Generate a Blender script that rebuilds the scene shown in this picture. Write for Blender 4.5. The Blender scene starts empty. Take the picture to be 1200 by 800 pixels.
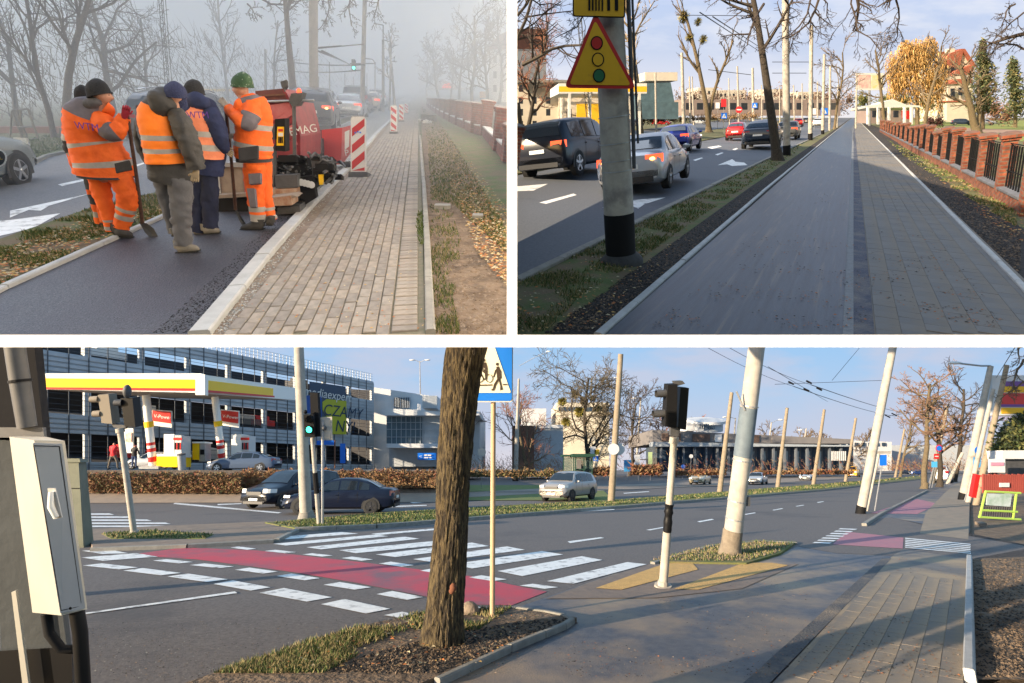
import bpy, bmesh, math, random
from mathutils import Vector, Matrix, noise
R = math.radians
scene = bpy.context.scene
# ---------------------------------------------------------------- camera
F, CX, CY = 620.0, 600.0, 400.0          # focal length and centre in photo pixels (1200 x 800)
cam_d = bpy.data.cameras.new('camera'); cam = bpy.data.objects.new('camera', cam_d)
scene.collection.objects.link(cam); scene.camera = cam
cam_d.sensor_width = 36.0; cam_d.lens = 36.0*F/1200.0; cam_d.clip_start = 0.05; cam_d.clip_end = 6000
cam.rotation_euler = (R(90), 0, 0)
# ---------------------------------------------------------------- world, sun, exposure
SUNDIR = Vector((0.84, 0.48, -0.29)).normalized()      # the way the light travels
elev = math.asin(-SUNDIR.z); azim = math.atan2(-SUNDIR.x, -SUNDIR.y)
world = bpy.data.worlds.new('World'); scene.world = world; world.use_nodes = True
wn = world.node_tree.nodes; wl = world.node_tree.links
sky = wn.new('ShaderNodeTexSky'); sky.sky_type = 'NISHITA'; sky.sun_disc = False
sky.sun_elevation = max(elev, R(12)); sky.sun_rotation = azim
bg = wn['Background']; bg.inputs[1].default_value = 0.10
wl.new(sky.outputs[0], bg.inputs[0])
sun_d = bpy.data.lights.new('sun', 'SUN'); sun = bpy.data.objects.new('sun', sun_d)
scene.collection.objects.link(sun)
sun_d.energy = 5.0; sun_d.angle = R(0.6); sun_d.color = (1.0, 0.80, 0.56)
sun.rotation_euler = SUNDIR.to_track_quat('-Z', 'Y').to_euler()
scene.view_settings.view_transform = 'Standard'; scene.view_settings.look = 'None'
scene.view_settings.exposure = 1.2; scene.view_settings.gamma = 1.0
scene.cycles.max_bounces = 6; scene.cycles.diffuse_bounces = 3; scene.cycles.volume_bounces = 2
scene.cycles.use_denoising = True
# ---------------------------------------------------------------- collections (one per place)
def newcol(n):
    c = bpy.data.collections.new(n); scene.collection.children.link(c); return c
COL = {k: newcol(k) for k in ('foggy_works', 'sunny_path', 'sunny_path_ground', 'crossing', 'skies', 'partition', 'decks')}
lit = bpy.data.collections.new('sunlit'); blk = bpy.data.collections.new('shading')
for k in ('sunny_path', 'sunny_path_ground', 'crossing', 'partition', 'decks'): lit.children.link(COL[k])
for k in ('sunny_path', 'crossing', 'partition'): blk.children.link(COL[k])
sun.light_linking.receiver_collection = lit       # the foggy works get no sun at all: that morning is overcast
sun.light_linking.blocker_collection = blk
cur = {'col': COL['crossing'], 'P': None}
# ---------------------------------------------------------------- helpers
def srgb(r, g, b):
    def f(c):
        c /= 255.0
        return c/12.92 if c <= .04045 else ((c+.055)/1.055)**2.4
    return (f(r), f(g), f(b), 1)
def ray(px, py): return Vector(((px-CX)/F, 1.0, (CY-py)/F))
def pix(v): return (CX+F*v.x/v.y, CY-F*v.z/v.y) if v.y > 1e-3 else (-9999, -9999)
class Place:
    """A stretch of street. yh = where its horizon is seen, h = eye height above its ground."""
    def __init__(s, col, yh, h, nadx, vx):
        s.col, s.yh, s.h = COL[col], yh, h
        m = (CY-yh)/F; s.m = m
        s.n = Vector((0, -m, 1)).normalized()
        s.fw = Vector((0, 1, m)).normalized(); s.ex = Vector((1, 0, 0))
        if m > 0: s.u = -ray(nadx, CY+F/m).normalized()
        else: s.u = Vector((0, 0, 1))
        s.road = ray(vx, yh).normalized()          # heading of the street
        s.side = s.road.cross(s.n).normalized()    # to its right
    def use(s): cur['col'] = s.col; cur['P'] = s
    def G(s, px, py, e=0.0):
        r = ray(px, py); t = -(s.h-e)/s.n.dot(r); return r*t
    def Z(s, px, Y, e=0.0):                         # ground point on pixel column px at depth Y
        x = (px-CX)/F*Y; z = (-(s.h-e)-s.n.y*Y)/s.n.z
        return Vector((x, Y, z))
    def V(s, base, px, py, dd=0.0):                 # point of the upright plane through base, dd m farther along the ray
        N = s.ex.cross(s.u); r = ray(px, py); t = N.dot(base)/N.dot(r)
        p = r*t
        return p + r.normalized()*dd
    def L(s, o, a, b, c=0.0): return o + s.road*b + s.side*a + s.n*c      # metres: right, ahead, up
class MB:
    def __init__(s): s.v = []; s.f = []; s.m = []
    def add(s, vs, fs, mi=0):
        k = len(s.v); s.v += [tuple(v) for v in vs]; s.f += [tuple(i+k for i in f) for f in fs]; s.m += [mi]*len(fs); return s
    def quad(s, a, b, c, d, mi=0): return s.add([a, b, c, d], [(0, 1, 2, 3)], mi)
    def poly(s, pts, mi=0): return s.add(pts, [tuple(range(len(pts)))], mi)
    def hexa(s, p, mi=0):                           # p: 4 bottom (ccw), 4 top
        return s.add(p, [(3, 2, 1, 0), (4, 5, 6, 7), (0, 1, 5, 4), (1, 2, 6, 5), (2, 3, 7, 6), (3, 0, 4, 7)], mi)
    def box(s, c, a, b, d, mi=0):                   # centre and three half-axis vectors
        c = Vector(c); a = Vector(a); b = Vector(b); d = Vector(d)
        return s.hexa([c-a-b-d, c+a-b-d, c+a+b-d, c-a+b-d, c-a-b+d, c+a-b+d, c+a+b+d, c-a+b+d], mi)
    def lbox(s, x0, x1, y0, y1, z0, z1, mi=0):
        return s.hexa([(x0, y0, z0), (x1, y0, z0), (x1, y1, z0), (x0, y1, z0), (x0, y0, z1), (x1, y0, z1), (x1, y1, z1), (x0, y1, z1)], mi)
    def prism(s, pts, d, mi=0, mside=None):         # polygon extruded by vector d
        n = len(pts); P = [Vector(p) for p in pts]; Q = [p+Vector(d) for p in P]
        s.add(P+Q, [tuple(range(n)), tuple(range(2*n-1, n-1, -1))], mi)
        return s.add(P+Q, [(i, i+n, (i+1) % n+n, (i+1) % n) for i in range(n)], mi if mside is None else mside)
    def tube(s, pts, rs, k=8, mi=0, caps=True, flat=1.0, side=None):
        pts = [Vector(p) for p in pts]; n = len(pts)
        if not hasattr(rs, '__len__'): rs = [rs]*n
        vs = []; pa = None
        for i, p in enumerate(pts):
            t = (pts[min(i+1, n-1)]-pts[max(i-1, 0)])
            if t.length < 1e-9: t = Vector((0, 0, 1))
            t.normalize()
            if side is not None: a = side-t*side.dot(t)
            elif pa is None: a = t.orthogonal()
            else: a = pa-t*pa.dot(t)
            if a.length < 1e-6: a = t.orthogonal()
            a.normalize(); pa = a; b = t.cross(a)
            for j in range(k):
                w = 2*math.pi*j/k
                vs.append(p+a*(math.cos(w)*rs[i])+b*(math.sin(w)*rs[i]*flat))
        fs = [(i*k+j, i*k+(j+1) % k, (i+1)*k+(j+1) % k, (i+1)*k+j) for i in range(n-1) for j in range(k)]
        if caps: fs += [tuple(range(k-1, -1, -1)), tuple((n-1)*k+j for j in range(k))]
        return s.add(vs, fs, mi)
    def ell(s, c, a, b, d, nu=12, nv=8, mi=0, v0=0.0, v1=1.0):   # ellipsoid with half-axis vectors
        c = Vector(c); a = Vector(a); b = Vector(b); d = Vector(d)
        vs = []; fs = []
        for i in range(nv+1):
            th = math.pi*(v0+(v1-v0)*i/nv)
            for j in range(nu):
                w = 2*math.pi*j/nu
                vs.append(c+d*math.cos(th)+(a*math.cos(w)+b*math.sin(w))*math.sin(th))
        fs = [(i*nu+j, (i+1)*nu+j, (i+1)*nu+(j+1) % nu, i*nu+(j+1) % nu) for i in range(nv) for j in range(nu)]
        return s.add(vs, fs, mi)
    def disc(s, c, nrm, r, k=16, mi=0, th=0.0):
        c = Vector(c); nrm = Vector(nrm).normalized(); a = nrm.orthogonal().normalized(); b = nrm.cross(a)
        P = [c+(a*math.cos(2*math.pi*i/k)+b*math.sin(2*math.pi*i/k))*r for i in range(k)]
        return s.prism(P, nrm*th, mi) if th else s.poly(P, mi)
    def build(s, name, mats, root=None, smooth=None, clip=None, local=False, kind=None):
        v, f, m = s.v, s.f, s.m
        if clip:
            x0, y0, x1, y1 = clip; ok = []
            for q in v:
                a, b = pix(Vector(q)); ok.append(x0 <= a <= x1 and y0 <= b <= y1)
            keep = [i for i, ff in enumerate(f) if all(ok[j] for j in ff)]
            f = [f[i] for i in keep]; m = [m[i] for i in keep]
            used = sorted({j for ff in f for j in ff}); mp = {j: i for i, j in enumerate(used)}
            v = [v[j] for j in used]; f = [tuple(mp[j] for j in ff) for ff in f]
        if root is not None and not local:
            inv = root.matrix_world.inverted() if 'mw' not in root else Matrix([root['mw'][i*4:i*4+4] for i in range(4)]).inverted()
            v = [tuple(inv @ Vector(q)) for q in v]
        me = bpy.data.meshes.new(name); me.from_pydata(v, [], f)
        if not isinstance(mats, (list, tuple)): mats = [mats]
        for q in mats: me.materials.append(q)
        if len(mats) > 1: me.polygons.foreach_set('material_index', m)
        if smooth is not None:
            me.polygons.foreach_set('use_smooth', [True]*len(me.polygons))
            if smooth < 180: me.set_sharp_from_angle(angle=R(smooth))
        me.update()
        o = bpy.data.objects.new(name, me); (cur['col']).objects.link(o)
        if root is not None: o.parent = root
        if kind: o['kind'] = kind
        return o
def tag(o, label=None, cat=None, group=None, kind=None):
    for k, q in (('label', label), ('category', cat), ('group', group), ('kind', kind)):
        if q: o[k] = q
    return o
MW = {}
def thing(name, M, label, cat, group=None):
    o = bpy.data.objects.new(name, None); o.empty_display_size = .2
    if isinstance(M, Vector): M = Matrix.Translation(M)
    o.matrix_world = M; cur['col'].objects.link(o)
    o.matrix_basis = M
    return tag(o, label, cat, group)
_tb = bpy.types.Object
def frame(o, f, u):
    f = f.normalized(); l = u.cross(f).normalized(); z = f.cross(l).normalized()
    return Matrix(((f.x, l.x, z.x, o.x), (f.y, l.y, z.y, o.y), (f.z, l.z, z.z, o.z), (0, 0, 0, 1)))
# patch: empties evaluate matrix_world lazily, so MB.build uses matrix_basis of the root
def _build_inv(root): return root.matrix_basis.inverted()
_old = MB.build
def build(s, name, mats, root=None, **k):
    if root is not None and not k.get('local'):
        if k.get('clip'):
            x0, y0, x1, y1 = k.pop('clip'); ok = [x0 <= pix(Vector(q))[0] <= x1 and y0 <= pix(Vector(q))[1] <= y1 for q in s.v]
            keep = [i for i, ff in enumerate(s.f) if all(ok[j] for j in ff)]
            f = [s.f[i] for i in keep]; used = sorted({j for ff in f for j in ff}); mp = {j: i for i, j in enumerate(used)}
            s.m = [s.m[i] for i in keep]; s.v = [s.v[j] for j in used]; s.f = [tuple(mp[j] for j in ff) for ff in f]
        inv = root.matrix_basis if root.parent is None else root.parent.matrix_basis @ root.matrix_basis
        inv = inv.inverted(); s.v = [tuple(inv @ Vector(q)) for q in s.v]; k['local'] = True
    return _old(s, name, mats, root, **k)
MB.build = build
def dup(root, M, label=None, group=None):
    r = root.copy(); cur['col'].objects.link(r); r.matrix_basis = M
    if label: r['label'] = label
    if group: r['group'] = group
    for ch in [c for c in bpy.data.objects if c.parent == root]:
        c = ch.copy(); cur['col'].objects.link(c); c.parent = r
        for g in [g for g in bpy.data.objects if g.parent == ch]:
            d = g.copy(); cur['col'].objects.link(d); d.parent = c
    return r
# ---------------------------------------------------------------- materials
def mat(name, c1, c2=None, scale=4.0, rough=.8, bump=0.0, bscale=None, metal=0.0, emis=None, es=1.0, coat=0.0, c3=None, s3=1.0, t3=(.55, .7),
        detail=4.0, stretch=None, alpha=None, spec=.5, ctr=(.35, .65), transm=0.0, bdist=.02, rot=0.0):
    m = bpy.data.materials.new(name); m.use_nodes = True; nt = m.node_tree; N = nt.nodes; Lk = nt.links
    b = N['Principled BSDF']; b.inputs['Roughness'].default_value = rough; b.inputs['Metallic'].default_value = metal
    b.inputs['Specular IOR Level'].default_value = spec; b.inputs['Coat Weight'].default_value = coat
    if coat: b.inputs['Coat Roughness'].default_value = .05
    if transm: b.inputs['Transmission Weight'].default_value = transm
    if alpha is not None: b.inputs['Alpha'].default_value = alpha
    def c4(c): return tuple(c) if len(c) == 4 else tuple(c)+(1,)
    b.inputs['Base Color'].default_value = c4(c1)
    co = None
    if c2 is not None or bump or c3 is not None:
        tc = N.new('ShaderNodeTexCoord'); mp = N.new('ShaderNodeMapping'); Lk.new(tc.outputs['Object'], mp.inputs[0])
        co = mp.outputs[0]
        if rot:
            mp.inputs['Rotation'].default_value = (0, 0, rot); m2 = N.new('ShaderNodeMapping'); Lk.new(co, m2.inputs[0]); mp = m2; co = m2.outputs[0]
        if stretch: mp.inputs['Scale'].default_value = stretch
    col = None
    if c2 is not None:
        n = N.new('ShaderNodeTexNoise'); n.inputs['Scale'].default_value = scale; n.inputs['Detail'].default_value = detail; n.inputs['Roughness'].default_value = .65
        Lk.new(co, n.inputs[0])
        r = N.new('ShaderNodeMapRange'); r.inputs[1].default_value, r.inputs[2].default_value = ctr; Lk.new(n.outputs[0], r.inputs[0])
        x = N.new('ShaderNodeMix'); x.data_type = 'RGBA'; x.inputs[6].default_value = c4(c1); x.inputs[7].default_value = c4(c2)
        Lk.new(r.outputs[0], x.inputs[0]); col = x.outputs[2]
    if c3 is not None:
        n = N.new('ShaderNodeTexNoise'); n.inputs['Scale'].default_value = s3; n.inputs['Detail'].default_value = 6; n.inputs['Roughness'].default_value = .6; Lk.new(co, n.inputs[0])
        r = N.new('ShaderNodeMapRange'); r.inputs[1].default_value, r.inputs[2].default_value = t3; Lk.new(n.outputs[0], r.inputs[0])
        x = N.new('ShaderNodeMix'); x.data_type = 'RGBA'; x.inputs[7].default_value = c4(c3); x.inputs[6].default_value = c4(c1)
        if col: Lk.new(col, x.inputs[6])
        Lk.new(r.outputs[0], x.inputs[0]); col = x.outputs[2]
    if col: Lk.new(col, b.inputs['Base Color'])
    if bump:
        n = N.new('ShaderNodeTexNoise'); n.inputs['Scale'].default_value = bscale or scale*3; n.inputs['Detail'].default_value = 5; Lk.new(co, n.inputs[0])
        bp = N.new('ShaderNodeBump'); bp.inputs['Strength'].default_value = bump; bp.inputs['Distance'].default_value = bdist
        Lk.new(n.outputs[0], bp.inputs['Height']); Lk.new(bp.outputs[0], b.inputs['Normal'])
    if emis:
        b.inputs['Emission Color'].default_value = c4(emis); b.inputs['Emission Strength'].default_value = es
    return m
def brickmat(name, c1, c2, mortar, bw=.25, bh=.075, ms=.01, rough=.9):
    m = mat(name, c1, rough=rough); nt = m.node_tree; N = nt.nodes; Lk = nt.links; b = N['Principled BSDF']
    tc = N.new('ShaderNodeTexCoord'); t = N.new('ShaderNodeTexBrick'); t.inputs['Scale'].default_value = 1
    t.inputs['Brick Width'].default_value = bw; t.inputs['Row Height'].default_value = bh; t.inputs['Mortar Size'].default_value = ms
    t.inputs['Color1'].default_value = c1; t.inputs['Color2'].default_value = c2; t.inputs['Mortar'].default_value = mortar
    # local x+y drive the courses so every upright face shows them
    sx = N.new('ShaderNodeSeparateXYZ'); Lk.new(tc.outputs['Object'], sx.inputs[0]); ad = N.new('ShaderNodeMath'); Lk.new(sx.outputs[0], ad.inputs[0]); Lk.new(sx.outputs[1], ad.inputs[1])
    cb = N.new('ShaderNodeCombineXYZ'); Lk.new(ad.outputs[0], cb.inputs[0]); Lk.new(sx.outputs[2], cb.inputs[1]); Lk.new(cb.outputs[0], t.inputs[0])
    n = N.new('ShaderNodeTexNoise'); n.inputs['Scale'].default_value = 7; n.inputs['Detail'].default_value = 6; Lk.new(tc.outputs['Object'], n.inputs[0])
    x = N.new('ShaderNodeMix'); x.data_type = 'RGBA'; x.blend_type = 'MULTIPLY'; x.inputs[0].default_value = .8; Lk.new(t.outputs[0], x.inputs[6])
    r = N.new('ShaderNodeValToRGB'); r.color_ramp.elements[0].position = .3; r.color_ramp.elements[0].color = (.35, .33, .33, 1); r.color_ramp.elements[1].position = .65; Lk.new(n.outputs[0], r.inputs[0])
    Lk.new(r.outputs[0], x.inputs[7]); Lk.new(x.outputs[2], b.inputs['Base Color'])
    bp = N.new('ShaderNodeBump'); bp.inputs['Strength'].default_value = .6; bp.inputs['Distance'].default_value = .02; bp.invert = True
    Lk.new(t.outputs[1], bp.inputs['Height']); Lk.new(bp.outputs[0], b.inputs['Normal'])
    return m
def skymat(name, stops, cloud, zlo, zhi, cs=.006, cmin=.45, cmax=.7, camt=.6, strength=1.0, seed=0.0):
    m = bpy.data.materials.new(name); m.use_nodes = True; nt = m.node_tree; N = nt.nodes; Lk = nt.links
    N.remove(N['Principled BSDF']); e = N.new('ShaderNodeEmission'); e.inputs[1].default_value = strength
    tc = N.new('ShaderNodeTexCoord'); sx = N.new('ShaderNodeSeparateXYZ'); Lk.new(tc.outputs['Object'], sx.inputs[0])
    r = N.new('ShaderNodeMapRange'); r.inputs[1].default_value = zlo; r.inputs[2].default_value = zhi; Lk.new(sx.outputs[2], r.inputs[0])
    cr = N.new('ShaderNodeValToRGB'); el = cr.color_ramp.elements
    el[0].position = stops[0][0]; el[0].color = stops[0][1]; el[1].position = stops[-1][0]; el[1].color = stops[-1][1]
    for p, c in stops[1:-1]:
        q = el.new(p); q.color = c
    Lk.new(r.outputs[0], cr.inputs[0])
    mp = N.new('ShaderNodeMapping'); mp.inputs['Scale'].default_value = (1, 1, 3.2); mp.inputs['Location'].default_value = (seed, 0, 0); Lk.new(tc.outputs['Object'], mp.inputs[0])
    n = N.new('ShaderNodeTexNoise'); n.inputs['Scale'].default_value = cs; n.inputs['Detail'].default_value = 7; n.inputs['Roughness'].default_value = .55; Lk.new(mp.outputs[0], n.inputs[0])
    r2 = N.new('ShaderNodeMapRange'); r2.inputs[1].default_value = cmin; r2.inputs[2].default_value = cmax; r2.inputs[4].default_value = camt; Lk.new(n.outputs[0], r2.inputs[0])
    x = N.new('ShaderNodeMix'); x.data_type = 'RGBA'; Lk.new(r2.outputs[0], x.inputs[0]); Lk.new(cr.outputs[0], x.inputs[6]); x.inputs[7].default_value = cloud
    Lk.new(x.outputs[2], e.inputs[0]); Lk.new(e.outputs[0], N['Material Output'].inputs[0]); return m
# ---------------------------------------------------------------- shared ground tools
def sheet(P, name, px, e, m, kind='structure', label=None, sub=0):
    """flat sheet whose outline is given by ground points (pixels of the photograph) raised by e metres"""
    mb = MB(); q = [P.G(x, y)+P.n*e for x, y in px]; old = cur['col']
    if P.col.name == 'sunny_path': cur['col'] = COL['sunny_path_ground']
    if e > .035:
        if sum((a[0]-b[0])*(a[1]+b[1]) for a, b in zip(px, px[1:]+px[:1])) > 0: q = q[::-1]
        mb.prism(q, -P.n*(e+.03))
    else: mb.poly(q)
    o = mb.build(name, m); cur['col'] = old
    tag(o, label, None, None, kind); return o
def kerb(P, name, px, w, hgt, m, e=0.0, lift=0.0, seg=1.0, label=None, side=1):
    """kerb stones along a line of ground points: one box per stone with hairline joints"""
    pts = [P.G(x, y)+P.n*e for x, y in px]; mb = MB(); acc = []
    for a, b in zip(pts, pts[1:]):
        d = (b-a); L = d.length; n = max(1, int(L/seg)); n = min(n, 60); d.normalize(); s = d.cross(P.n).normalized()*side
        for i in range(n):
            q0 = a+d*(L*i/n+.006); q1 = a+d*(L*(i+1)/n-.006); j = random.uniform(-.004, .004)
            acc.append((q0, q1, s, j))
    return acc
def kerb_objs(P, root, acc, w, hgt, m, limit=120):
    rest = MB()
    for i, (q0, q1, s, j) in enumerate(acc):
        mb = MB() if i < limit else rest
        z0 = P.n*-.05; z1 = P.n*(hgt+j); c = P.n*-.012
        A = [q0+z0, q1+z0, q1+s*w+z0, q0+s*w+z0]; b = s*.012
        T = [q0+z1+c, q1+z1+c, q1+s*w+z1+c, q0+s*w+z1+c]
        mb.hexa(A+T)
        mb.hexa(T+[q0+b+z1, q1+b+z1, q1+s*w-b+z1, q0+s*w-b+z1])
        if i < limit: mb.build('kerb_stone', m, root)
    if rest.f: rest.build('kerb_stone', m, root, kind='stuff')
def inpoly(x, y, pl):
    c = False; j = len(pl)-1
    for i in range(len(pl)):
        if (pl[i][1] > y) != (pl[j][1] > y) and x < (pl[j][0]-pl[i][0])*(y-pl[i][1])/(pl[j][1]-pl[i][1])+pl[i][0]: c = not c
        j = i
    return c
def sample(pl, n, rng):
    xs = [p[0] for p in pl]; ys = [p[1] for p in pl]; out = []
    while len(out) < n:
        x = rng.uniform(min(xs), max(xs)); y = rng.uniform(min(ys), max(ys))
        if inpoly(x, y, pl): out.append((x, y))
    return out
def tufts(P, name, pl, n, h, mats, seed=1, e=0.0, w=.006, dens=None, label=None):
    rng = random.Random(seed); mb = MB(); nm = len(mats) if isinstance(mats, (list, tuple)) else 1
    for x, y in sample(pl, n, rng):
        b = P.G(x, y)+P.n*e
        if dens and noise.noise(b*dens)+rng.uniform(-.25, .25) < -.05: continue
        k = b.length/6.0; hh = h*rng.uniform(.5, 1.3)*max(1, k*.2); a = rng.uniform(0, 6.28); s = Vector((math.cos(a), math.sin(a), 0))*w*max(1, k)
        t = b+P.n*hh+Vector((rng.uniform(-1, 1), rng.uniform(-1, 1), 0))*hh*.6
        mb.add([b-s, b+s, t], [(0, 1, 2)], rng.randrange(nm))
    return tag(mb.build(name, mats), label, None, None, 'stuff')
def litter(P, name, pl, n, size, mats, seed=2, e=0.01, label=None, flat=True, dens=None):
    rng = random.Random(seed); mb = MB(); nm = len(mats) if isinstance(mats, (list, tuple)) else 1
    for x, y in sample(pl, n, rng):
        b = P.G(x, y)+P.n*e
        if dens and noise.noise(b*dens) < 0: continue
        a = rng.uniform(0, 6.28); s = size*rng.uniform(.5, 1.4)
        p = P.ex*math.cos(a)+P.fw*math.sin(a); q = P.ex*-math.sin(a)+P.fw*math.cos(a); up = P.n*s*rng.uniform(.1, .5)
        mb.add([b-p*s, b-q*s*.6+up, b+p*s, b+q*s*.6+up*.3], [(0, 1, 2, 3)], rng.randrange(nm))
    return tag(mb.build(name, mats), label, None, None, 'stuff')
def clods(P, name, pl, n, size, mats, seed=3, e=0.0, label=None, dens=None, pw=2.0):
    """lumps of soil or stones: small rough lumps"""
    rng = random.Random(seed); mb = MB(); nm = len(mats) if isinstance(mats, (list, tuple)) else 1
    T = [(0, 0, 1), (1, 0, 0), (0, 1, 0), (-1, 0, 0), (0, -1, 0)]
    for x, y in sample(pl, n, rng):
        b = P.G(x, y)+P.n*e
        if dens and noise.noise(b*dens)+rng.uniform(-.2, .2) < 0: continue
        s = size*(.35+rng.random()**pw*1.3); a = rng.uniform(0, 6.28); ca, sa = math.cos(a), math.sin(a)
        vs = []
        for tx, ty, tz in T:
            k = rng.uniform(.7, 1.2)*s
            vs.append(b+P.ex*(tx*ca-ty*sa)*k+P.fw*(tx*sa+ty*ca)*k+P.n*(tz*k*.6-.1*s))
        mb.add(vs, [(1, 2, 0), (2, 3, 0), (3, 4, 0), (4, 1, 0)], rng.randrange(nm))
    return tag(mb.build(name, mats), label, None, None, 'stuff')
def upole(P, mb, base, top, r0, r1, k=12, mi=0, n=2):
    mb.tube([base+(top-base)*(i/n) for i in range(n+1)], [r0+(r1-r0)*i/n for i in range(n+1)], k, mi)
def text_mesh(s, name, O, X, Y, size, m, root=None, align='LEFT', th=.004):
    """flat lettering: origin O, reading direction X, up direction Y"""
    cu = bpy.data.curves.new('t', 'FONT'); cu.body = s; cu.size = size; cu.align_x = align; cu.extrude = 0
    ob = bpy.data.objects.new('t', cu); scene.collection.objects.link(ob)
    dg = bpy.context.evaluated_depsgraph_get(); me = bpy.data.meshes.new_from_object(ob.evaluated_get(dg))
    X = X.normalized(); N = X.cross(Y).normalized(); Yn = N.cross(X).normalized()
    mb = MB(); mb.add([O+X*v.co.x+Yn*v.co.y+N*th for v in me.vertices], [tuple(p.vertices) for p in me.polygons])
    bpy.data.objects.remove(ob); bpy.data.curves.remove(cu); bpy.data.meshes.remove(me)
    return mb.build(name, m, root)
# ---------------------------------------------------------------- bare trees
def grow(tr, cr, p, d, r, L, lvl, mx, n, up, rng, wig=.22, trop=.05, lmul=.62, ang=(25, 55), droop=0.0, start=.25):
    segs = 5 if lvl < 2 else 3
    pts = [p]; rs = [r]; dirs = [d]
    for i in range(segs):
        d = (d+Vector((rng.gauss(0, wig), rng.gauss(0, wig), rng.gauss(0, wig)))*(.5 if lvl == 0 else 1)+up*(trop-droop*(lvl > 1))).normalized()
        p = p+d*(L/segs); pts.append(p); rs.append(max(r*(1-.6*(i+1)/segs), .0035, p.y*.00042 if lvl < mx else p.y*.0003)); dirs.append(d)
    if lvl >= mx: rs[-1] = rs[-1]*.6
    (tr if lvl < 2 else cr).tube(pts, rs, 8 if lvl == 0 else (5 if lvl == 1 else 3), caps=False)
    if lvl >= mx: return
    for k in range(n[lvl]):
        t = start+(1-start)*(k+rng.random())/n[lvl] if lvl == 0 else .15+.85*(k+rng.random())/n[lvl]
        i = min(int(t*segs), segs-1); f = t*segs-i
        q = pts[i].lerp(pts[i+1], f); rr = rs[i]+(rs[i+1]-rs[i])*f
        a = R(rng.uniform(*ang)); ax = dirs[i].orthogonal().normalized(); ax.rotate(Matrix.Rotation(rng.uniform(0, 6.283), 3, dirs[i]))
        dd = dirs[i].copy(); dd.rotate(Matrix.Rotation(a, 3, ax))
        grow(tr, cr, q, dd, rr*.62, L*lmul*(1-.35*t)*rng.uniform(.75, 1.15), lvl+1, mx, n, up, rng, wig, trop, lmul, ang, droop, start)
CLIP = {}
def tree(P, base, top, r, label, mt, mc, seed=0, n=(9, 6, 5, 4), mx=3, name='bare_tree', cat='tree', group=None, start=.3, lmul=.55, ang=(25, 55), wig=.2, trop=.05, droop=0.0, extra=None):
    rng = random.Random(seed); d = (top-base); L = d.length; d.normalize()
    root = thing(name, base, label, cat, group); tr = MB(); cr = MB()
    grow(tr, cr, base-P.u*.05, d, r, L, 0, mx, n, P.u, rng, wig, trop, lmul, ang, droop, start)
    tr.tube([base-P.u*.05, base+d*r*.8, base+d*r*2.5], [r*1.5, r*1.15, r*1.0], 9)
    if extra: extra(cr)
    cl = CLIP.get(P)
    tr.build('trunk', mt, root, smooth=60, clip=cl)
    if cr.f: cr.build('crown', mc, root, clip=cl)
    return root
# ================================================================= THE THREE PLACES
A = Place('foggy_works', 105, 1.65, 420, 490)
B = Place('sunny_path', 137, 1.85, 920, 1000)
C = Place('crossing', 549, 1.80, 600, 1137)
CLIP[A] = (-400, -300, 597, 397); CLIP[B] = (603, -300, 1600, 397); CLIP[C] = (-400, 403, 1700, 900)
# ---- shared materials
M = {}
M['white'] = mat('white_plaster', (.92, .92, .92), rough=.6, emis=None)
M['asph_new'] = mat('fresh_asphalt', (.016, .018, .026), (.085, .088, .108), scale=55, rough=.5, bump=.9, bscale=75, detail=3, c3=(.03, .03, .045), s3=.9, t3=(.4, .75), bdist=.012, ctr=(.38, .66))
M['asph_a'] = mat('worn_asphalt', (.14, .14, .15), (.20, .20, .21), scale=30, rough=.85, bump=.2, bscale=80, c3=(.11, .11, .12), s3=.4)
M['asph_b'] = mat('cool_asphalt', (.075, .085, .10), (.115, .125, .145), scale=26, rough=.7, bump=.25, bscale=70, c3=(.055, .065, .08), s3=.35, bdist=.01)
M['asph_c'] = mat('carriageway_asphalt', (.095, .084, .080), (.155, .136, .126), scale=22, rough=.8, bump=.35, bscale=60, c3=(.065, .062, .066), s3=.25, bdist=.01)
M['paint'] = mat('road_paint', (.84, .84, .82), (.70, .70, .68), scale=9, rough=.6, bump=.1, bscale=60, c3=(.20, .19, .19), s3=5, t3=(.54, .70))
M['kerb'] = mat('pale_concrete', (.42, .43, .43), (.34, .35, .35), scale=5, rough=.85, bump=.25, bscale=50, bdist=.005)
M['kerb_d'] = mat('worn_concrete', (.27, .26, .23), (.20, .19, .17), scale=6, rough=.9, bump=.4, bscale=50, bdist=.006)
M['grassground'] = mat('turf', (.058, .090, .022), (.095, .115, .035), scale=5, rough=.95, c3=(.13, .095, .055), s3=2.3, t3=(.42, .6), bump=.6, bscale=30)
M['g1'] = mat('grass_green', (.05, .088, .018), rough=.85); M['g2'] = mat('grass_light', (.095, .125, .032), rough=.85); M['g3'] = mat('grass_straw', (.26, .21, .10), rough=.85)
M['soil'] = mat('brown_soil', (.10, .068, .043), (.19, .135, .09), scale=5, rough=.95, bump=1.0, bscale=14, c3=(.07, .05, .035), s3=2, bdist=.05)
M['soil_l'] = mat('light_soil', (.26, .205, .155), (.17, .13, .10), scale=8, rough=.95, bump=.8, bscale=30)
M['soil_d'] = mat('dark_soil', (.012, .011, .011), (.032, .027, .024), scale=9, rough=.95, bump=1.0, bscale=24, bdist=.04)
M['leaf'] = mat('fallen_leaf_yellow', (.42, .27, .09), rough=.8); M['leaf2'] = mat('fallen_leaf_rust', (.36, .13, .04), rough=.8); M['leaf3'] = mat('fallen_leaf_pale', (.45, .38, .24), rough=.8)
M['gravel'] = mat('grey_gravel', (.30, .31, .30), (.16, .17, .17), scale=40, rough=.9, bump=1, bscale=60); M['gravel2'] = mat('light_gravel', (.42, .42, .40), rough=.9)
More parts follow.
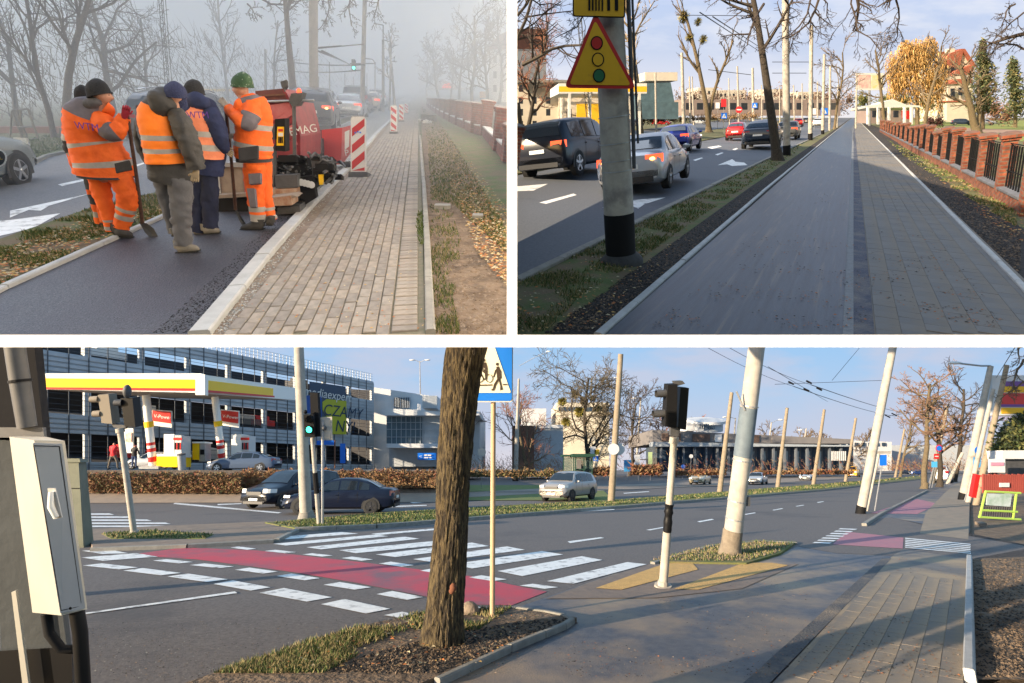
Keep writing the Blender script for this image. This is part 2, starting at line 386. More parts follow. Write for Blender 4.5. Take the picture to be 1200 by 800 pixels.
M['paver'] = [mat('paver_%d' % i, c, tuple(k*.72 for k in c), scale=9, rough=.9, bump=.4, bscale=45, bdist=.006) for i, c in enumerate(((.27, .235, .20), (.31, .27, .225), (.235, .21, .185), (.29, .26, .225)))]
M['joint'] = mat('sandy_joint', (.17, .15, .115), (.12, .12, .08), scale=14, rough=1)
M['bark_f'] = mat('wet_bark', (.075, .065, .06), (.13, .115, .10), scale=6, rough=.95, bump=.8, bscale=20, stretch=(3, 3, .6)); M['twig_f'] = mat('grey_twig', (.10, .09, .085), rough=.9)
M['bark'] = mat('brown_bark', (.10, .075, .045), (.19, .145, .085), scale=7, rough=.95, bump=1, bscale=16, stretch=(3, 3, .5), bdist=.04); M['twig'] = mat('brown_twig', (.12, .085, .055), rough=.9)
M['bark_d'] = mat('dark_bark', (.035, .028, .022), (.07, .055, .04), scale=7, rough=.95, bump=.8, bscale=20, stretch=(3, 3, .5)); M['twig_d'] = mat('dark_twig', (.05, .036, .028), rough=.9)
M['concrete'] = mat('pole_concrete', (.46, .42, .35), (.33, .30, .26), scale=5, rough=.9, bump=.3, bscale=40, c3=(.22, .20, .18), s3=2.5, t3=(.56, .72), bdist=.006)
M['conc_f'] = mat('damp_pole_concrete', (.26, .25, .24), (.19, .185, .18), scale=5, rough=.9, bump=.3, bscale=40)
M['black'] = mat('matt_black', (.009, .009, .01), rough=.75, spec=.2); M['blackg'] = mat('gloss_black', (.007, .007, .008), rough=.45, spec=.25)
M['dgrey'] = mat('dark_grey_metal', (.05, .052, .055), (.08, .08, .085), scale=6, rough=.6); M['steel'] = mat('galvanised_steel', (.42, .43, .44), (.34, .35, .36), scale=8, rough=.45, metal=.5)
M['rust'] = mat('rusty_steel', (.13, .055, .035), (.20, .10, .06), scale=12, rough=.85)
M['red'] = mat('red_paint', (.50, .02, .02), rough=.45); M['wht'] = mat('white_paint', (.64, .64, .62), rough=.45); M['yellow'] = mat('yellow_paint', (.85, .50, .01), rough=.4)
M['blue'] = mat('blue_sign_face', (.01, .16, .68), rough=.4); M['green_on'] = mat('lit_green', (.05, .4, .3), emis=(.05, .9, .55), es=2.5); M['red_on'] = mat('lit_red', (.6, .02, .01), emis=(1, .06, .02), es=2.2)
M['wire'] = mat('black_wire', (.04, .04, .045), rough=.6)
# ================================================================= SKIES
def skymesh(name, quads, m):
    old = cur['col']; cur['col'] = COL['skies']; mb = MB()
    for q in quads: mb.poly([ray(x, y)*(Y) for x, y, Y in q])
    o = mb.build(name, m); tag(o, None, None, None, 'structure'); cur['col'] = old; return o
YA, YB, YC = 330.0, 900.0, 900.0
skA = skymat('fog_sky', [(0, srgb(190, 202, 218)), (1, srgb(200, 211, 226))], srgb(184, 196, 212), 150, 230, cs=.012, cmin=.4, cmax=.75, camt=.5, strength=.50)
skymesh('sky', [[(-600, -500, YA), (600, -500, YA), (600, 399, YA), (-600, 399, YA)]], skA)
old = cur['col']; cur['col'] = COL['skies']; mb = MB()      # the same overcast carried on overhead and to the left, brighter towards the zenith as an overcast is
mb.poly([(-640, YA, 478), (2, YA, 478), (2, -120, 420), (-640, -120, 420)]); mb.poly([(-640, YA, -60), (-640, YA, 478), (-640, -120, 420), (-640, -120, -60)])
skA2 = skymat('overcast_dome', [(0, srgb(184, 198, 218)), (1, srgb(200, 212, 230))], srgb(196, 207, 224), -60, 420, cs=.012, cmin=.4, cmax=.75, camt=.5, strength=1.7)
tag(mb.build('sky', skA2), None, None, None, 'structure'); cur['col'] = old
zB = lambda y: (CY-y)/F*YB
skB = skymat('winter_sky', [(0, srgb(240, 232, 228)), (.25, srgb(226, 226, 236)), (.6, srgb(198, 209, 232)), (1, srgb(188, 205, 236))], srgb(232, 234, 242), zB(150), zB(0), cs=.0065, cmin=.42, cmax=.68, camt=.75, seed=140, strength=.47)
skymesh('sky', [[(600, -500, YB), (1900, -500, YB), (1900, 399, YB), (600, 399, YB)]], skB)
zC = lambda y: (CY-y)/F*YC
skC = skymat('afternoon_sky', [(0, srgb(226, 218, 222)), (.3, srgb(196, 203, 222)), (.62, srgb(176, 202, 232)), (1, srgb(156, 198, 238))], srgb(196, 202, 222), zC(552), zC(403), cs=.0045, cmin=.43, cmax=.62, camt=.8, seed=60, strength=.46)
skymesh('sky', [[(-900, 402.5, YC), (2100, 402.5, YC), (2100, 556, YC), (-900, 556, YC)], [(-900, 402.5, 7.2), (2100, 402.5, 7.2), (2100, 402.5, YC), (-900, 402.5, YC)]], skC)
# ================================================================= DECKS AND PARTITION between the places
cur['col'] = COL['partition']
def deck(P, x0, x1, nm):
    mb = MB(); Y = .985; d = Vector((0, .05, 0)); a = ray(x0, 392.8)*Y; b = ray(x1, 392.8)*Y; a2 = ray(x0, 406)*Y; b2 = ray(x1, 406)*Y
    mb.hexa([a2, b2, b2+d, a2+d, a, b, b+d, a+d])
    return tag(mb.build(nm, M['white']), 'white edge of the raised deck', None, None, 'structure')
YW = 3.86
cur['col'] = COL['decks']; deck(A, -500, 600, 'deck_edge'); deck(B, 600, 1700, 'deck_edge'); cur['col'] = COL['partition']
mb = MB(); hw = 6/F*YW
YW = 1.0; hw = 6/F*YW
prof = [(YW, -.004), (6, .0), (8.2, 1.45), (13, 5.4), (24, 9), (24, 20), (YW, 3.6)]  # hidden length and height of the added wall shaped to shade the path view
mb.prism([Vector((-hw, y, z)) for y, z in prof], Vector((2*hw, 0, 0)))
tag(mb.build('partition_wall', M['white']), 'white end of the wall between the two upper views', None, None, 'structure')
# ================================================================= PLACE A : ground
A.use()
sheet(A, 'ground', [(-500, 399), (594, 399), (594, 105.7), (-500, 105.7)], -.02, M['grassground'])
sheet(A, 'road', [(-500, 399), (-330, 399), (12, 279), (107, 246), (185, 227), (300, 180), (372, 150), (430, 130.5), (478, 111), (486, 106.4), (300, 106.4), (-500, 152)], .004, M['asph_a'])
sheet(A, 'far_verge', [(-500, 300), (12, 206), (58, 184), (200, 150), (330, 128), (430, 114), (470, 107.4), (300, 106.4), (-500, 106.4)], .05, M['grassground'])
sheet(A, 'verge', [(-330, 399), (12, 279), (107, 246), (185, 227), (300, 180), (372, 150), (430, 130.5), (478, 111), (484, 109), (478, 113), (431, 133), (372, 160), (300, 197), (195, 255), (12, 336), (-100, 399)], .03, M['grassground'])
sheet(A, 'cycle_path', [(-100, 399), (12, 338), (195, 256), (300, 198), (372, 161), (431, 135), (478, 114), (487, 109), (486, 113), (440, 157), (403, 200), (357, 243), (300, 305), (222, 399)], .02, M['asph_new'])
sheet(A, 'gravel_bed', [(352, 232), (330, 205), (372, 161), (431, 135), (478, 114), (487, 109), (487, 113), (440, 158), (403, 200), (372, 232)], .026, M['gravel'])
sheet(A, 'gravel_strip', [(240, 399), (300, 310), (357, 246), (403, 203), (440, 159), (486, 112), (488, 112), (452, 157), (410, 211), (268, 399)], .016, M['soil_l'])
sheet(A, 'pavement', [(262, 399), (406, 212), (452, 153), (488, 108), (491, 108), (492, 157), (499, 399)], .018, M['joint'])
sheet(A, 'earth_strip', [(510, 399), (500, 230), (494, 150), (493, 115), (520, 150), (560, 215), (594, 290), (594, 399)], .006, M['soil'])
# kerbs
def K(P, name, px, w, hg, m, label, side=1, limit=120, e=0.0, seg=1.0):
    r = thing(name, P.G(*px[0]), label, 'kerb'); kerb_objs(P, r, kerb(P, name, px, w, hg, m, e=e, side=side, seg=seg), w, hg, m, limit); return r
K(A, 'kerb', [(-100, 399), (12, 341), (195, 257), (300, 199), (372, 161), (431, 134.5), (478, 113.5)], .075, .06, M['kerb'], 'pale kerb between the grass verge and the fresh asphalt', side=-1)
K(A, 'kerb', [(222, 399), (300, 306), (357, 244), (403, 200), (440, 157), (484, 115)], .15, .075, M['kerb'], 'broad pale kerb between fresh asphalt and brick pavement', side=1)
K(A, 'kerb', [(499, 394), (497, 290), (494.5, 220), (491, 160)], .075, .05, M['kerb_d'], 'worn narrow kerb on the right edge of the brick pavement', side=1, limit=40)
K(A, 'kerb', [(-500, 301), (12, 207), (58, 185), (200, 154), (330, 131), (430, 116)], .12, .08, M['kerb_d'], 'low kerb along the far grass edge of the road', side=-1, limit=30)
# road markings
sheet(A, 'lane_arrow', [(12, 248), (105, 228), (58, 242), (48, 248), (34, 247), (12, 256)], .009, M['paint'])
sheet(A, 'lane_arrow', [(-30, 262), (12, 259), (71, 251), (40, 268), (12, 275), (-30, 284)], .009, M['paint'])
for q in ([(68, 217), (101, 210), (104, 211.5), (73, 219)], [(150, 197), (172, 190), (174, 191), (153, 198.5)], [(330, 161), (350, 155), (352, 156), (332, 162)], [(372, 146), (385, 142), (386, 142.6), (374, 147)]): sheet(A, 'lane_line', q, .009, M['paint'])
# pavement bricks
def paving(P, name, root, o, cols, w, l, mats, gap=.008, th=.03, near_px=10, limit=300, e=.02, rows=(0, 60), thin=(), stagger=.5, seed=5, rand=.003, gl=None):
    """bricks laid in columns along the street. cols: list of (offset, width, length)"""
    rng = random.Random(seed); cnt = 0; rest = MB(); meshes = {}; todo = []
    for ci, (off, cw, cl) in enumerate(cols):
        n = int((rows[1]-rows[0])/cl)
        for k in range(n):
            b0 = rows[0]+k*cl+(cl*stagger if ci % 2 else 0); c = P.L(o, off+cw/2, b0+cl/2, 0); todo.append((c.length, c, cw-gap, cl-(gap if gl is None else gl)))
    todo.sort(key=lambda q: q[0])
    for i, (d, c, cw, cl) in enumerate(todo):
        x, y = pix(c)
        if y > 399 and P is not C: continue
        z = e+rng.uniform(-rand, rand); mi = rng.randrange(len(mats))
        if cnt < limit and -20 < x < 1220:
            key = (round(cw, 3), round(cl, 3), mi)
            if key not in meshes:
                mb = MB(); a, b = cw/2, cl/2; q = .003 if P is not A else .006
                mb.hexa([(-b, -a, -th), (b, -a, -th), (b, a, -th), (-b, a, -th), (-b, -a, -q), (b, -a, -q), (b, a, -q), (-b, a, -q)])
                mb.hexa([(-b, -a, -q), (b, -a, -q), (b, a, -q), (-b, a, -q), (-b+q*(gl is None), -a+q*(gl is None), 0), (b-q*(gl is None), -a+q*(gl is None), 0), (b-q*(gl is None), a-q*(gl is None), 0), (-b+q*(gl is None), a-q*(gl is None), 0)])
                me = bpy.data.meshes.new('brick'); me.from_pydata(mb.v, [], mb.f); me.materials.append(mats[mi]); meshes[key] = me
            ob = bpy.data.objects.new(name, meshes[key]); cur['col'].objects.link(ob); ob.parent = root
            tilt = Matrix.Rotation(rng.uniform(-.008, .008), 4, 'X') @ Matrix.Rotation(rng.uniform(-.008, .008), 4, 'Y')
            ob.matrix_basis = root.matrix_basis.inverted() @ frame(c+P.n*z, P.road, P.n) @ tilt
            cnt += 1
        else:
            a = P.side*(cw/2-.003); b = P.road*(cl/2-.003); q = P.n*z; t = P.n*-.02
            a2 = P.side*(cw/2); b2 = P.road*(cl/2)
            rest.add([c-a-b+q, c+a-b+q, c+a+b+q, c-a+b+q, c-a2-b2+t, c+a2-b2+t, c+a2+b2+t, c-a2+b2+t], [(0, 1, 2, 3), (4, 5, 1, 0), (5, 6, 2, 1), (7, 4, 0, 3), (6, 7, 3, 2)], mi)
    if rest.f: rest.build(name, mats, root, kind='stuff')

r = thing('pavement', A.G(457, 394), 'grey brown brick pavement running away beside the fresh asphalt', 'pavement'); r['kind'] = 'structure'
o = A.G(457, 393.7)
paving(A, 'brick', r, o, [(-1.2+.1*i, .1, .215) for i in range(12)], .1, .215, M['paver'], e=.036, rows=(-.2, 46), gap=.007)
paving(A, 'brick', r, o, [(.005, .205, .105)], .2, .105, M['paver'], e=.034, rows=(0, 40), gap=.014, limit=60)
gras = [(12, 280), (107, 247), (185, 228), (300, 182), (300, 196), (195, 253), (12, 334), (0, 340), (0, 284)]
tufts(A, 'grass', gras, 11000, .045, [M['g1'], M['g2'], M['g3']], 1, e=.03, dens=2.2, label='short autumn grass on the verge between road and fresh asphalt')
tufts(A, 'grass', [(500, 160), (494, 125), (520, 150), (548, 195), (590, 262), (596, 300), (530, 240), (505, 235), (502, 180)], 7000, .04, [M['g1'], M['g2'], M['g3']], 4, e=.006, label='grass below the brick fence')
tufts(A, 'grass', [(508, 393), (504, 240), (530, 250), (545, 300), (530, 350), (540, 393)], 2600, .04, [M['g1'], M['g3'], M['g2']], 6, e=.006, dens=3.0, label='patchy grass beside the narrow kerb')
tufts(A, 'grass', [(490, 250), (496, 250), (497, 290), (492, 290), (488, 270)], 300, .04, [M['g1'], M['g2']], 8, e=.03)
tufts(A, 'grass', [(0, 206), (58, 182), (180, 152), (180, 146), (58, 160), (0, 175)], 3000, .05, [M['g1'], M['g2']], 5, e=.05, label='grass on the far side of the road')
litter(A, 'fallen_leaves', [(0, 300), (100, 262), (190, 240), (195, 253), (12, 334), (0, 340)], 900, .022, [M['leaf'], M['leaf2'], M['leaf3']], 3, e=.05, label='fallen leaves along the kerb of the verge')
litter(A, 'fallen_leaves', [(520, 150), (530, 160), (596, 250), (596, 340), (560, 300), (520, 200)], 1900, .022, [M['leaf'], M['leaf2'], M['leaf3']], 9, e=.03, label='fallen leaves at the foot of the brick fence')
litter(A, 'fallen_leaves', [(300, 330), (420, 205), (500, 200), (500, 393), (270, 393)], 260, .012, [M['leaf'], M['leaf2'], M['leaf3']], 10, e=.04, label='scattered leaves on the brick pavement')
clods(A, 'soil_clods', [(512, 393), (505, 240), (545, 215), (598, 300), (598, 393)], 4200, .022, [M['soil'], M['soil_l']], 11, label='dug up lumps of earth right of the pavement')
clods(A, 'soil_clods', [(500, 235), (496, 150), (508, 145), (540, 200), (530, 240)], 1400, .03, [M['soil'], M['soil_l']], 12, label='row of dug earth beside the pavement')
clods(A, 'gravel', [(250, 393), (302, 312), (357, 247), (410, 202), (407, 211), (355, 268), (268, 393)], 1700, .011, [M['gravel'], M['gravel2'], M['soil_l']], 13, e=.016, label='loose gravel between kerb and brick pavement', pw=1)
clods(A, 'gravel', [(345, 232), (340, 205), (372, 178), (431, 140), (440, 157), (403, 198), (372, 230)], 3600, .022, [M['gravel'], M['gravel2']], 14, e=.026, label='grey crushed stone bed ahead of the paving machine', pw=1)
clods(A, 'fresh_asphalt_crumbs', [(222, 393), (300, 306), (357, 243), (330, 250), (260, 320), (180, 393)], 2600, .008, [M['black'], M['asph_new']], 15, e=.02, label='coarse black crumbs of asphalt along the kerb', pw=1)

# ================================================================= PLACE B : ground
B.use()
sheet(B, 'ground', [(600, 399), (1800, 399), (1800, 137.8), (600, 137.8)], -.03, M['grassground'])
sheet(B, 'road', [(600, 332), (750, 259), (882, 194.6), (985, 147), (998, 138.6), (965, 138.6), (600, 205)], .0, M['asph_b'])
sheet(B, 'median_grass', [(600, 207), (965, 139.6), (930, 139.6), (600, 186)], .06, M['grassground'])
sheet(B, 'far_road', [(600, 186), (930, 139.6), (860, 139.6), (600, 170)], .0, M['asph_b'])
sheet(B, 'verge', [(600, 399), (600, 333), (750, 260), (882, 195), (985, 147.5), (996, 140), (994, 142), (982, 153), (860, 258), (706, 392), (600, 399)], .02, M['grassground'])
sheet(B, 'earth_strip', [(640, 399), (770, 300), (880, 220), (970, 158), (996, 139.5), (985, 152), (860, 260), (705, 399)], .028, M['soil_d'])
M['wetpath'] = mat('damp_path_asphalt', (.016, .031, .050), (.034, .056, .080), scale=2.6, spec=.5, rough=.38, bump=.35, bscale=30, c3=(.12, .108, .09), s3=2.2, t3=(.56, .74), bdist=.008, stretch=(6, .22, .1), rot=R(32.8))
sheet(B, 'cycle_path', [(706, 399), (985, 150), (999, 138.2), (1001, 138.2), (999, 200), (986, 399)], .035, M['wetpath'])
M['slabs'] = [mat('grey_slab_%d' % i, c, tuple(k*.84 for k in c), scale=3, rough=.75, bump=.3, bscale=50, c3=(.19, .155, .11), s3=1.1, t3=(.45, .7), bdist=.005) for i, c in enumerate(((.150, .148, .142), (.162, .158, .150), (.140, .140, .138)))]
sheet(B, 'path_line', [(986, 399), (999.4, 150), (1000.2, 150), (999, 399)], .038, mat('pale_strip', (.20, .21, .22), (.15, .16, .17), scale=20, rough=.8, bump=.3))
sheet(B, 'dark_setts', [(999, 399), (1000.2, 150), (1001.6, 150), (1025, 399)], .034, mat('dark_sett', (.035, .045, .075), (.06, .07, .10), scale=30, rough=.7, bump=1.0, bscale=40, c3=(.15, .14, .13), s3=2.5, t3=(.45, .7)))
sheet(B, 'pavement_bed', [(1024, 399), (1001.5, 150), (1000.5, 138.4), (1003, 138.4), (1242, 399)], .036, M['slabs'][2])
sheet(B, 'pavement_far', [(1002, 150), (1000.4, 138.3), (1002, 138.3), (1012, 150)], .045, M['slabs'][0])
r = thing('pavement', B.G(1024, 399), 'dusty grey slab pavement beside the damp blue cycle path', 'pavement'); r['kind'] = 'structure'
paving(B, 'slab', r, B.G(1024, 399), [(.01+.2*i, .2, .2) for i in range(8)], .2, .2, M['slabs'], e=.044, rows=(0, 70), gap=.003, th=.02, rand=.0008, gl=.0015)
K(B, 'kerb', [(705, 399), (900, 223), (985, 150), (997, 139.5)], .08, .065, M['kerb'], 'pale narrow kerb on the left edge of the damp cycle path', side=-1)
K(B, 'kerb', [(1242, 399), (1187, 335), (1050, 188), (1006, 142)], .07, .075, M['kerb'], 'narrow grey kerb on the right edge of the slab pavement', side=1)
K(B, 'kerb', [(600, 332), (750, 259), (882, 194.6), (985, 147)], .12, .07, M['kerb_d'], 'old kerb between road and grass verge', side=1, limit=60)
sheet(B, 'mud_strip', [(1244, 399), (1052, 188), (1008, 142), (1030, 150), (1110, 215), (1200, 270), (1330, 360), (1330, 399)], .02, M['soil_d'])
tufts(B, 'grass', [(606, 332), (750, 261), (882, 196), (940, 168), (930, 182), (800, 270), (745, 310), (680, 350), (606, 380)], 17000, .045, [M['g1'], M['g2'], M['g3']], 21, e=.02, dens=1.6, label='green grass verge along the road')
tufts(B, 'grass', [(606, 350), (690, 340), (640, 392), (606, 393)], 2000, .04, [M['g3'], M['g1']], 22, e=.02, dens=2.0, label='thin worn grass in the corner of the verge')
tufts(B, 'grass', [(1060, 185), (1040, 165), (1110, 200), (1190, 245), (1190, 268), (1120, 225)], 6000, .04, [M['g1'], M['g2'], M['g3']], 23, e=.03, dens=1.2, label='strip of green grass along the brick fence')
clods(B, 'soil_clods', [(640, 393), (770, 300), (880, 222), (970, 158), (984, 152), (860, 257), (706, 390)], 5200, .016, [M['soil_d'], M['soil_d'], M['soil']], 24, e=.028, label='dark turned soil beside the path kerb')
clods(B, 'soil_clods', [(1195, 340), (1052, 189), (1030, 160), (1100, 215), (1195, 275)], 5200, .02, [M['soil_d'], M['soil_d'], M['soil']], 25, e=.02, label='dark turned soil right of the pavement')
litter(B, 'fallen_leaves', [(1080, 190), (1200, 250), (1200, 290), (1120, 235)], 500, .025, [M['leaf2'], M['leaf']], 26, e=.04, label='rusty leaves under the brick fence')
litter(B, 'fallen_leaves', [(606, 332), (750, 261), (882, 196), (800, 280), (706, 390), (606, 393)], 420, .018, [M['leaf2'], M['leaf'], M['leaf3']], 28, e=.04, label='leaves scattered over the verge by the sign pole')
litter(B, 'path_dirt', [(760, 390), (930, 230), (1060, 220), (1180, 390)], 2200, .013, [M['soil_d'], M['soil_l'], M['leaf2']], 27, e=.048, label='crumbs of earth spread over the path', dens=1.6)
for q in ([(606, 219), (642, 216), (625, 224), (606, 224.5)], [(632, 238), (672, 227.5), (676, 229), (640, 239.5)], [(705, 244), (742, 235), (780, 232), (755, 240), (748, 245), (735, 240)],
          [(841, 194), (858, 187), (862, 190), (872, 191), (876, 194), (858, 195), (852, 193)], [(829, 173), (842, 171), (846, 172), (834, 175)],
          [(838, 181.5), (846, 179), (848, 179.7), (841, 182.5)], [(858, 175.5), (863, 174), (865, 174.6), (861, 176.4)], [(812, 188), (822, 185), (824, 185.8), (815, 189)]): sheet(B, 'road_marking', q, .005, M['paint'])

# ================================================================= PLACE C : ground
C.use()
sheet(C, 'ground', [(-700, 800), (2200, 800), (2200, 550.2), (-700, 550.2)], -.05, M['soil'])
sheet(C, 'carriageway', [(-600, 840), (1000, 840), (1130, 655), (1137, 620), (1136, 570), (1137, 552), (1150, 550.4), (700, 550.4), (300, 575), (-600, 600)], .0, M['asph_c'])
M['pathc'] = mat('path_asphalt', (.055, .058, .075), (.10, .098, .108), scale=9, rough=.5, bump=.4, bscale=60, c3=(.27, .20, .13), s3=.6, t3=(.44, .62), bdist=.008)
sheet(C, 'cycle_path', [(490, 812), (678, 730), (600, 714), (640, 700), (720, 672), (830, 664), (900, 655), (935, 640), (1010, 615), (1040, 597), (1100, 572), (1128, 556), (1137, 552), (1139, 552), (1135, 600), (1134, 655), (1131, 812)], .008, M['pathc'])
M['gw'] = mat('turf_sunlit', (.09, .12, .025), (.15, .15, .05), scale=2, rough=.95, c3=(.17, .13, .07), s3=.8, t3=(.5, .7), bump=.6, bscale=20)  # lighter green turf for the crossing
sheet(C, 'median_grass', [(310, 615), (440, 603), (640, 591), (716, 587), (965, 567), (1085, 557), (1085, 560), (965, 574), (716, 595), (440, 618), (345, 622)], .10, M['gw'])
sheet(C, 'median_nose', [(100, 622), (190, 618), (330, 612), (345, 622), (320, 634), (220, 640), (108, 644)], .07, mat('nose_slabs', (.25, .19, .145), (.18, .14, .11), scale=3, rough=.9, bump=.3))
sheet(C, 'median_nose_grass', [(118, 628), (180, 624), (250, 629), (240, 634), (130, 634)], .085, M['gw'])
sheet(C, 'tree_island', [(190, 818), (240, 800), (400, 744), (490, 724), (600, 716), (676, 729), (640, 748), (515, 800), (470, 818)], .06, M['soil'])
sheet(C, 'pole_island', [(762, 660), (830, 640), (890, 634), (934, 636), (915, 650), (875, 662)], .05, M['gw'])
sheet(C, 'earth_strip', [(1134, 800), (1136, 656), (1240, 652), (1600, 660), (1600, 800)], .03, M['soil'])
sheet(C, 'side_road', [(935, 640), (990, 610), (1045, 606), (1137, 628), (1260, 650), (1900, 720), (1900, 660), (1240, 636), (1138, 655), (980, 648)], .012, M['asph_c'])
M['pink'] = mat('pink_cycle_surface', (.52, .052, .082), (.40, .07, .10), scale=1.4, rough=.75, c3=(.20, .10, .125), s3=.9, t3=(.5, .68), bump=.2, bscale=60)
M['pinkl'] = mat('faded_pink_surface', (.42, .16, .20), (.36, .17, .20), scale=2, rough=.75, bump=.2, bscale=60)
sheet(C, 'pink_cycle_crossing', [(150, 650), (215, 641), (300, 644.5), (350, 650), (420, 658), (500, 668), (560, 676), (600, 685), (641, 693), (600, 709), (545, 708), (496, 698), (420, 683), (350, 671), (300, 664), (230, 655)], .006, M['pink'])
sheet(C, 'pink_cycle_crossing', [(992, 623), (1059, 630), (1058, 643), (976, 638)], .018, M['pinkl'])
sheet(C, 'red_path', [(1020, 601), (1075, 584), (1100, 590), (1075, 602)], .014, M['pinkl'])
Q = [(359, 641, 376, 643.5, 492, 631, 474, 628.5), (397, 644.5, 417, 648, 530, 637, 510, 633.5), (440, 649.5, 463, 652.5, 573, 639.5, 553, 635.5), (484, 655, 505, 658.5, 615, 644, 594, 640),
     (530, 661, 553, 666, 660, 649.5, 635, 645.5), (583, 669, 612, 675, 706, 656, 682, 651.5), (641, 681, 672, 684, 758, 661, 735, 658.5), (225, 637, 240, 639, 420, 625, 400, 623), (320, 637, 335, 639, 455, 628, 440, 626),
     (435, 625, 445, 626.5, 530, 619, 520, 618), (97, 718.5, 99, 720, 278, 695, 275, 693), (95, 645, 120, 649, 150, 648, 130, 644), (95, 653, 120, 657, 185, 652, 160, 648)]
for a in Q: sheet(C, 'zebra_bar', [(a[0], a[1]), (a[2], a[3]), (a[4], a[5]), (a[6], a[7])], .010, M['paint'])
for (x0, y0, x1, y1) in ((97, 660, 162, 667), (179, 655, 226, 660), (222, 660, 274, 665.5), (275, 665, 326, 672), (324, 672, 375, 680), (379, 682, 435, 691), (441, 692.5, 496, 703), (538, 706, 564, 715),
        (232, 635.5, 265, 639), (270, 640, 300, 644), (310, 644, 347, 648), (354, 648, 390, 652), (400, 652, 437, 657), (444, 658, 485, 664), (492, 666, 535, 673), (549, 674, 594, 681), (609, 684, 654, 690),
        (144, 665.5, 212, 674), (196, 672, 267, 682), (250, 680, 317, 692), (304, 689, 389, 705), (376, 702, 457, 719), (450, 717, 512, 728)):
    w = x1-x0; h = y1-y0; sheet(C, 'crossing_block', [(x0, y0+.36*h), (x0+.34*w, y0), (x1, y0+.68*h), (x0+.65*w, y1)], .010, M['paint'])
for i in range(7):                                   # far crossing on the left
    y = 601+i*3.6; sheet(C, 'zebra_bar', [(100, y), (128+i*22, y), (134+i*22, y+1.7), (100, y+1.7)], .008, M['paint'])
for q in ([(205, 588.5), (240, 591.5), (330, 600), (326, 601), (236, 593), (203, 590)], [(255, 590), (283, 589), (283, 590), (255, 591.4)], [(480, 588), (520, 585), (524, 586), (484, 589)], [(440, 593), (500, 591), (500, 592), (440, 594.5)],
          [(665, 634), (704, 629), (708, 630), (668, 636)], [(757, 620.5), (777, 617), (780, 617.8), (762, 621)], [(817, 610.5), (834, 607.5), (837, 608.4), (820, 611.5)], [(872, 602), (884, 600), (886, 600.6), (874, 602.8)],
          [(905, 597), (916, 595), (918, 595.6), (907, 597.6)], [(932, 592.5), (941, 591), (943, 591.5), (934, 593)], [(957, 588), (964, 586.8), (966, 587.2), (959, 588.6)],
          [(545, 607), (600, 602), (720, 596), (720, 596.8), (600, 603.2), (546, 609)], [(610, 584), (640, 582), (642, 582.8), (612, 585)], [(730, 577), (760, 575), (761, 575.7), (732, 577.8)], [(1135, 640), (1200, 645), (1200, 646), (1135, 641)]): sheet(C, 'road_line', q, .008, M['paint'])
for i in range(7):
    y0 = 619+i*2.7; sheet(C, 'zebra_bar', [(988-i*4.8, y0), (997-i*3.3, y0+.2), (994-i*3.3, y0+1.5), (985-i*4.8, y0+1.3)] if 0 else [(985-i*5, y0), (1005-i*5, y0+.8), (1002-i*5, y0+2.1), (982-i*5, y0+1.3)], .02, M['paint'])
    y0 = 631.5+i*2.1; sheet(C, 'zebra_bar', [(1061, y0-1.2), (1137, y0+6), (1138, y0+7.2), (1061, y0)] if i < 6 else [(1100, y0), (1138, y0+4), (1138, y0+5.4), (1100, y0+1)], .02, M['paint'])
M['tact'] = mat('yellow_tactile_slab', (.62, .38, .13), (.50, .31, .11), scale=8, rough=.85, bump=1, bscale=50)
sheet(C, 'waiting_area', [(640, 702), (700, 680), (762, 661), (936, 661), (870, 690), (770, 701)], .015, mat('brown_slabs', (.21, .165, .135), (.16, .13, .115), scale=5, rough=.9, bump=.3))
for q in ([(698, 690), (728, 692), (818, 668), (812, 660.5), (780, 660.5)], [(790, 691), (818, 692), (924, 663), (905, 660), (872, 660)]): sheet(C, 'tactile_paving', q, .022, M['tact'])
M['sland'] = mat('dust', (.34, .27, .19), (.26, .21, .16), scale=5, rough=.95, bump=.3)
M['slabc'] = [mat('blue_grey_slab_%d' % i, c, tuple(k*.8 for k in c), scale=4, rough=.8, bump=.3, bscale=50, c3=(.34, .26, .17), s3=.7, t3=(.40, .60), bdist=.005) for i, c in enumerate(((.17, .162, .152), (.185, .175, .162), (.155, .15, .148)))]
sheet(C, 'pavement_bed', [(903, 806), (1046, 652), (1059, 644), (1133, 655), (1130, 806)], .022, M['slabc'][2])
r = thing('pavement', C.G(1130, 790), 'blue grey slab pavement with sand swept into its joints', 'pavement'); r['kind'] = 'structure'
paving(C, 'slab', r, C.G(1130, 800), [(-1.19+.17*i, .17, .17) for i in range(7)], .17, .17, M['slabc'], e=.026, rows=(-1.2, 5.6), gap=.006, th=.02, rand=.001, limit=300, gl=.0015)
sheet(C, 'dark_setts', [(868, 806), (1034, 655), (1045, 655), (900, 806)], .024, mat('dark_sett_strip', (.06, .065, .08), (.10, .10, .10), scale=20, rough=.8, bump=1, bscale=40, c3=(.25, .20, .15), s3=1.3, t3=(.5, .7)))
sheet(C, 'pavement_far', [(1078, 625), (1085, 600), (1112, 572), (1135, 556), (1138, 556), (1136, 600), (1135, 632)], .016, mat('dusty_slab', (.30, .235, .17), (.22, .18, .14), scale=3, rough=.9, bump=.3))
K(C, 'kerb', [(515, 806), (600, 765), (640, 748), (664, 738), (674, 731), (664, 726), (640, 721), (600, 716)], .07, .075, M['kerb_d'], 'pale curving kerb around the grass island of the leaning tree', side=-1)
K(C, 'kerb', [(1131, 800), (1134, 656)], .08, .12, M['kerb'], 'straight grey kerb between slab pavement and bare earth', side=1)
K(C, 'kerb', [(345, 622), (440, 618), (716, 595.5), (965, 574.5), (1085, 560.5)], .14, .12, M['kerb_d'], 'low kerb along the near edge of the grass median', side=1, limit=80)
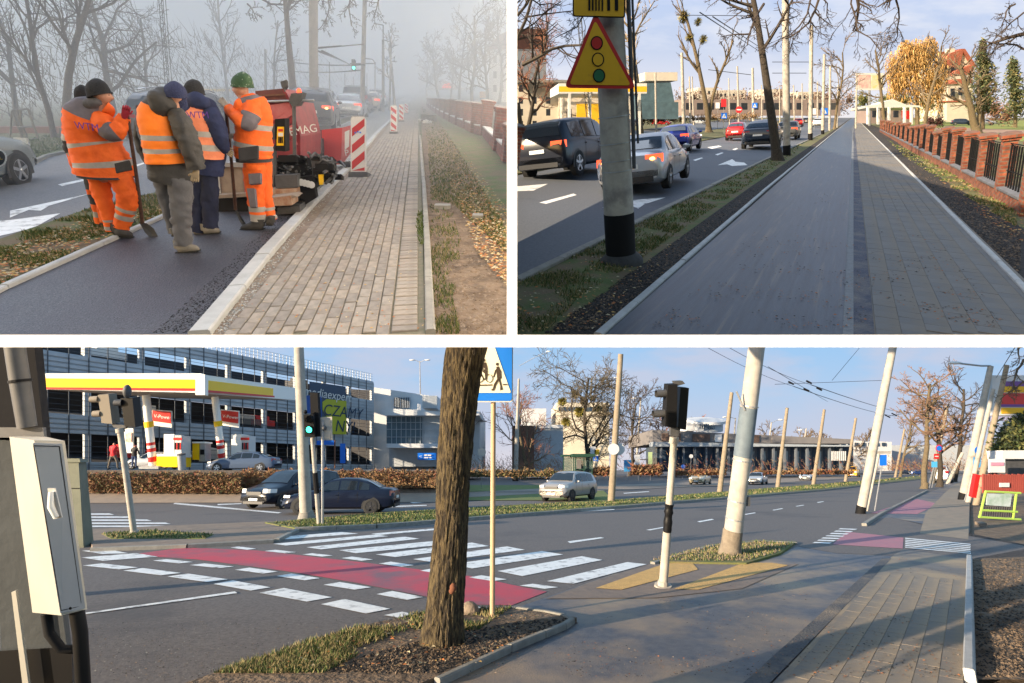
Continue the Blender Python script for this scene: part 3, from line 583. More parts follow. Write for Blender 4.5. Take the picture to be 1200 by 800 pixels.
K(C, 'kerb', [(108, 645), (220, 641), (320, 635), (345, 622.5)], .14, .09, M['kerb_d'], 'worn kerb around the end of the median', side=1, limit=80)
K(C, 'kerb', [(762, 661), (830, 641), (890, 635), (934, 637)], .1, .06, M['kerb_d'], 'kerb of the small island with the concrete pole', side=1, limit=80)
K(C, 'kerb', [(1010, 616), (1030, 603), (1085, 575)], .14, .1, M['kerb_d'], 'kerb at the corner beyond the side road', side=1, limit=80)
tufts(C, 'grass', [(250, 797), (400, 744), (490, 724), (600, 717), (560, 745), (480, 752), (420, 775), (380, 797)], 16000, .045, [M['g1'], M['g2'], M['g3'], M['g3']], 31, e=.06, dens=2.0, label='grass on the island around the leaning tree trunk')
tufts(C, 'grass', [(320, 616), (440, 604), (640, 592), (716, 588), (965, 568), (1080, 558), (965, 573), (716, 594), (440, 617), (350, 621)], 12000, .06, [M['g1'], M['g2'], M['g2'], M['g3']], 32, e=.10, label='sunlit grass of the road median')
tufts(C, 'grass', [(118, 628), (180, 624), (250, 629), (240, 634), (130, 634)], 1500, .06, [M['g2'], M['g1'], M['g3']], 33, e=.08, label='grass patch on the end of the median')
tufts(C, 'grass', [(765, 659), (830, 642), (890, 636), (930, 638), (912, 650), (872, 660)], 2500, .05, [M['g3'], M['g2'], M['soil_l']], 34, e=.05, label='dry grass around the foot of the concrete pole')
clods(C, 'soil_clods', [(380, 797), (430, 775), (500, 755), (600, 735), (670, 729), (640, 745), (515, 797)], 4000, .02, [M['soil'], M['soil_d']], 35, e=.06, label='bare dark soil on the tree island')
clods(C, 'soil_clods', [(1136, 797), (1138, 658), (1200, 655), (1200, 797)], 5000, .02, [M['soil'], M['soil'], M['soil_d']], 36, e=.03, label='bare brown earth right of the pavement')
litter(C, 'fallen_leaves', [(300, 797), (480, 728), (640, 728), (560, 790)], 220, .02, [M['leaf2'], M['leaf'], M['leaf3']], 37, e=.09, label='a few leaves lying on the tree island')
litter(C, 'path_dirt', [(520, 797), (680, 735), (900, 660), (1040, 640), (1130, 660), (1128, 797)], 2600, .011, [M['soil'], M['soil_l'], M['leaf2'], M['soil_d']], 38, e=.03, label='grit and crumbs of earth on the path at the crossing', dens=.9)
litter(C, 'road_grit', [(110, 797), (100, 730), (480, 722), (400, 742), (240, 797)], 900, .009, [M['soil'], M['soil_d'], M['gravel']], 39, e=.006, label='grit along the edge of the carriageway')
mb = MB(); mb.ell(C.G(550, 724)+C.n*.06, (.13, 0, 0), C.fw*.1, C.n*.14, 14, 8); tag(mb.build('soil_heap', M['soil_l'], smooth=50), 'small pile of light soil between tree and sign post', 'heap')
# ================================================================= CARS
PR = {   # t along the length from the nose: (t, belt z, top z, width factor) ; cabin between glass marks
 'sedan': dict(st=[(0, .50, .58, .78), (.02, .60, .68, .88), (.07, .66, .76, .96), (.18, .80, .88, .99), (.29, .88, .96, 1), (.42, .91, 1.38, 1), (.52, .92, 1.44, 1), (.66, .93, 1.42, 1), (.76, .94, 1.30, 1), (.87, .96, 1.04, .99), (.96, .94, 1.02, .95), (.99, .80, .92, .90), (1, .62, .74, .84)],
               ws=(.30, .43), rw=(.74, .865), side=[(.335, .50), (.515, .665), (.68, .775)], low=.22, wh=(.175, .80), wr=.32, hl=(.66, .76), tl=(.74, .94)),
 'suv': dict(st=[(0, .60, .72, .80), (.02, .72, .84, .90), (.06, .84, .96, .97), (.15, .96, 1.05, 1), (.25, 1.02, 1.12, 1), (.37, 1.04, 1.58, 1), (.48, 1.05, 1.68, 1), (.72, 1.07, 1.68, 1), (.90, 1.09, 1.60, .99), (.955, 1.09, 1.46, .97), (.985, 1.06, 1.12, .95), (.995, .82, .95, .92), (1, .62, .74, .86)],
             ws=(.26, .38), rw=(.915, .98), side=[(.31, .48), (.495, .68), (.70, .87)], low=.28, wh=(.19, .80), wr=.37, hl=(.80, .93), tl=(.86, 1.05)),
 'hatch': dict(st=[(0, .52, .62, .80), (.02, .64, .74, .90), (.07, .72, .84, .97), (.18, .86, .94, .99), (.27, .92, 1.0, 1), (.40, .94, 1.42, 1), (.52, .95, 1.50, 1), (.74, .97, 1.48, 1), (.90, .99, 1.38, .98), (.965, .98, 1.14, .96), (.99, .80, .96, .94), (1, .60, .74, .87)],
               ws=(.28, .41), rw=(.905, .965), side=[(.32, .50), (.515, .69), (.71, .86)], low=.22, wh=(.18, .82), wr=.32, hl=(.72, .84), tl=(.80, .98)),
 'coupe_suv': dict(st=[(0, .60, .72, .80), (.02, .72, .84, .90), (.06, .84, .96, .97), (.15, .96, 1.04, 1), (.26, 1.02, 1.11, 1), (.39, 1.05, 1.54, 1), (.50, 1.06, 1.64, 1), (.66, 1.08, 1.60, 1), (.80, 1.10, 1.44, 1), (.93, 1.12, 1.20, .98), (.975, 1.10, 1.15, .96), (.995, .86, 1.0, .93), (1, .62, .76, .87)],
             ws=(.27, .40), rw=(.72, .92), side=[(.32, .50), (.515, .68), (.70, .82)], low=.28, wh=(.19, .81), wr=.38, hl=(.80, .93), tl=(.88, 1.06)),
 'van': dict(st=[(0, .58, .70, .80), (.02, .70, .82, .90), (.07, .82, .92, .97), (.15, .94, 1.02, 1), (.21, 1.00, 1.10, 1), (.36, 1.02, 1.66, 1), (.46, 1.03, 1.76, 1), (.80, 1.05, 1.76, 1), (.93, 1.06, 1.68, .99), (.975, 1.06, 1.30, .97), (.992, .90, 1.05, .95), (1, .62, .76, .88)],
             ws=(.225, .37), rw=(.935, .972), side=[(.27, .46), (.475, .68), (.70, .90)], low=.24, wh=(.165, .79), wr=.34, hl=(.74, .92), tl=(.84, 1.2)),
}
GLASS = mat('car_glass', (.010, .014, .02), rough=.06, spec=.6, coat=.3)
RUB = mat('tyre_rubber', (.018, .018, .018), rough=.85); RIM = mat('alloy_rim', (.45, .46, .48), rough=.3, metal=.8); RIMD = mat('dark_rim', (.05, .05, .055), rough=.35, metal=.5)
HL = mat('headlamp', (.75, .75, .72), rough=.1, coat=1); TLo = mat('tail_lamp', (.35, .01, .012), rough=.15, coat=1); TLn = mat('tail_lamp_on', (.5, .02, .01), rough=.2, emis=(1, .10, .03), es=1.0)
TLh = mat('tail_lamp_glow', (.9, .4, .1), rough=.2, emis=(1, .45, .12), es=3.0)
PLT = mat('number_plate', (.70, .70, .68), rough=.5); TRIM = mat('black_trim', (.02, .02, .021), rough=.5); CHR = mat('chrome', (.6, .6, .6), rough=.2, metal=1); SEAM = mat('panel_gap', (.005, .005, .005), rough=.9)
PAINTS = {}
def paint(name, c, metal=.35, rough=.28):
    if name not in PAINTS: PAINTS[name] = mat(name, c, rough=rough, metal=metal*(max(c[:3]) > .2), coat=.7 if max(c[:3]) > .2 else .35, spec=.5 if max(c[:3]) > .2 else .25)
    return PAINTS[name]
def car(M, style, dim, pm, label, group=None, name='parked_car', lit=0, rim=RIM, trimlow=True, plate=True, detail=True, scale=1.0, glow=False, rails=False):
    Lc, W, H = dim; D = PR[style]; st = D['st']; Ht = max(q[2] for q in st); kz = H/Ht; hw = W/2
    root = thing(name, M, label, 'car' if style != 'van' else 'van', group)
    def ip(t):
        for a, b in zip(st, st[1:]):
            if a[0] <= t <= b[0]:
                f = (t-a[0])/(b[0]-a[0]+1e-9); return [a[i]+(b[i]-a[i])*f for i in range(4)]
        return list(st[-1])
    def ring(t):
        _, zb, zt, w = ip(t); zb *= kz; zt *= kz; w *= hw; x = Lc*(.5-t); lo = D['low']*kz
        cab = max(0, min(1, (zt-zb-.12)/(.35))); wr = w-.07-.17*cab; lo += .10*max(0, (abs(t-.5)-.44)/.06)
        return [(x, 0, lo), (x, w-.14, lo), (x, w-.03, lo+.08), (x, w, lo+.24), (x, w+.012, zb-.20), (x, w-.015, zb-.03), (x, w-.035, zb), (x, wr+.02, zt-.06), (x, wr-.05, zt-.012), (x, wr*.5, zt+.015), (x, 0, zt+.022)]
    ts = []; 
    for a, b in zip(st, st[1:]):
        m = 2 if (b[0]-a[0]) > .06 else 1
        ts += [a[0]+(b[0]-a[0])*k/m for k in range(m)]
    ts.append(1.0); mb = MB(); vs = []
    for t in ts:
        r = ring(t); full = r+[(p[0], -p[1], p[2]) for p in r[-2:0:-1]]; vs += full
    k = len(full); n = len(ts)
    fs = [(i*k+j, (i+1)*k+j, (i+1)*k+(j+1) % k, i*k+(j+1) % k) for i in range(n-1) for j in range(k)]+[tuple(range(k)), tuple((n-1)*k+j for j in range(k-1, -1, -1))]
    mb.add(vs, fs); mb.build('body', pm, root, smooth=38, local=True)
    def P(t, s, v):                       # v 0..1 between belt and roof edge on side s
        r = ring(t); a = Vector(r[6]); b = Vector(r[7]); p = a.lerp(b, v); p.y = (p.y+.012)*s; return p
    for s in (1, -1):
        for (t0, t1) in D['side']:
            m = MB(); nn = 4; pts = []
            for v in (.10, .93):
                row = []
                for i in range(nn+1):
                    t = t0+(t1-t0)*i/nn; zb, zt = ip(t)[1], ip(t)[2]
                    row.append(P(t, s, v if zt-zb > .2 else v*.8))
                pts.append(row)
            # shave the slanted ends
            if t0 == D['side'][0][0]: pts[1][0] = pts[1][0].lerp(pts[1][1], .6)
            for i in range(nn): m.quad(pts[0][i], pts[0][i+1], pts[1][i+1], pts[1][i])
            m.build('side_window', GLASS, root, smooth=30, local=True)
    def T(t, q, off=.012):
        r = ring(t); wr = r[8][1]+.03; y = wr*q; z = r[8][2]+(.03 if abs(q) < .7 else .01); return Vector((r[0][0], y, z+off))
    for nm, (t0, t1), sg in (('windscreen', D['ws'], 1), ('rear_window', D['rw'], -1)):
        m = MB(); qs = (-.94, -.5, 0, .5, .94); rows = [[T(t0+(t1-t0)*i/3, q)+Vector((.012*sg, 0, 0)) for q in qs] for i in range(4)]
        for i in range(3):
            for j in range(4): m.quad(rows[i][j], rows[i][j+1], rows[i+1][j+1], rows[i+1][j])
        m.build(nm, GLASS, root, smooth=30, local=True)
    # wheels
    for wt in D['wh']:
        x = Lc*(.5-wt); wr = D['wr']*kz
        for s in (1, -1):
            y = s*(hw-.01); m = MB(); kk = 20
            arch = [(x+(wr+.055)*math.cos(a), y+s*.014, wr+(wr+.055)*math.sin(a)) for a in [math.pi*i/12 for i in range(13)]]
            arch = [(x+wr+.055, y+s*.014, D['low']*kz)]+arch+[(x-wr-.055, y+s*.014, D['low']*kz)]
            m.poly(arch); m.build('wheel_arch', TRIM, root, local=True)
            m = MB(); prof = [(wr*.62, .018), (wr*.9, .022), (wr, .0), (wr, -.17), (wr*.9, -.2), (wr*.3, -.2)]
            vs = [(x+r_*math.cos(2*math.pi*i/kk), y+s*(o+.005), wr+r_*math.sin(2*math.pi*i/kk)) for r_, o in prof for i in range(kk)]
            m.add(vs, [(a*kk+i, a*kk+(i+1) % kk, (a+1)*kk+(i+1) % kk, (a+1)*kk+i) for a in range(len(prof)-1) for i in range(kk)])
            tw = m.build('wheel', RUB, root, smooth=40, local=True)
            m = MB(); c = Vector((x, y+s*.012, wr)); m.disc(c-Vector((0, s*.04, 0)), (0, s, 0), wr*.64, 18, 1)
            for i in range(5):
                a = 2*math.pi*i/5+.3; d = Vector((math.cos(a), 0, math.sin(a))); e = Vector((-math.sin(a), 0, math.cos(a)))
                m.box(c+d*wr*.32, d*wr*.32, e*wr*.09, (0, .012, 0))
            vs = [(x+r_*math.cos(2*math.pi*i/kk), y+s*.016, wr+r_*math.sin(2*math.pi*i/kk)) for r_ in (wr*.57, wr*.66) for i in range(kk)]
            m.add(vs, [(i, (i+1) % kk, kk+(i+1) % kk, kk+i) for i in range(kk)]); m.ell(c, (wr*.13, 0, 0), (0, .03, 0), (0, 0, wr*.13), 8, 4)
            m.build('rim', [rim, RUB], tw, local=True)
    def patch(nm, t0, t1, z0, z1, yin, mt, off=.012, front=True):   # wraps a body corner
        for s in (1, -1):
            m = MB(); sg = 1 if front else -1
            te = 0.0 if front else 1.0; w = ip(te+(.012 if front else -.012))[3]*hw; xe = Lc*(.5-te)+sg*.008
            wc = ip(t1 if front else t0)[3]*hw+.016; xs = Lc*(.5-(t1 if front else t0))
            a = [(xe-sg*.06, yin*s), (xe-sg*.07, (w-.08)*s), (xe-sg*.16, (w+.02)*s), (xs, wc*s)]
            lo = [Vector((p[0]+sg*off*3, p[1], z0*kz)) for p in a]; hi = [Vector((p[0]+sg*off*2, p[1]*.995, z1*kz)) for p in a]
            for i in range(3): m.quad(lo[i], lo[i+1], hi[i+1], hi[i])
            m.build(nm, mt, root, smooth=40, local=True)
    patch('headlight', 0, .085, D['hl'][0], D['hl'][1], hw*.52, HL, front=True)
    tlm = TLn if lit else TLo
    patch('tail_light', .955, 1, D['tl'][0], D['tl'][1], hw*.50, tlm, front=False)
    m = MB(); xr = -Lc/2-.012; z0 = D['tl'][0]*kz
    if glow:
        for s in (1, -1): m.ell((xr+.02, s*hw*.70, (D['tl'][0]+D['tl'][1])/2*kz), (.02, 0, 0), (0, .07, 0), (0, 0, .04), 8, 6)
        m.build('lamp_bulb', TLh, root, local=True)
    if plate:
        zp = (D['tl'][0]-.06)*kz; m = MB(); m.lbox(xr-.012, xr+.03, -.26, .26, zp-.055, zp+.055); m.build('number_plate', PLT, root, local=True)
        zp = .45*kz; m = MB(); m.lbox(-xr-.035, -xr+.012, -.26, .26, zp-.055, zp+.055); m.build('number_plate', PLT, root, local=True)
    m = MB(); m.lbox(-xr-.05, -xr+.004, -hw*.45, hw*.45, D['hl'][0]*kz-.09, D['hl'][0]*kz+.05); m.build('grille', TRIM, root, local=True)
    m = MB(); m.lbox(-xr-.06, -xr+.006, -hw*.6, hw*.6, .25*kz, .36*kz); m.lbox(xr-.003, xr+.06, -hw*.72, hw*.72, D['low']*kz+.06, D['low']*kz+.2); m.build('bumper_trim', TRIM, root, local=True)
    for s in (1, -1):
        t = D['side'][0][0]+.02; p = P(t, s, .1); m = MB(); m.ell(p+Vector((0, s*.13, .06)), (.06, 0, 0), (0, .10, 0), (0, 0, .065), 8, 6); m.box(p+Vector((0, s*.04, .01)), (.02, 0, 0), (0, .05, 0), (0, 0, .015))
        m.build('wing_mirror', pm, root, smooth=60, local=True)
    if detail:
        m = MB(); H_ = MB()
        for s in (1, -1):
            for t in (D['side'][0][0]-.005, D['side'][0][1]+.008, D['side'][1][1]+.012):
                r = ring(t); a = [Vector((r[i][0], (r[i][1]+.004)*s, r[i][2])) for i in (3, 4, 5)]
                for p, q in zip(a, a[1:]): m.quad(p-Vector((.007, 0, 0)), p+Vector((.007, 0, 0)), q+Vector((.007, 0, 0)), q-Vector((.007, 0, 0)))
            for t in (D['side'][0][1]-.02, D['side'][1][1]-.01):
                r = ring(t); H_.lbox(r[4][0]-.09, r[4][0]+.03, min(s*(r[4][1]-.01), s*(r[4][1]+.03)), max(s*(r[4][1]-.01), s*(r[4][1]+.03)), r[4][2]+.04, r[4][2]+.07)
            r0, r1 = ring(.28), ring(.72)
        m.build('door_gaps', SEAM, root, local=True); H_.build('door_handles', pm, root, local=True)
    if rails:
        m = MB()
        for s in (1, -1):
            m.tube([Vector((ring(t)[8][0], s*(ring(t)[8][1]), ring(t)[8][2]+.05)) for t in (.42, .5, .6, .75, .85)], .018, 5)
        m.build('roof_rails', CHR, root, local=True)
    return root
def carM(P, px, py, ax, ay, lean=.5, off=0.0, ref='centre', L=4.5, e=0.0):
    """car frame: centre ground point (px,py) and heading towards ground point seen at (ax,ay) relative"""
    o = P.G(px, py)+P.n*e
    f = (P.G(ax, ay)-P.G(px, py)); f = (f-P.n*f.dot(P.n)).normalized()
    up = (P.n*(1-lean)+P.u*lean).normalized()
    if ref == 'rear': o = o+f*L/2
    if ref == 'front': o = o-f*L/2
    return frame(o, f, up)
def headM(P, px, py, deg, lean=.5, ref='centre', L=4.5, e=0.0):
    """heading in degrees: 0 = away down the street, 90 = to the right"""
    f = P.road*math.cos(R(deg))+P.side*math.sin(R(deg)); o = P.G(px, py)+P.n*e
    up = (P.n*(1-lean)+P.u*lean).normalized()
    if ref == 'rear': o = o+f*L/2
    if ref == 'front': o = o-f*L/2
    return frame(o, f, up)
# ================================================================= PEOPLE
def cat(pts, sub=4):
    out = []
    for i in range(len(pts)-1):
        p0 = pts[max(i-1, 0)]; p1 = pts[i]; p2 = pts[i+1]; p3 = pts[min(i+2, len(pts)-1)]
        for k in range(sub):
            t = k/sub; out.append([.5*((2*b)+(-a+c)*t+(2*a-5*b+4*c-d)*t*t+(-a+3*b-3*c+d)*t**3) for a, b, c, d in zip(p0, p1, p2, p3)])
    out.append(list(pts[-1])); return out
def loft(P, base, pts, k=22, depth=.62, mats=None, bands=(), sub=7, fold=.05, mb=None, seed=0.0, fs=9.0):
    """cloth-like tube through (px, py, dd, halfwidth px[, depth factor]); bands = [(t0, t1, material index)] along it"""
    mb = mb or MB(); pts = [tuple(p)+(depth,)*(5-len(p)) for p in pts]; cp = cat(pts, sub); C3 = [P.V(base, q[0], q[1], q[2]) for q in cp]
    n = len(cp); rows = []
    for i, q in enumerate(cp):
        c = C3[i]; t = (C3[min(i+1, n-1)]-C3[max(i-1, 0)]).normalized(); view = c.normalized()
        a = t.cross(view)
        if a.length < .2: a = Vector((1, 0, 0))-t*t.x
        a.normalize(); b = a.cross(t).normalized(); r = max(q[3], .3)*c.y/F; row = []
        for j in range(k):
            w = 2*math.pi*j/k; d = a*math.cos(w)+b*math.sin(w)*q[4]; nz = noise.noise((c+d*r)*fs+Vector((seed, 0, 0)))+.5*noise.noise((c+d*r)*fs*2.3+Vector((seed, 7, 0)))
            cr_ = abs(noise.noise(Vector(((c+d*r).x*7, (c+d*r).y*7, (c+d*r).z*17+seed))))
            row.append(c+d*r*(1+fold*nz*2.0-fold*2.2*max(0, .2-cr_)/.2))
        rows.append(row)
    vs = [v for row in rows for v in row]+[C3[0], C3[-1]]; f = []; ms = []
    def mi(i):
        t = i/sub
        for t0, t1, m in bands:
            if t0 <= t < t1: return m
        return 0
    k0 = len(mb.v)
    for i in range(n-1):
        for j in range(k): f.append((i*k+j, i*k+(j+1) % k, (i+1)*k+(j+1) % k, (i+1)*k+j)); ms.append(mi(i+.5))
    for j in range(k): f.append((n*k, (j+1) % k, j)); ms.append(mi(0)); f.append((n*k+1, (n-1)*k+j, (n-1)*k+(j+1) % k)); ms.append(mi(n-1.5))
    mb.v += [tuple(v) for v in vs]; mb.f += [tuple(a+k0 for a in q) for q in f]; mb.m += ms
    return mb
def skin_body(P, base, nodes, edges, m, root, fingers=()):
    """one continuous figure grown over a jointed skeleton: nodes {name: (px, py, dd, r px)}"""
    names = list(nodes); idx = {n: i for i, n in enumerate(names)}
    pos = [P.V(base, *nodes[n][:3]) for n in names]; rad = [nodes[n][3]*p.y/F*(.55 if n[0] in 'kasewhp' and n not in ('head', 'h', 'w', 'f') else 1) for n, p in zip(names, pos)]
    ed = [(idx[a], idx[b]) for a, b in edges]
    for (hn, wn, fl, spread, thumb) in fingers:           # palm node, wrist node, finger length m
        h = pos[idx[hn]]; d = (h-pos[idx[wn]]).normalized(); s = d.cross(h.normalized()).normalized(); b = d.cross(s)
        for i, (o, l) in enumerate(((-1.5, .85), (-.5, 1), (.5, .95), (1.5, .72))):
            a0 = h+s*o*.019*spread+d*.02; a1 = a0+d*fl*.38*l+b*.006; a2 = a1+(d*.55-b*.8)*fl*.33*l; a3 = a2+(-d*.2-b*.9)*fl*.27*l; k = len(pos)
            pos += [a0, a1, a2, a3]; rad += [.011, .010, .0095, .008]; ed += [(idx[hn], k), (k, k+1), (k+1, k+2), (k+2, k+3)]
        k = len(pos); t0 = h+s*thumb*.03-d*.015; pos += [t0, t0+(s*thumb*.7+d*.5-b*.4)*.03, t0+(s*thumb*.5+d*.8-b*.8)*.05]; rad += [.013, .011, .009]; ed += [(idx[hn], k), (k, k+1), (k+1, k+2)]
    me = bpy.data.meshes.new('body'); me.from_pydata([tuple(p) for p in pos], ed, []); ob = bpy.data.objects.new('body_tmp', me); scene.collection.objects.link(ob)
    md = ob.modifiers.new('s', 'SKIN'); md.use_smooth_shade = True; md.branch_smoothing = .3
    for i, v in enumerate(me.skin_vertices[0].data): v.radius = (rad[i], rad[i]); v.use_root = (i == 0)
    sd = ob.modifiers.new('d', 'SUBSURF'); sd.levels = 2; sd.render_levels = 2
    dg = bpy.context.evaluated_depsgraph_get(); dg.update(); me2 = bpy.data.meshes.new_from_object(ob.evaluated_get(dg)); bpy.data.objects.remove(ob)
    me2.name = 'body'; me2.transform(root.matrix_basis.inverted()); me2.materials.clear(); me2.materials.append(m)
    o = bpy.data.objects.new('body', me2); cur['col'].objects.link(o); o.parent = root; return o
def head(P, base, px, py, rpx, root, face, m, tilt=0.0):
    """face direction in image (-1 left .. 1 right) and away; skull, jaw, nose, ears, eyes, mouth as one mesh plus eyes"""
    c = P.V(base, px, py); r = rpx*c.y/F; up = P.u; f = (Vector((face[0], face[1], 0))); f = (f-up*f.dot(up)).normalized(); l = up.cross(f)
    mb = MB(); nu, nv = 18, 14; vs = []
    for i in range(nv+1):
        th = math.pi*i/nv
        for j in range(nu):
            w = 2*math.pi*j/nu; x = math.cos(w)*math.sin(th); y = math.sin(w)*math.sin(th); z = math.cos(th)
            X = x*1.02; Y = y*.80; Z = z*1.18
            if z < -.2: X *= 1-.18*(-z-.2); Y *= 1-.35*(-z-.2)
            if x > .75 and -.35 < z < .1: X += (.30*(1-abs(y)/.35) if abs(y) < .35 else 0)*(1 if z < -.08 else .5)      # nose
            if x > .5 and .05 < z < .3 and .2 < abs(y) < .6: X -= .10                      # eye sockets
            if x > .6 and -.62 < z < -.45 and abs(y) < .4: X += .07                         # lips
            if abs(y) > .88 and -.25 < z < .2: Y *= 1.13                                     # ears
            vs.append(c+(f*X+l*Y+up*Z)*r)
    mb.add(vs, [(i*nu+j, (i+1)*nu+j, (i+1)*nu+(j+1) % nu, i*nu+(j+1) % nu) for i in range(nv) for j in range(nu)])
    mb.tube([c-up*r*.6-f*r*.1, c-up*r*2.0-f*r*.25], [r*.55, r*.62], 10)
    o = mb.build('head', m, root, smooth=60)
    
    for s in (-1, 1):
        e = MB(); e.ell(c+f*r*.86+l*s*.33*r+up*.13*r, f*r*.08, l*r*.13, up*r*.07, 8, 5); e.build('eye', M['black'], o)
    e = MB(); e.ell(c+f*r*.95-up*.52*r, f*r*.06, l*r*.25, up*r*.035, 8, 4); e.build('mouth', mat('lips', (.30, .10, .08)), o)
    return o
def r_fall(d, r): return max(0, 1-Vector((d.x, d.y, 0)).length/(r*.7))
def beanie(P, base, px, py, rx, ry, root, m, tilt=0.0, name='beanie', mb=None):
    c = P.V(base, px, py); s = c.y/F; ax = Vector((1, 0, 0))*rx*s; up = P.u*ry*s; dp = ax.cross(P.u).normalized()*rx*s*1.05
    if tilt: q = Matrix.Rotation(R(tilt), 3, 'Y'); up = q @ up; ax = q @ ax
    mb = MB(); mb.ell(c-up*.15, ax, dp, up*1.1, 36, 16, 0, 0, .56)
    mb.v = [tuple(c+(Vector(v)-c)*(1+.07*noise.noise(Vector(v)*14)+.015*math.cos(18*math.atan2((Vector(v)-c).y, (Vector(v)-c).x)))+P.u*(.09*r_fall(Vector(v)-c, ax.length))*ry*s) for v in mb.v]
    rim = [c-up*.32+ax*1.0*math.cos(w)+dp*1.0*math.sin(w) for w in [2*math.pi*i/18 for i in range(19)]]
    mb.tube(rim, rx*s*.09, 6, caps=False, flat=1.0)
    return mb.build(name, m, root, smooth=70)
def boot(P, base, hx, hy, tx, ty, hpx, root, m, ms):
    a = P.V(base, hx, hy); b = P.V(base, tx, ty); s = a.y/F; mb = MB(); r = hpx*s
    d = (b-a); mb.tube([a-d*.12+P.u*r*.9, a+P.u*r*.85, a+d*.35+P.u*r*.85, a+d*.7+P.u*r*.6, b+P.u*r*.42, b+d*.12+P.u*r*.35], [r*.35, r*.8, r*.85, r*.62, r*.46, r*.2], 12, 0, side=P.u)
    mb.tube([a+P.u*r*.8, a+P.u*r*2.0], [r*.72, r*.74], 12)
    o = mb.build('boot', m, root, smooth=60)
    mb = MB(); n = d.cross(P.u).normalized()*r*.62; mb.hexa([a-d*.16-n, b+d*.14-n*.7, b+d*.14+n*.7, a-d*.16+n, a-d*.16-n+P.u*r*.3, b+d*.14-n*.7+P.u*r*.22, b+d*.14+n*.7+P.u*r*.22, a-d*.16+n+P.u*r*.3]); mb.build('sole', ms, o)
    return o
# ================================================================= PLACE A : people and machine
A.use()
ORG = mat('orange_workwear', (.88, .145, .014), (.74, .105, .01), scale=6, rough=.75, bump=.5, bscale=18, bdist=.02); ORGv = mat('bright_orange_vest', (1.0, .23, .012), (.92, .19, .01), scale=6, rough=.7, bump=.4, bscale=14, bdist=.02)
ORGf = mat('faded_orange_vest', (.80, .25, .12), (.66, .20, .10), scale=6, rough=.8, bump=.4, bscale=14, bdist=.02)
REF = mat('reflective_band', (.36, .34, .31), (.29, .27, .25), scale=12, rough=.5); GRY = mat('grey_yoke_cloth', (.155, .14, .16), (.11, .10, .12), scale=8, rough=.8, bump=.4, bscale=20, bdist=.01)
DGR = mat('charcoal_cloth', (.045, .045, .05), (.03, .03, .034), scale=8, rough=.85); COAT = mat('dark_olive_coat', (.050, .048, .047), (.034, .033, .033), scale=6, rough=.7, bump=.6, bscale=14, bdist=.02)
TRS = mat('grey_work_trousers', (.115, .115, .125), (.095, .095, .105), scale=5, rough=.85, bump=.4, bscale=12, bdist=.03); NAVY = mat('navy_cloth', (.018, .028, .085), (.012, .018, .055), scale=6, rough=.85, bump=.6, bscale=14, bdist=.02)
NAVD = mat('dark_navy_cloth', (.014, .02, .055), (.01, .014, .035), scale=6, rough=.85, bump=.7, bscale=12, bdist=.02)
SKIN = mat('skin', (.48, .25, .17), (.42, .20, .13), scale=20, rough=.55); BNB = mat('black_knit', (.014, .015, .018), (.028, .029, .033), scale=60, rough=.95, bump=.7, bscale=90); BNN = mat('navy_knit', (.02, .025, .07), (.03, .04, .10), scale=60, rough=.95, bump=.7, bscale=90)
BNG = mat('green_speckled_knit', (.03, .07, .035), (.05, .10, .05), scale=8, rough=.95, c3=(.62, .68, .60), s3=28, t3=(.60, .66), bump=.7, bscale=60)
BT = mat('dark_work_boot', (.035, .033, .033), (.06, .055, .05), scale=8, rough=.8); BTG = mat('dusty_grey_boot', (.20, .18, .15), (.13, .12, .10), scale=8, rough=.85); SOLE = mat('boot_sole', (.02, .02, .02), rough=.9)
GLR = mat('dark_red_glove', (.28, .012, .03), rough=.8); GLW = mat('dirty_white_glove', (.42, .37, .31), (.30, .26, .22), scale=30, rough=.9); GLT = mat('tan_glove', (.30, .24, .16), rough=.9)
HOODG = mat('grey_hood_lining', (.12, .115, .125), (.05, .05, .055), scale=10, rough=.9); CYAN = mat('cyan_collar', (.03, .42, .72), rough=.8); LET = mat('violet_lettering', (.10, .03, .30), rough=.7)
def worker(px, py, label):
    b = A.G(px, py)+A.n*.02; return b, thing('person', frame(b, Vector((0, 1, 0)), A.u), label, 'person', 'road workers')
def hand(P, base, w, h, r, root, m, fl=.075, thumb=1, spread=1.0):
    o = skin_body(P, base, {'h': (h[0], h[1], h[2], r), 'w': (w[0], w[1], w[2], r*.8), 'f': ((w[0]*3-h[0])/2, (w[1]*3-h[1])/2, w[2], r*.85)}, [('h', 'w'), ('w', 'f')], m, root, [('h', 'w', fl, spread, thumb)]); o.name = 'glove'; return o
def bodyskel(P, b, root, J, m=SKIN):
    E = [('pelvis', 'chest'), ('chest', 'neck'), ('neck', 'head'), ('chest', 'sl'), ('sl', 'el'), ('el', 'wl'), ('chest', 'sr'), ('sr', 'er'), ('er', 'wr'), ('pelvis', 'hl'), ('hl', 'kl'), ('kl', 'al'), ('pelvis', 'hr'), ('hr', 'kr'), ('kr', 'ar')]
    return skin_body(P, b, J, E, m, root)
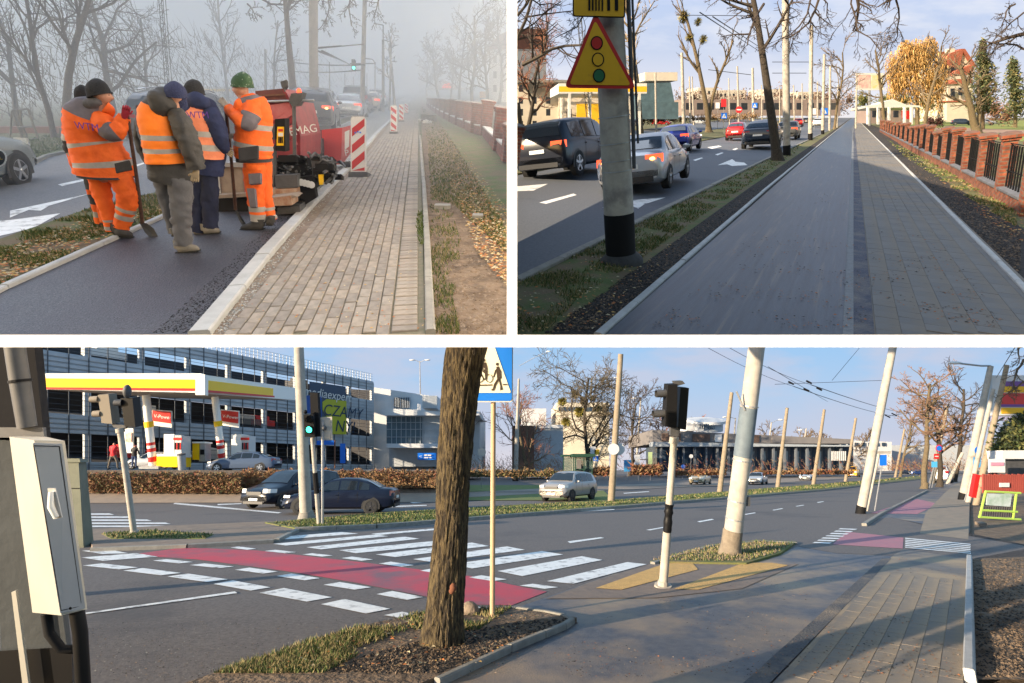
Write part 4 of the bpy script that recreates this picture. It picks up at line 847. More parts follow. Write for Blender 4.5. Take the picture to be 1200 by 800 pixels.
# --- worker 1, back turned, looking right
b, w = worker(142, 281, 'worker in orange with violet letters on his back and black beanie, holding a shovel')
bodyskel(A, b, w, {'pelvis': (124, 205, 0, 12), 'chest': (108, 150, 0, 14), 'neck': (117, 124, 0, 5), 'head': (118, 112, 0, 7), 'sl': (90, 142, 0, 5), 'el': (84, 168, 0, 4), 'wl': (93, 188, .05, 3), 'sr': (122, 142, 0, 5), 'er': (132, 155, 0, 4), 'wr': (145, 138, .02, 3), 'hl': (115, 215, 0, 8), 'kl': (122, 238, 0, 6), 'al': (131, 268, 0, 4), 'hr': (138, 212, 0, 8), 'kr': (149, 238, 0, 6), 'ar': (143, 270, 0, 4)})
loft(A, b, [(114, 206, 0, 11), (118, 222, 0, 10.5), (123, 238, 0, 9), (128, 255, 0, 8), (132, 271, 0, 7.4)], bands=[(3.1, 3.35, 1), (3.6, 3.85, 1)], fold=.07, fs=14).build('trousers_leg', [ORG, REF], w, smooth=60)
loft(A, b, [(139, 204, 0, 13), (147, 222, 0, 12), (149, 238, 0, 10.5), (146, 252, 0, 9.6), (142, 268, 0, 8.6)], bands=[(0.2, .9, 2), (2.45, 2.75, 1), (3.05, 3.3, 1)], fold=.07, fs=14, seed=3).build('trousers_leg', [ORG, REF, ORG], w, smooth=60)
loft(A, b, [(117, 122, 0, 9, .8), (109, 130, 0, 20, .62), (106, 140, 0, 26.5), (107, 152, 0, 27), (111, 166, 0, 27), (117, 180, 0, 28), (122, 195, 0, 29), (125, 208, 0, 28.5, .7)], k=20, bands=[(0, 1.75, 2), (3.95, 4.35, 1), (5.6, 6.0, 1), (6.65, 7.1, 3)], fold=.035, fs=8).build('jacket', [ORG, REF, GRY, DGR], w, smooth=60)
loft(A, b, [(86, 138, 0, 8.5, .9), (83, 152, 0, 8.5, .9), (83, 168, -.02, 8.3, .9), (87, 180, -.02, 8, .9), (94, 190, -.03, 7, .9)], bands=[(1.5, 1.9, 1), (1.9, 2.8, 2), (2.8, 3.15, 1)], fold=.07, fs=14).build('sleeve', [ORG, REF, DGR], w, smooth=60)
loft(A, b, [(114, 134, 0, 10, .9), (122, 145, -.06, 12.5, .9), (130, 154, -.10, 11.5, .9), (136, 153, -.08, 10.5, .9), (142, 145, -.02, 8.5, .9), (146, 137, 0, 6.5, .9)], bands=[(1.6, 2.7, 1)], fold=.06, fs=14).build('sleeve', [ORG, GRY], w, smooth=60)
loft(A, b, [(126, 136, .0, 5), (128, 130, -.02, 6), (123, 126, -.04, 7)], fold=.02).build('collar', ORG, w, smooth=60)
loft(A, b, [(97, 128, -.06, 3.5, .9), (103, 124, -.08, 6, .9), (111, 120, -.07, 6.5, .9), (119, 119, -.03, 4, .9)], fold=.06).build('hood', HOODG, w, smooth=60)
head(A, b, 119, 112, 9.6, w, (.9, .35), SKIN); beanie(A, b, 115, 107, 12, 13.5, w, BNB, tilt=-14)
hand(A, b, (145, 138, -.03), (147, 131, -.04), 4.6, w, GLR, thumb=-1)
boot(A, b, 139, 277, 154, 279.5, 7.5, w, BT, SOLE); boot(A, b, 134, 273, 140, 276, 6, w, BT, SOLE)
mb = MB(); q = [A.V(b, x, y, -.245) for x, y in ((134, 192), (151, 188), (154, 199), (136, 203))]; mb.prism(q, Vector((0, .02, 0))); mb.build('pocket', DGR, w)
X = (A.V(b, 130, 148)-A.V(b, 90, 143)); O = A.V(b, 88.5, 151, -.30); text_mesh('WTM', 'back_lettering', O, X, A.u, .105, LET, w)
# --- worker 2, behind him
b, w = worker(119, 268, 'worker in orange half hidden at far left, black beanie and cyan collar')
bodyskel(A, b, w, {'pelvis': (108, 205, 0, 10), 'chest': (98, 152, 0, 12), 'neck': (96, 128, 0, 4), 'head': (97, 115, 0, 6), 'sl': (88, 145, 0, 4), 'el': (84, 168, 0, 4), 'wl': (90, 190, 0, 3), 'sr': (108, 145, 0, 4), 'er': (112, 168, 0, 4), 'wr': (114, 190, 0, 3), 'hl': (108, 215, 0, 6), 'kl': (113, 240, 0, 5), 'al': (118, 260, 0, 3.5), 'hr': (113, 215, 0, 6), 'kr': (117, 240, 0, 5), 'ar': (122, 262, 0, 3.5)})
loft(A, b, [(96, 128, 0, 8), (98, 140, 0, 18), (100, 165, 0, 20), (104, 190, 0, 19), (106, 205, 0, 17)], k=16, fold=.03).build('jacket', ORG, w, smooth=60)
loft(A, b, [(107, 204, 0, 9), (111, 225, 0, 8), (115, 242, 0, 7), (119, 262, 0, 6.5)], bands=[(.2, .8, 2), (1.2, 1.9, 2), (2.3, 2.6, 1)], fold=.06, fs=14).build('trousers_leg', [ORG, REF, DGR], w, smooth=60)
loft(A, b, [(115, 204, 0, 9), (119, 225, 0, 8), (121, 242, 0, 7), (124, 260, 0, 6.5)], fold=.06, fs=14).build('trousers_leg', [ORG, REF, DGR], w, smooth=60)
loft(A, b, [(92, 131, 0, 7), (93, 124, 0, 7)], fold=.02).build('collar', CYAN, w, smooth=60)
loft(A, b, [(86, 142, 0, 7), (82, 160, 0, 7), (86, 185, 0, 6)], fold=.06).build('sleeve', ORG, w, smooth=60)
head(A, b, 97, 116, 7.6, w, (-.2, 1), SKIN); beanie(A, b, 97, 111.5, 8.6, 11, w, BNB)
boot(A, b, 118, 267, 126, 268, 5.5, w, BT, SOLE); boot(A, b, 150, 260.5, 157, 261, 4.5, w, BT, SOLE)
# --- worker 3, dark coat under orange vest
b, w = worker(214, 298, 'worker from behind in dark coat under bright orange vest, with grey trousers')
bodyskel(A, b, w, {'pelvis': (200, 205, 0, 12), 'chest': (190, 150, 0, 14), 'neck': (196, 124, 0, 5), 'head': (203, 112, 0, 7), 'sl': (170, 142, 0, 5), 'el': (165, 165, 0, 4), 'wl': (174, 190, .05, 3), 'sr': (210, 142, 0, 5), 'er': (220, 165, 0, 4), 'wr': (229, 198, .0, 3), 'hl': (191, 215, .1, 8), 'kl': (198, 244, .1, 6), 'al': (204, 270, .1, 4), 'hr': (212, 212, 0, 8), 'kr': (213, 245, 0, 6), 'ar': (214, 285, 0, 4)})
loft(A, b, [(190, 208, .1, 12), (195, 228, .1, 10.5), (200, 248, .1, 9), (204, 274, .1, 7)], fold=.08, fs=12).build('trousers_leg', TRS, w, smooth=60)
loft(A, b, [(209, 208, -.02, 14), (212, 228, -.02, 12.5), (213, 248, -.02, 11.5), (213, 268, -.02, 10.5), (215, 288, -.02, 9.5)], fold=.09, fs=12, seed=5).build('trousers_leg', TRS, w, smooth=60)
loft(A, b, [(196, 118, 0, 9, .8), (190, 128, 0, 20, .6), (189, 142, 0, 25.5), (191, 160, 0, 25), (195, 176, 0, 24), (199, 192, 0, 24), (200, 205, 0, 24), (200, 214, 0, 22.5)], k=20, fold=.03, fs=8).build('coat', COAT, w, smooth=60)
loft(A, b, [(186, 125.5, -.03, 17, .7), (185, 138, -.03, 21, .72), (188, 152, -.03, 22, .74), (191, 166, -.03, 22.5, .76), (194, 179, -.03, 23, .76), (197, 191, -.03, 23, .78)], k=22, bands=[(2.4, 2.9, 1), (3.6, 4.05, 1)], fold=.025, fs=7).build('vest', [ORGv, REF], w, smooth=60)
loft(A, b, [(170, 134, 0, 7, .9), (165, 150, 0, 7, .9), (164, 165, 0, 7, .9), (169, 180, 0, 6.5, .9), (175, 190, 0, 5.5, .9)], fold=.08, fs=12).build('sleeve', COAT, w, smooth=60)
loft(A, b, [(206, 131, -.05, 10, .9), (213, 146, -.08, 12, .9), (220, 165, -.10, 12, .9), (226, 183, -.10, 11, .9), (231, 199, -.10, 9, .9)], fold=.08, fs=12, seed=4).build('sleeve', COAT, w, smooth=60)
hand(A, b, (230, 201, -.10), (229, 207, -.10), 4.2, w, GLT, thumb=-1)
loft(A, b, [(181, 131, -.08, 5, .7), (185, 127, -.10, 12, .7), (190, 120, -.08, 16.5, .7), (195, 113, -.03, 13, .8), (200, 109, 0, 8, .85)], fold=.05, k=18).build('hood', COAT, w, smooth=60)
head(A, b, 206, 113, 9.0, w, (.6, .8), SKIN); beanie(A, b, 205, 109, 12.5, 12.5, w, BNN, tilt=8)
loft(A, b, [(207, 113, .0, 9), (211, 120, .02, 8), (211, 126, .02, 7)], fold=.03).build('scarf', BNN, w, smooth=60)
boot(A, b, 211, 297, 231, 295, 7.8, w, BTG, SOLE); boot(A, b, 203, 277, 207, 277.5, 4.5, w, BTG, SOLE)
# --- worker 4, navy with faded vest
b, w = worker(243, 276, 'worker in navy jacket with faded orange vest and black beanie, beside the green hat')
bodyskel(A, b, w, {'pelvis': (240, 200, 0, 11), 'chest': (236, 148, 0, 13), 'neck': (229, 120, 0, 4.5), 'head': (227, 108, 0, 6), 'sl': (218, 140, 0, 4), 'el': (217, 165, 0, 4), 'wl': (222, 190, 0, 3), 'sr': (250, 138, 0, 4), 'er': (258, 160, 0, 4), 'wr': (263, 176, 0, 3), 'hl': (233, 212, 0, 7), 'kl': (233, 240, 0, 5.5), 'al': (232, 268, 0, 4), 'hr': (246, 212, 0, 7), 'kr': (246, 240, 0, 5.5), 'ar': (246, 266, 0, 4)})
loft(A, b, [(234, 200, 0, 10), (233, 225, 0, 8.5), (233, 248, 0, 8), (232, 272, 0, 7.5)], fold=.08, fs=12).build('trousers_leg', NAVD, w, smooth=60)
loft(A, b, [(246, 200, 0, 10), (246, 225, 0, 9.5), (246, 248, 0, 9), (247, 268, 0, 8.5)], fold=.09, fs=12, seed=2).build('trousers_leg', NAVD, w, smooth=60)
loft(A, b, [(230, 116, 0, 9, .8), (234, 125, 0, 19, .62), (237, 140, 0, 22), (239, 158, 0, 22), (242, 175, 0, 21), (243, 192, 0, 19), (243, 204, 0, 17.5)], k=20, fold=.04, fs=8).build('jacket', NAVY, w, smooth=60)
loft(A, b, [(236, 127, -.03, 13, .9), (235, 140, -.03, 18, .85), (237, 155, -.03, 20, .82), (239, 170, -.03, 20.5, .8), (240, 184, -.03, 20.5, .8)], k=20, bands=[(1.9, 2.3, 1), (2.85, 3.25, 1)], fold=.03, fs=7).build('vest', [ORGf, REF], w, smooth=60)
loft(A, b, [(245, 129, -.04, 9, .9), (252, 143, -.06, 10.5, .9), (257, 157, -.06, 9.5, .9), (260, 170, -.02, 8, .9), (264, 176, .05, 6, .9)], fold=.07, fs=12).build('sleeve', NAVY, w, smooth=60)
loft(A, b, [(244, 124, -.04, 5, .9), (238, 121, -.08, 9, .85), (230, 119, -.08, 11, .85), (221, 119, -.04, 9, .85)], fold=.05, k=16).build('hood', NAVY, w, smooth=60)
head(A, b, 228, 109, 8.2, w, (.3, .95), SKIN); beanie(A, b, 227.5, 106.5, 10.6, 12.5, w, BNB)
hand(A, b, (264, 176, .05), (267, 178, .05), 3.5, w, GLT)
X = Vector((1, 0, 0)); text_mesh('WTM', 'back_lettering', A.V(b, 220, 139, -.27), X, A.u, .10, LET, w)
boot(A, b, 241, 275, 256, 273.5, 6.5, w, BTG, SOLE); boot(A, b, 229, 276, 236, 275.5, 5.5, w, BTG, SOLE)
# --- worker 5, orange, facing left, green hat
b, w = worker(300, 271, 'worker in orange suit and green speckled knitted hat facing left')
bodyskel(A, b, w, {'pelvis': (300, 192, 0, 11), 'chest': (296, 140, 0, 13), 'neck': (288, 113, 0, 4.5), 'head': (284, 104, 0, 6), 'sl': (302, 128, .15, 4), 'el': (292, 150, .18, 4), 'wl': (280, 160, .15, 3), 'sr': (292, 126, -.05, 4), 'er': (290, 143, -.1, 4), 'wr': (267, 127, 0, 3), 'hl': (298, 205, 0, 7), 'kl': (299, 232, 0, 5.5), 'al': (303, 260, 0, 4), 'hr': (307, 205, .1, 7), 'kr': (311, 232, .1, 5.5), 'ar': (316, 258, .1, 4)})
loft(A, b, [(308, 188, .1, 10), (310, 212, .1, 8.5), (312, 232, .1, 7.5), (315, 247, .1, 7), (318, 258, .1, 6.5)], bands=[(2.75, 3.0, 1), (3.4, 3.8, 1)], fold=.07, fs=14).build('trousers_leg', [ORG, REF], w, smooth=60)
loft(A, b, [(298, 186, 0, 14), (299, 202, 0, 12.5), (299, 222, 0, 11), (301, 242, 0, 9.5), (303, 261, 0, 8.5)], bands=[(3.0, 3.3, 1), (3.5, 3.8, 1), (3.8, 4.1, 2)], fold=.07, fs=14, seed=3).build('trousers_leg', [ORG, REF, DGR], w, smooth=60)
for q in (((291, 204), (305, 203), (305, 215), (292, 216)), ((289, 221), (298, 221), (300, 243), (293, 243))):
    mb = MB(); mb.prism([A.V(b, x, y, -.16) for x, y in q], Vector((0, .05, 0))); mb.build('knee_pocket', GRY, w)
loft(A, b, [(290, 111, 0, 7, .85), (293, 118, 0, 15, .62), (297, 127, 0, 19.5), (297, 142, 0, 20.5), (297, 157, 0, 20.5), (297, 172, 0, 21), (297, 183, 0, 21), (298, 190, 0, 19)], k=20, bands=[(0.4, 1.2, 2), (3.15, 3.6, 1), (4.7, 5.1, 1), (6.3, 7.1, 3)], fold=.035, fs=8).build('jacket', [ORG, REF, GRY, DGR], w, smooth=60)
mb = MB(); mb.prism([A.V(b, x, y, -.255) for x, y in ((279, 174), (302, 171), (302, 186), (280, 189))], Vector((0, .03, 0))); mb.build('pocket', DGR, w)
loft(A, b, [(297, 122, -.03, 10, .9), (295, 134, -.1, 11.5, .9), (290, 143, -.16, 10.5, .9), (281, 140, -.16, 9, .9), (273, 133, -.1, 7.5, .9), (267, 127, -.06, 6, .9)], bands=[(1.2, 2.5, 1)], fold=.06, fs=14).build('sleeve', [ORG, GRY], w, smooth=60)
loft(A, b, [(283, 119, -.06, 5), (281, 123, -.1, 6), (278, 129, -.1, 5)], fold=.02).build('collar', ORG, w, smooth=60)
hand(A, b, (266, 126, -.06), (262, 121, -.06), 4.8, w, GLW, thumb=1)
hand(A, b, (283, 158, -.02), (268, 160, -.02), 3.0, w, GLW)
head(A, b, 282, 105, 8.6, w, (-1, .08), SKIN); beanie(A, b, 284, 97.5, 11.8, 12, w, BNG, tilt=4, name='knitted_hat')
boot(A, b, 306, 270, 285, 270, 6.6, w, BT, SOLE); boot(A, b, 319, 264.5, 313, 264.5, 5.4, w, BT, SOLE)
# --- shovels
def shovel(top, bot, base, blade, label, dd=-.1, r=.019):
    t = thing('shovel', A.G(*base), label, 'shovel', 'long handled shovels'); P0 = A.V(A.G(*base), *top, dd); P1 = A.V(A.G(*base), *bot)
    mb = MB(); mb.tube([P0, P0.lerp(P1, .5)+Vector((.008, 0, 0)), P1], [r, r, r*1.15], 8); mb.build('handle', mat('dirty_wood', (.10, .045, .03), (.055, .028, .02), scale=25, rough=.8), t, smooth=60)
    mb = MB(); q = [A.V(A.G(*base), x, y, -.02) for x, y in blade]; n = len(q); c = sum(q, Vector())/n-Vector((0, -.03, .02)); 
    for i in range(n): mb.add([q[i], q[(i+1) % n], c, q[i]+Vector((0, .01, -.006)), q[(i+1) % n]+Vector((0, .01, -.006)), c+Vector((0, .01, -.006))], [(0, 1, 2), (5, 4, 3), (0, 3, 4, 1)])
    mb.build('blade', M['dgrey'], t)
shovel((148, 128), (167, 262), (172, 279), [(163, 261), (172, 262), (180, 268), (187, 281), (178, 281), (170, 273)], 'shovel with dark blade resting on fresh asphalt, held by the man with violet lettering')
shovel((264, 124), (276, 246), (287, 270), [(275, 245), (278, 247), (289, 264), (292, 269), (287, 270), (280, 258)], 'shovel held by the worker in the green knitted hat')
shovel((161, 125), (166, 134), (214, 290), [(165, 133), (168, 134), (169, 137), (166, 137)], 'end of a shovel handle standing up left of the bright orange vest')
# --- paving machine
PRD = mat('paver_red', (.29, .03, .04), (.20, .02, .03), scale=5, rough=.55, c3=(.12, .03, .035), s3=2, t3=(.55, .75)); PRL = mat('paver_red_light', (.55, .17, .17), (.46, .09, .10), scale=4, rough=.5); PRB = mat('paver_brown_red', (.17, .05, .04), (.10, .03, .03), scale=6, rough=.7)
TAN = mat('stained_board', (.33, .27, .21), (.22, .17, .13), scale=4, rough=.8); PLY = mat('rust_stained_plywood', (.42, .33, .25), (.28, .13, .07), scale=6, rough=.8)
pv = thing('asphalt_paver', A.G(310, 250), 'red asphalt paving machine with an open hopper, black control box and red beacon', 'paving machine')
pb = A.G(310, 250)
def pbox(nm, pts, d0, d1, m, bevel=0, base=None, root=None):
    base = base or pb; mb = MB(); q = [A.V(base, x, y, d0) for x, y in pts]; f = A.road*.92+Vector((0, .1, 0))
    mb.prism(q, f*(d1-d0), 0); return mb.build(nm, m, root or pv)
pbox('chassis', [(256, 196), (352, 190), (350, 236), (256, 236)], .6, 2.6, M['black']); pbox('engine_hood', [(300, 118), (341, 118), (352, 160), (352, 200), (318, 205), (300, 180)], .9, 2.6, PRD)
pbox('hood_panel', [(306, 125), (338, 120), (341, 128), (322, 141), (314, 141)], .85, 1.0, PRL)
for i in range(5): pbox('louvre', [(324+i*1.5, 140+i*8), (342+i*.8, 127+i*9), (344+i*.8, 134+i*9), (326+i*1.5, 146+i*8)], .80, .95, PRL if i % 2 == 0 else PRD)
pbox('hood_side', [(329, 178), (346, 160), (347, 200), (345, 205)], .8, .9, PRD)
o = text_mesh('DEMAG', 'hood_lettering', A.V(pb, 331, 161, .77), Vector((1, 0, .16)), A.u, .16, M['wht'], pv)
pbox('canopy_beam', [(299, 107), (333, 104), (338, 118), (301, 121)], .8, 1.0, PRB); pbox('canopy_beam', [(299, 112), (334, 110), (335, 112), (299, 114)], .77, .8, M['rust'])
pbox('canopy_side', [(333, 104), (341, 119), (338, 121), (331, 106)], .78, 1.6, PRD)
mb = MB(); mb.tube([A.V(pb, 310, 119.5, .6), A.V(pb, 368, 117.8, .6)], .016, 8); mb.build('handrail', M['steel'], pv, smooth=60)
mb = MB(); mb.tube([A.V(pb, 334, 108, .7), A.V(pb, 333, 104, .7)], .012, 6); mb.prism([A.V(pb, x, y, .7) for x, y in ((328.5, 96), (336, 93.8), (336.5, 100.5), (334, 104), (330, 102.5))], Vector((0, .05, 0))); mb.build('mirror', M['dgrey'], pv)
pbox('console', [(341, 110), (355, 108.5), (353, 117), (349, 124), (342, 125), (338, 119)], .5, .75, M['dgrey']); mb = MB(); mb.ell(A.V(pb, 350.5, 108.4, .55), (.035, 0, 0), (0, .035, 0), A.u*.05, 10, 6); mb.build('beacon', M['red_on'], pv, smooth=60)
mb = MB(); mb.tube([A.V(pb, 344.5, 122, .6), A.V(pb, 345.5, 196, .6)], .028, 8); mb.tube([A.V(pb, 321.5, 170, .2), A.V(pb, 322, 226, .2)], .035, 8); mb.build('post', M['dgrey'], pv)
pbox('control_box', [(322, 140), (334, 139), (334.5, 178), (323, 177)], .1, .35, M['black']); pbox('control_panel', [(325, 149), (332.5, 149), (332, 171), (324, 171)], .08, .1, M['yellow'])
pbox('warning_label', [(326, 151.5), (331.5, 151.5), (331.5, 154.5), (326, 154.5)], .07, .08, M['red']); pbox('warning_label', [(326, 156), (331.5, 156), (331.5, 160), (326, 160)], .07, .08, M['wht']); pbox('button_panel', [(316, 146), (322, 146), (322, 164), (316, 164)], .12, .3, M['dgrey'])
for i in range(3): pbox('lever', [(326+i*2, 161), (327+i*2, 161), (327+i*2, 168), (326+i*2, 168)], .055, .08, M['black'])
HD = mat('hopper_inside', (.085, .018, .025), (.05, .02, .025), scale=5, rough=.6)
hb = A.G(385, 200)
def hbox(nm, pts, d0, d1, m): return pbox(nm, pts, d0, d1, m, base=hb)
hbox('hopper_wall', [(346, 158), (377, 152.5), (378, 194), (347, 200)], .3, .4, HD); hbox('hopper_wing', [(377, 152.5), (401, 150), (399.5, 193), (378, 194)], .0, .1, M['red'])
hbox('hopper_end', [(401, 150), (412, 147), (411, 177), (400, 193)], .0, .35, PRL); hbox('hopper_end', [(404, 155), (409.5, 152.5), (409, 172), (404, 176)], -.02, .0, M['wht'])
hbox('hopper_floor', [(352, 190), (400, 192), (410, 178), (372, 176)], .2, .5, M['black']); hbox('deflector', [(396, 191), (409, 190), (412, 196), (404, 196)], -.1, .1, M['black'])
hbox('drive_box', [(366, 163), (377, 163), (378, 195), (367, 195)], -.3, -.05, M['dgrey'])
text_mesh('P', 'hopper_lettering', A.V(hb, 404.5, 183, -.035), Vector((1, .2, .2)), A.u, .18, M['wht'], pv)
# screed
pbox('screed', [(253, 232), (354, 236), (354, 252), (253, 254)], .0, .9, M['black']); pbox('rear_cover', [(254, 200), (300, 196), (300, 232), (254, 232)], .5, .7, M['dgrey'])  # black screed box also stands in for the deep shadow beneath it
pbox('tan_board', [(256, 196.5), (285, 195), (288, 228), (260, 229)], .1, .3, TAN); pbox('tan_board_lid', [(256, 196), (264, 191), (289, 190), (285, 196.5)], .05, .3, M['steel']); pbox('step_plate', [(254, 229), (291, 227), (291, 231), (254, 233)], -.15, .35, TAN)
pbox('white_panel', [(251, 206), (256, 206), (258, 227), (252, 226)], .08, .12, M['wht']); pbox('pink_strut', [(284, 198), (288, 198), (290, 226), (287, 226)], .07, .1, PRL)
pbox('step', [(316, 222), (348, 221), (349, 231), (316, 232)], -.1, .2, PLY); pbox('step', [(314, 233), (341, 230), (342, 241), (314, 242)], -.5, -.1, PLY); pbox('step_tread', [(315, 232), (343, 229), (348, 231), (342, 233)], -.48, -.1, TAN)
pbox('screed_wing', [(322, 206), (348, 205), (349, 220), (323, 221)], -.1, .1, M['dgrey']); pbox('screed_wing', [(325, 244), (351, 241), (352, 250), (325, 252)], -.3, .1, M['dgrey'])
rng = random.Random(5); mb = MB()
for i in range(60):
    x = rng.uniform(312, 396); y = rng.uniform(182, 206); p = A.V(pb, x, y, rng.uniform(.1, .8)); q = A.V(pb, x+rng.uniform(-14, 14), y+rng.uniform(-5, 12), rng.uniform(.1, .8))
    mb.tube([p, p.lerp(q, .5)+Vector((0, 0, rng.uniform(-.05, .06))), q], rng.uniform(.008, .024), 5)
mb.build('hoses', M['dgrey'], pv, smooth=60, kind='stuff')
mb = MB()
for i in range(34):
    x = rng.uniform(312, 396); y = rng.uniform(186, 212); p = A.V(pb, x, y, rng.uniform(.2, .8)); mb.box(p, (rng.uniform(.03, .13), 0, 0), (0, rng.uniform(.03, .1), 0), A.u*rng.uniform(.02, .07))
mb.build('hydraulics', M['black'], pv, kind='stuff')
mb = MB(); mb.tube([A.V(pb, 365, 212, .3), A.V(pb, 369, 232, .3)], .02, 6); mb.tube([A.V(pb, 352, 226, .3), A.V(pb, 368, 222, .3)], .05, 8); mb.build('auger_arm', M['steel'], pv, smooth=60)
pbox('yellow_cylinder', [(373, 205), (378, 205), (378, 217), (374, 217)], .2, .3, M['yellow'])
pbox('side_plate', [(350, 208), (366, 206), (371, 232), (352, 244)], .1, .25, M['black']); pbox('drive_box', [(365, 186), (381, 184), (383, 204), (366, 206)], .3, .5, M['dgrey'])
for i in range(4):
    mb = MB(); mb.tube([A.V(pb, 353+i*4, 214+i, .05), A.V(pb, 353+i*4, 214+i, .11)], .05, 10); mb.build('bolt_cover', M['steel'], pv)
# --- barrier boards
RW = mat('barrier_face', (.82, .82, .80), rough=.45)
def barrier(x0, y0, x1, y1, label, dirn=1):
    base = A.G((x0+x1)/2, y1)+A.n*.04; t = thing('barrier_board', base, label, 'barrier board', 'red and white barrier boards on the pavement'); w = x1-x0; h = y1-y0; yb = y1-h*.10
    mb = MB(); c = [(x0+.10*w, y0), (x1-.10*w, y0), (x1, y0+.035*h), (x1, yb), (x0, yb), (x0, y0+.035*h)]
    mb.prism([A.V(base, *q) for q in c], Vector((0, .05, 0))); mb.build('panel', M['wht'], t)
    mb = MB(); i0, i1 = x0+.08*w, x1-.08*w; a0, a1 = y0+.03*h, yb-.02*h; sp = (a1-a0)/3.15
    for k in range(4):       # slanting red bars clipped to the panel
        ys = a0+sp*(k-.05)*1.0; sl = .62*w/(.62*w)*(i1-i0)*.85
        L = [(i0, ys+sl), (i1, ys), (i1, ys+sp*.5), (i0, ys+sp*.5+sl)] if dirn > 0 else [(i0, ys), (i1, ys+sl), (i1, ys+sl+sp*.5), (i0, ys+sp*.5)]
        pts = []
        for (x, y) in L: pts.append((x, min(max(y, a0), a1)))
        if len({p[1] for p in pts}) > 1: mb.prism([A.V(base, *q, -.006) for q in pts], Vector((0, .004, 0)))
    mb.build('stripe', M['red'], t)
    mb = MB(); mb.prism([A.V(base, *q, -.12) for q in ((x0-.15*w, yb), (x1+.12*w, yb), (x1+.15*w, y1), (x0-.17*w, y1))], Vector((0, .28, .04))); mb.build('foot', M['dgrey'], t)
    mb = MB(); p0 = A.V(base, x0+.3*w, y0+.22*h, -.012)
    for k in range(3): mb.box(A.V(base, x0+(.3+.17*k)*w, y0+.26*h-(k % 2), -.01), (w*.05*base.y/F, 0, 0), (0, .002, 0), (0, 0, w*.05*base.y/F))
    mb.build('sticker', M['blue'], t)
barrier(411, 137, 428.5, 209, 'nearest red and white striped barrier board beside the machine'); barrier(457.5, 124, 465, 158, 'second red and white barrier board standing on the pavement', -1)
barrier(467.5, 122.5, 473, 143.5, 'third barrier board farther along the pavement', -1); barrier(474, 121.5, 478.5, 134, 'most distant barrier board of the row in the mist', -1)
# --- brick fence
BRK = brickmat('red_brick', srgb(128, 66, 50), srgb(98, 50, 42), srgb(110, 92, 84), bw=.26, bh=.085, ms=.014); CAPF = mat('frosty_stone', (.50, .52, .54), (.28, .27, .26), scale=5, rough=.9)
def brick_fence(P, bases, hts, wd, wall, label, bm, cm, capm, gapm=None, group=None):
    """bases: list of pixel feet of pillars from near to far, hts: pixel heights"""
    t = thing('brick_fence', P.G(*bases[0]), label, 'fence', group); pts = []
    for (x, y), h in zip(bases, hts):
        g = P.G(x, y); top = P.V(g, x, y-h); Hh = (top-g).length; pts.append((g, Hh)); f = P.road; s = P.side
        s_ = (s-P.u*s.dot(P.u)).normalized(); f_ = P.u.cross(s_)*-1; f_ = (f-P.u*f.dot(P.u)).normalized()
        MM = frame(g, f_, P.u); o = MB(); w = wd/2; o.lbox(-w, w, -w, w, 0, Hh-.16); o.lbox(-w-.03, w+.03, -w-.03, w+.03, Hh-.16, Hh-.1); o.lbox(-w-.06, w+.06, -w-.06, w+.06, Hh-.1, Hh-.03)
        ob = o.build('pillar', bm, t, local=True); ob.matrix_basis = t.matrix_basis.inverted() @ MM
        o = MB(); j = .02; o.hexa([(-w-.04, -w-.04, 0), (w+.04, -w-.04, 0), (w+.04, w+.04, 0), (-w-.04, w+.04, 0), (-w+.05, -w+.05, j*2.5), (w-.05, -w+.05, j*2), (w-.05, w-.05, j*2.3), (-w+.05, w-.05, j*2)])
        c2 = o.build('pillar_cap', capm, t, local=True); c2.matrix_basis = t.matrix_basis.inverted() @ MM @ Matrix.Translation((0, 0, Hh-.03))
    wl = MB(); cp = MB()
    for (a, ha), (b_, hb_) in zip(pts, pts[1:]):
        d = (b_-a).normalized(); n = d.cross(P.u).normalized()*.12; a0 = a+d*(wd/2+.003); b0 = b_-d*(wd/2+.003); u = P.u*wall
        wl = MB(); wl.hexa([a0-n-P.u*.1, b0-n-P.u*.1, b0+n-P.u*.1, a0+n-P.u*.1, a0-n+u, b0-n+u, b0+n+u, a0+n+u]); wl.build('low_wall', bm, t)
        n2 = n*1.25; u2 = P.u*(wall+.05); cp = MB(); cp.hexa([a0-n2+u, b0-n2+u, b0+n2+u, a0+n2+u, a0-n2+u2, b0-n2+u2, b0+n2+u2, a0+n2+u2]); cp.build('coping', cm, t)
        if gapm:
            gm = MB()
            for k in range(9):
                c = a0.lerp(b0, (k+.5)/9); gm.tube([c+u2, c+P.u*(min(ha, hb_)*.86)], .018, 4)
            for z in (.35, .85): gm.tube([a0+P.u*(wall+(min(ha, hb_)-wall)*z), b0+P.u*(wall+(min(ha, hb_)-wall)*z)], .014, 4)
            gm.build('iron_bars', gapm, t)
    return t
fb = [(597, 190), (585, 177), (568.5, 159), (556.5, 156), (547, 151), (537.5, 147), (529.5, 143), (523, 139.5), (517.5, 136.5), (513, 133.5), (509.5, 131), (506.5, 129), (504, 127.2), (502, 125.6)]
fh = [45, 52, 42, 36, 32, 29, 26.5, 23, 20.5, 18, 15.5, 13.5, 12, 10.5]
old = cur['col']; brick_fence(A, fb, fh, .42, .30, 'row of weathered red brick pillars on a low wall along the grass', BRK, CAPF, mat('pillar_top_dark', (.16, .13, .12), (.30, .29, .29), scale=9))
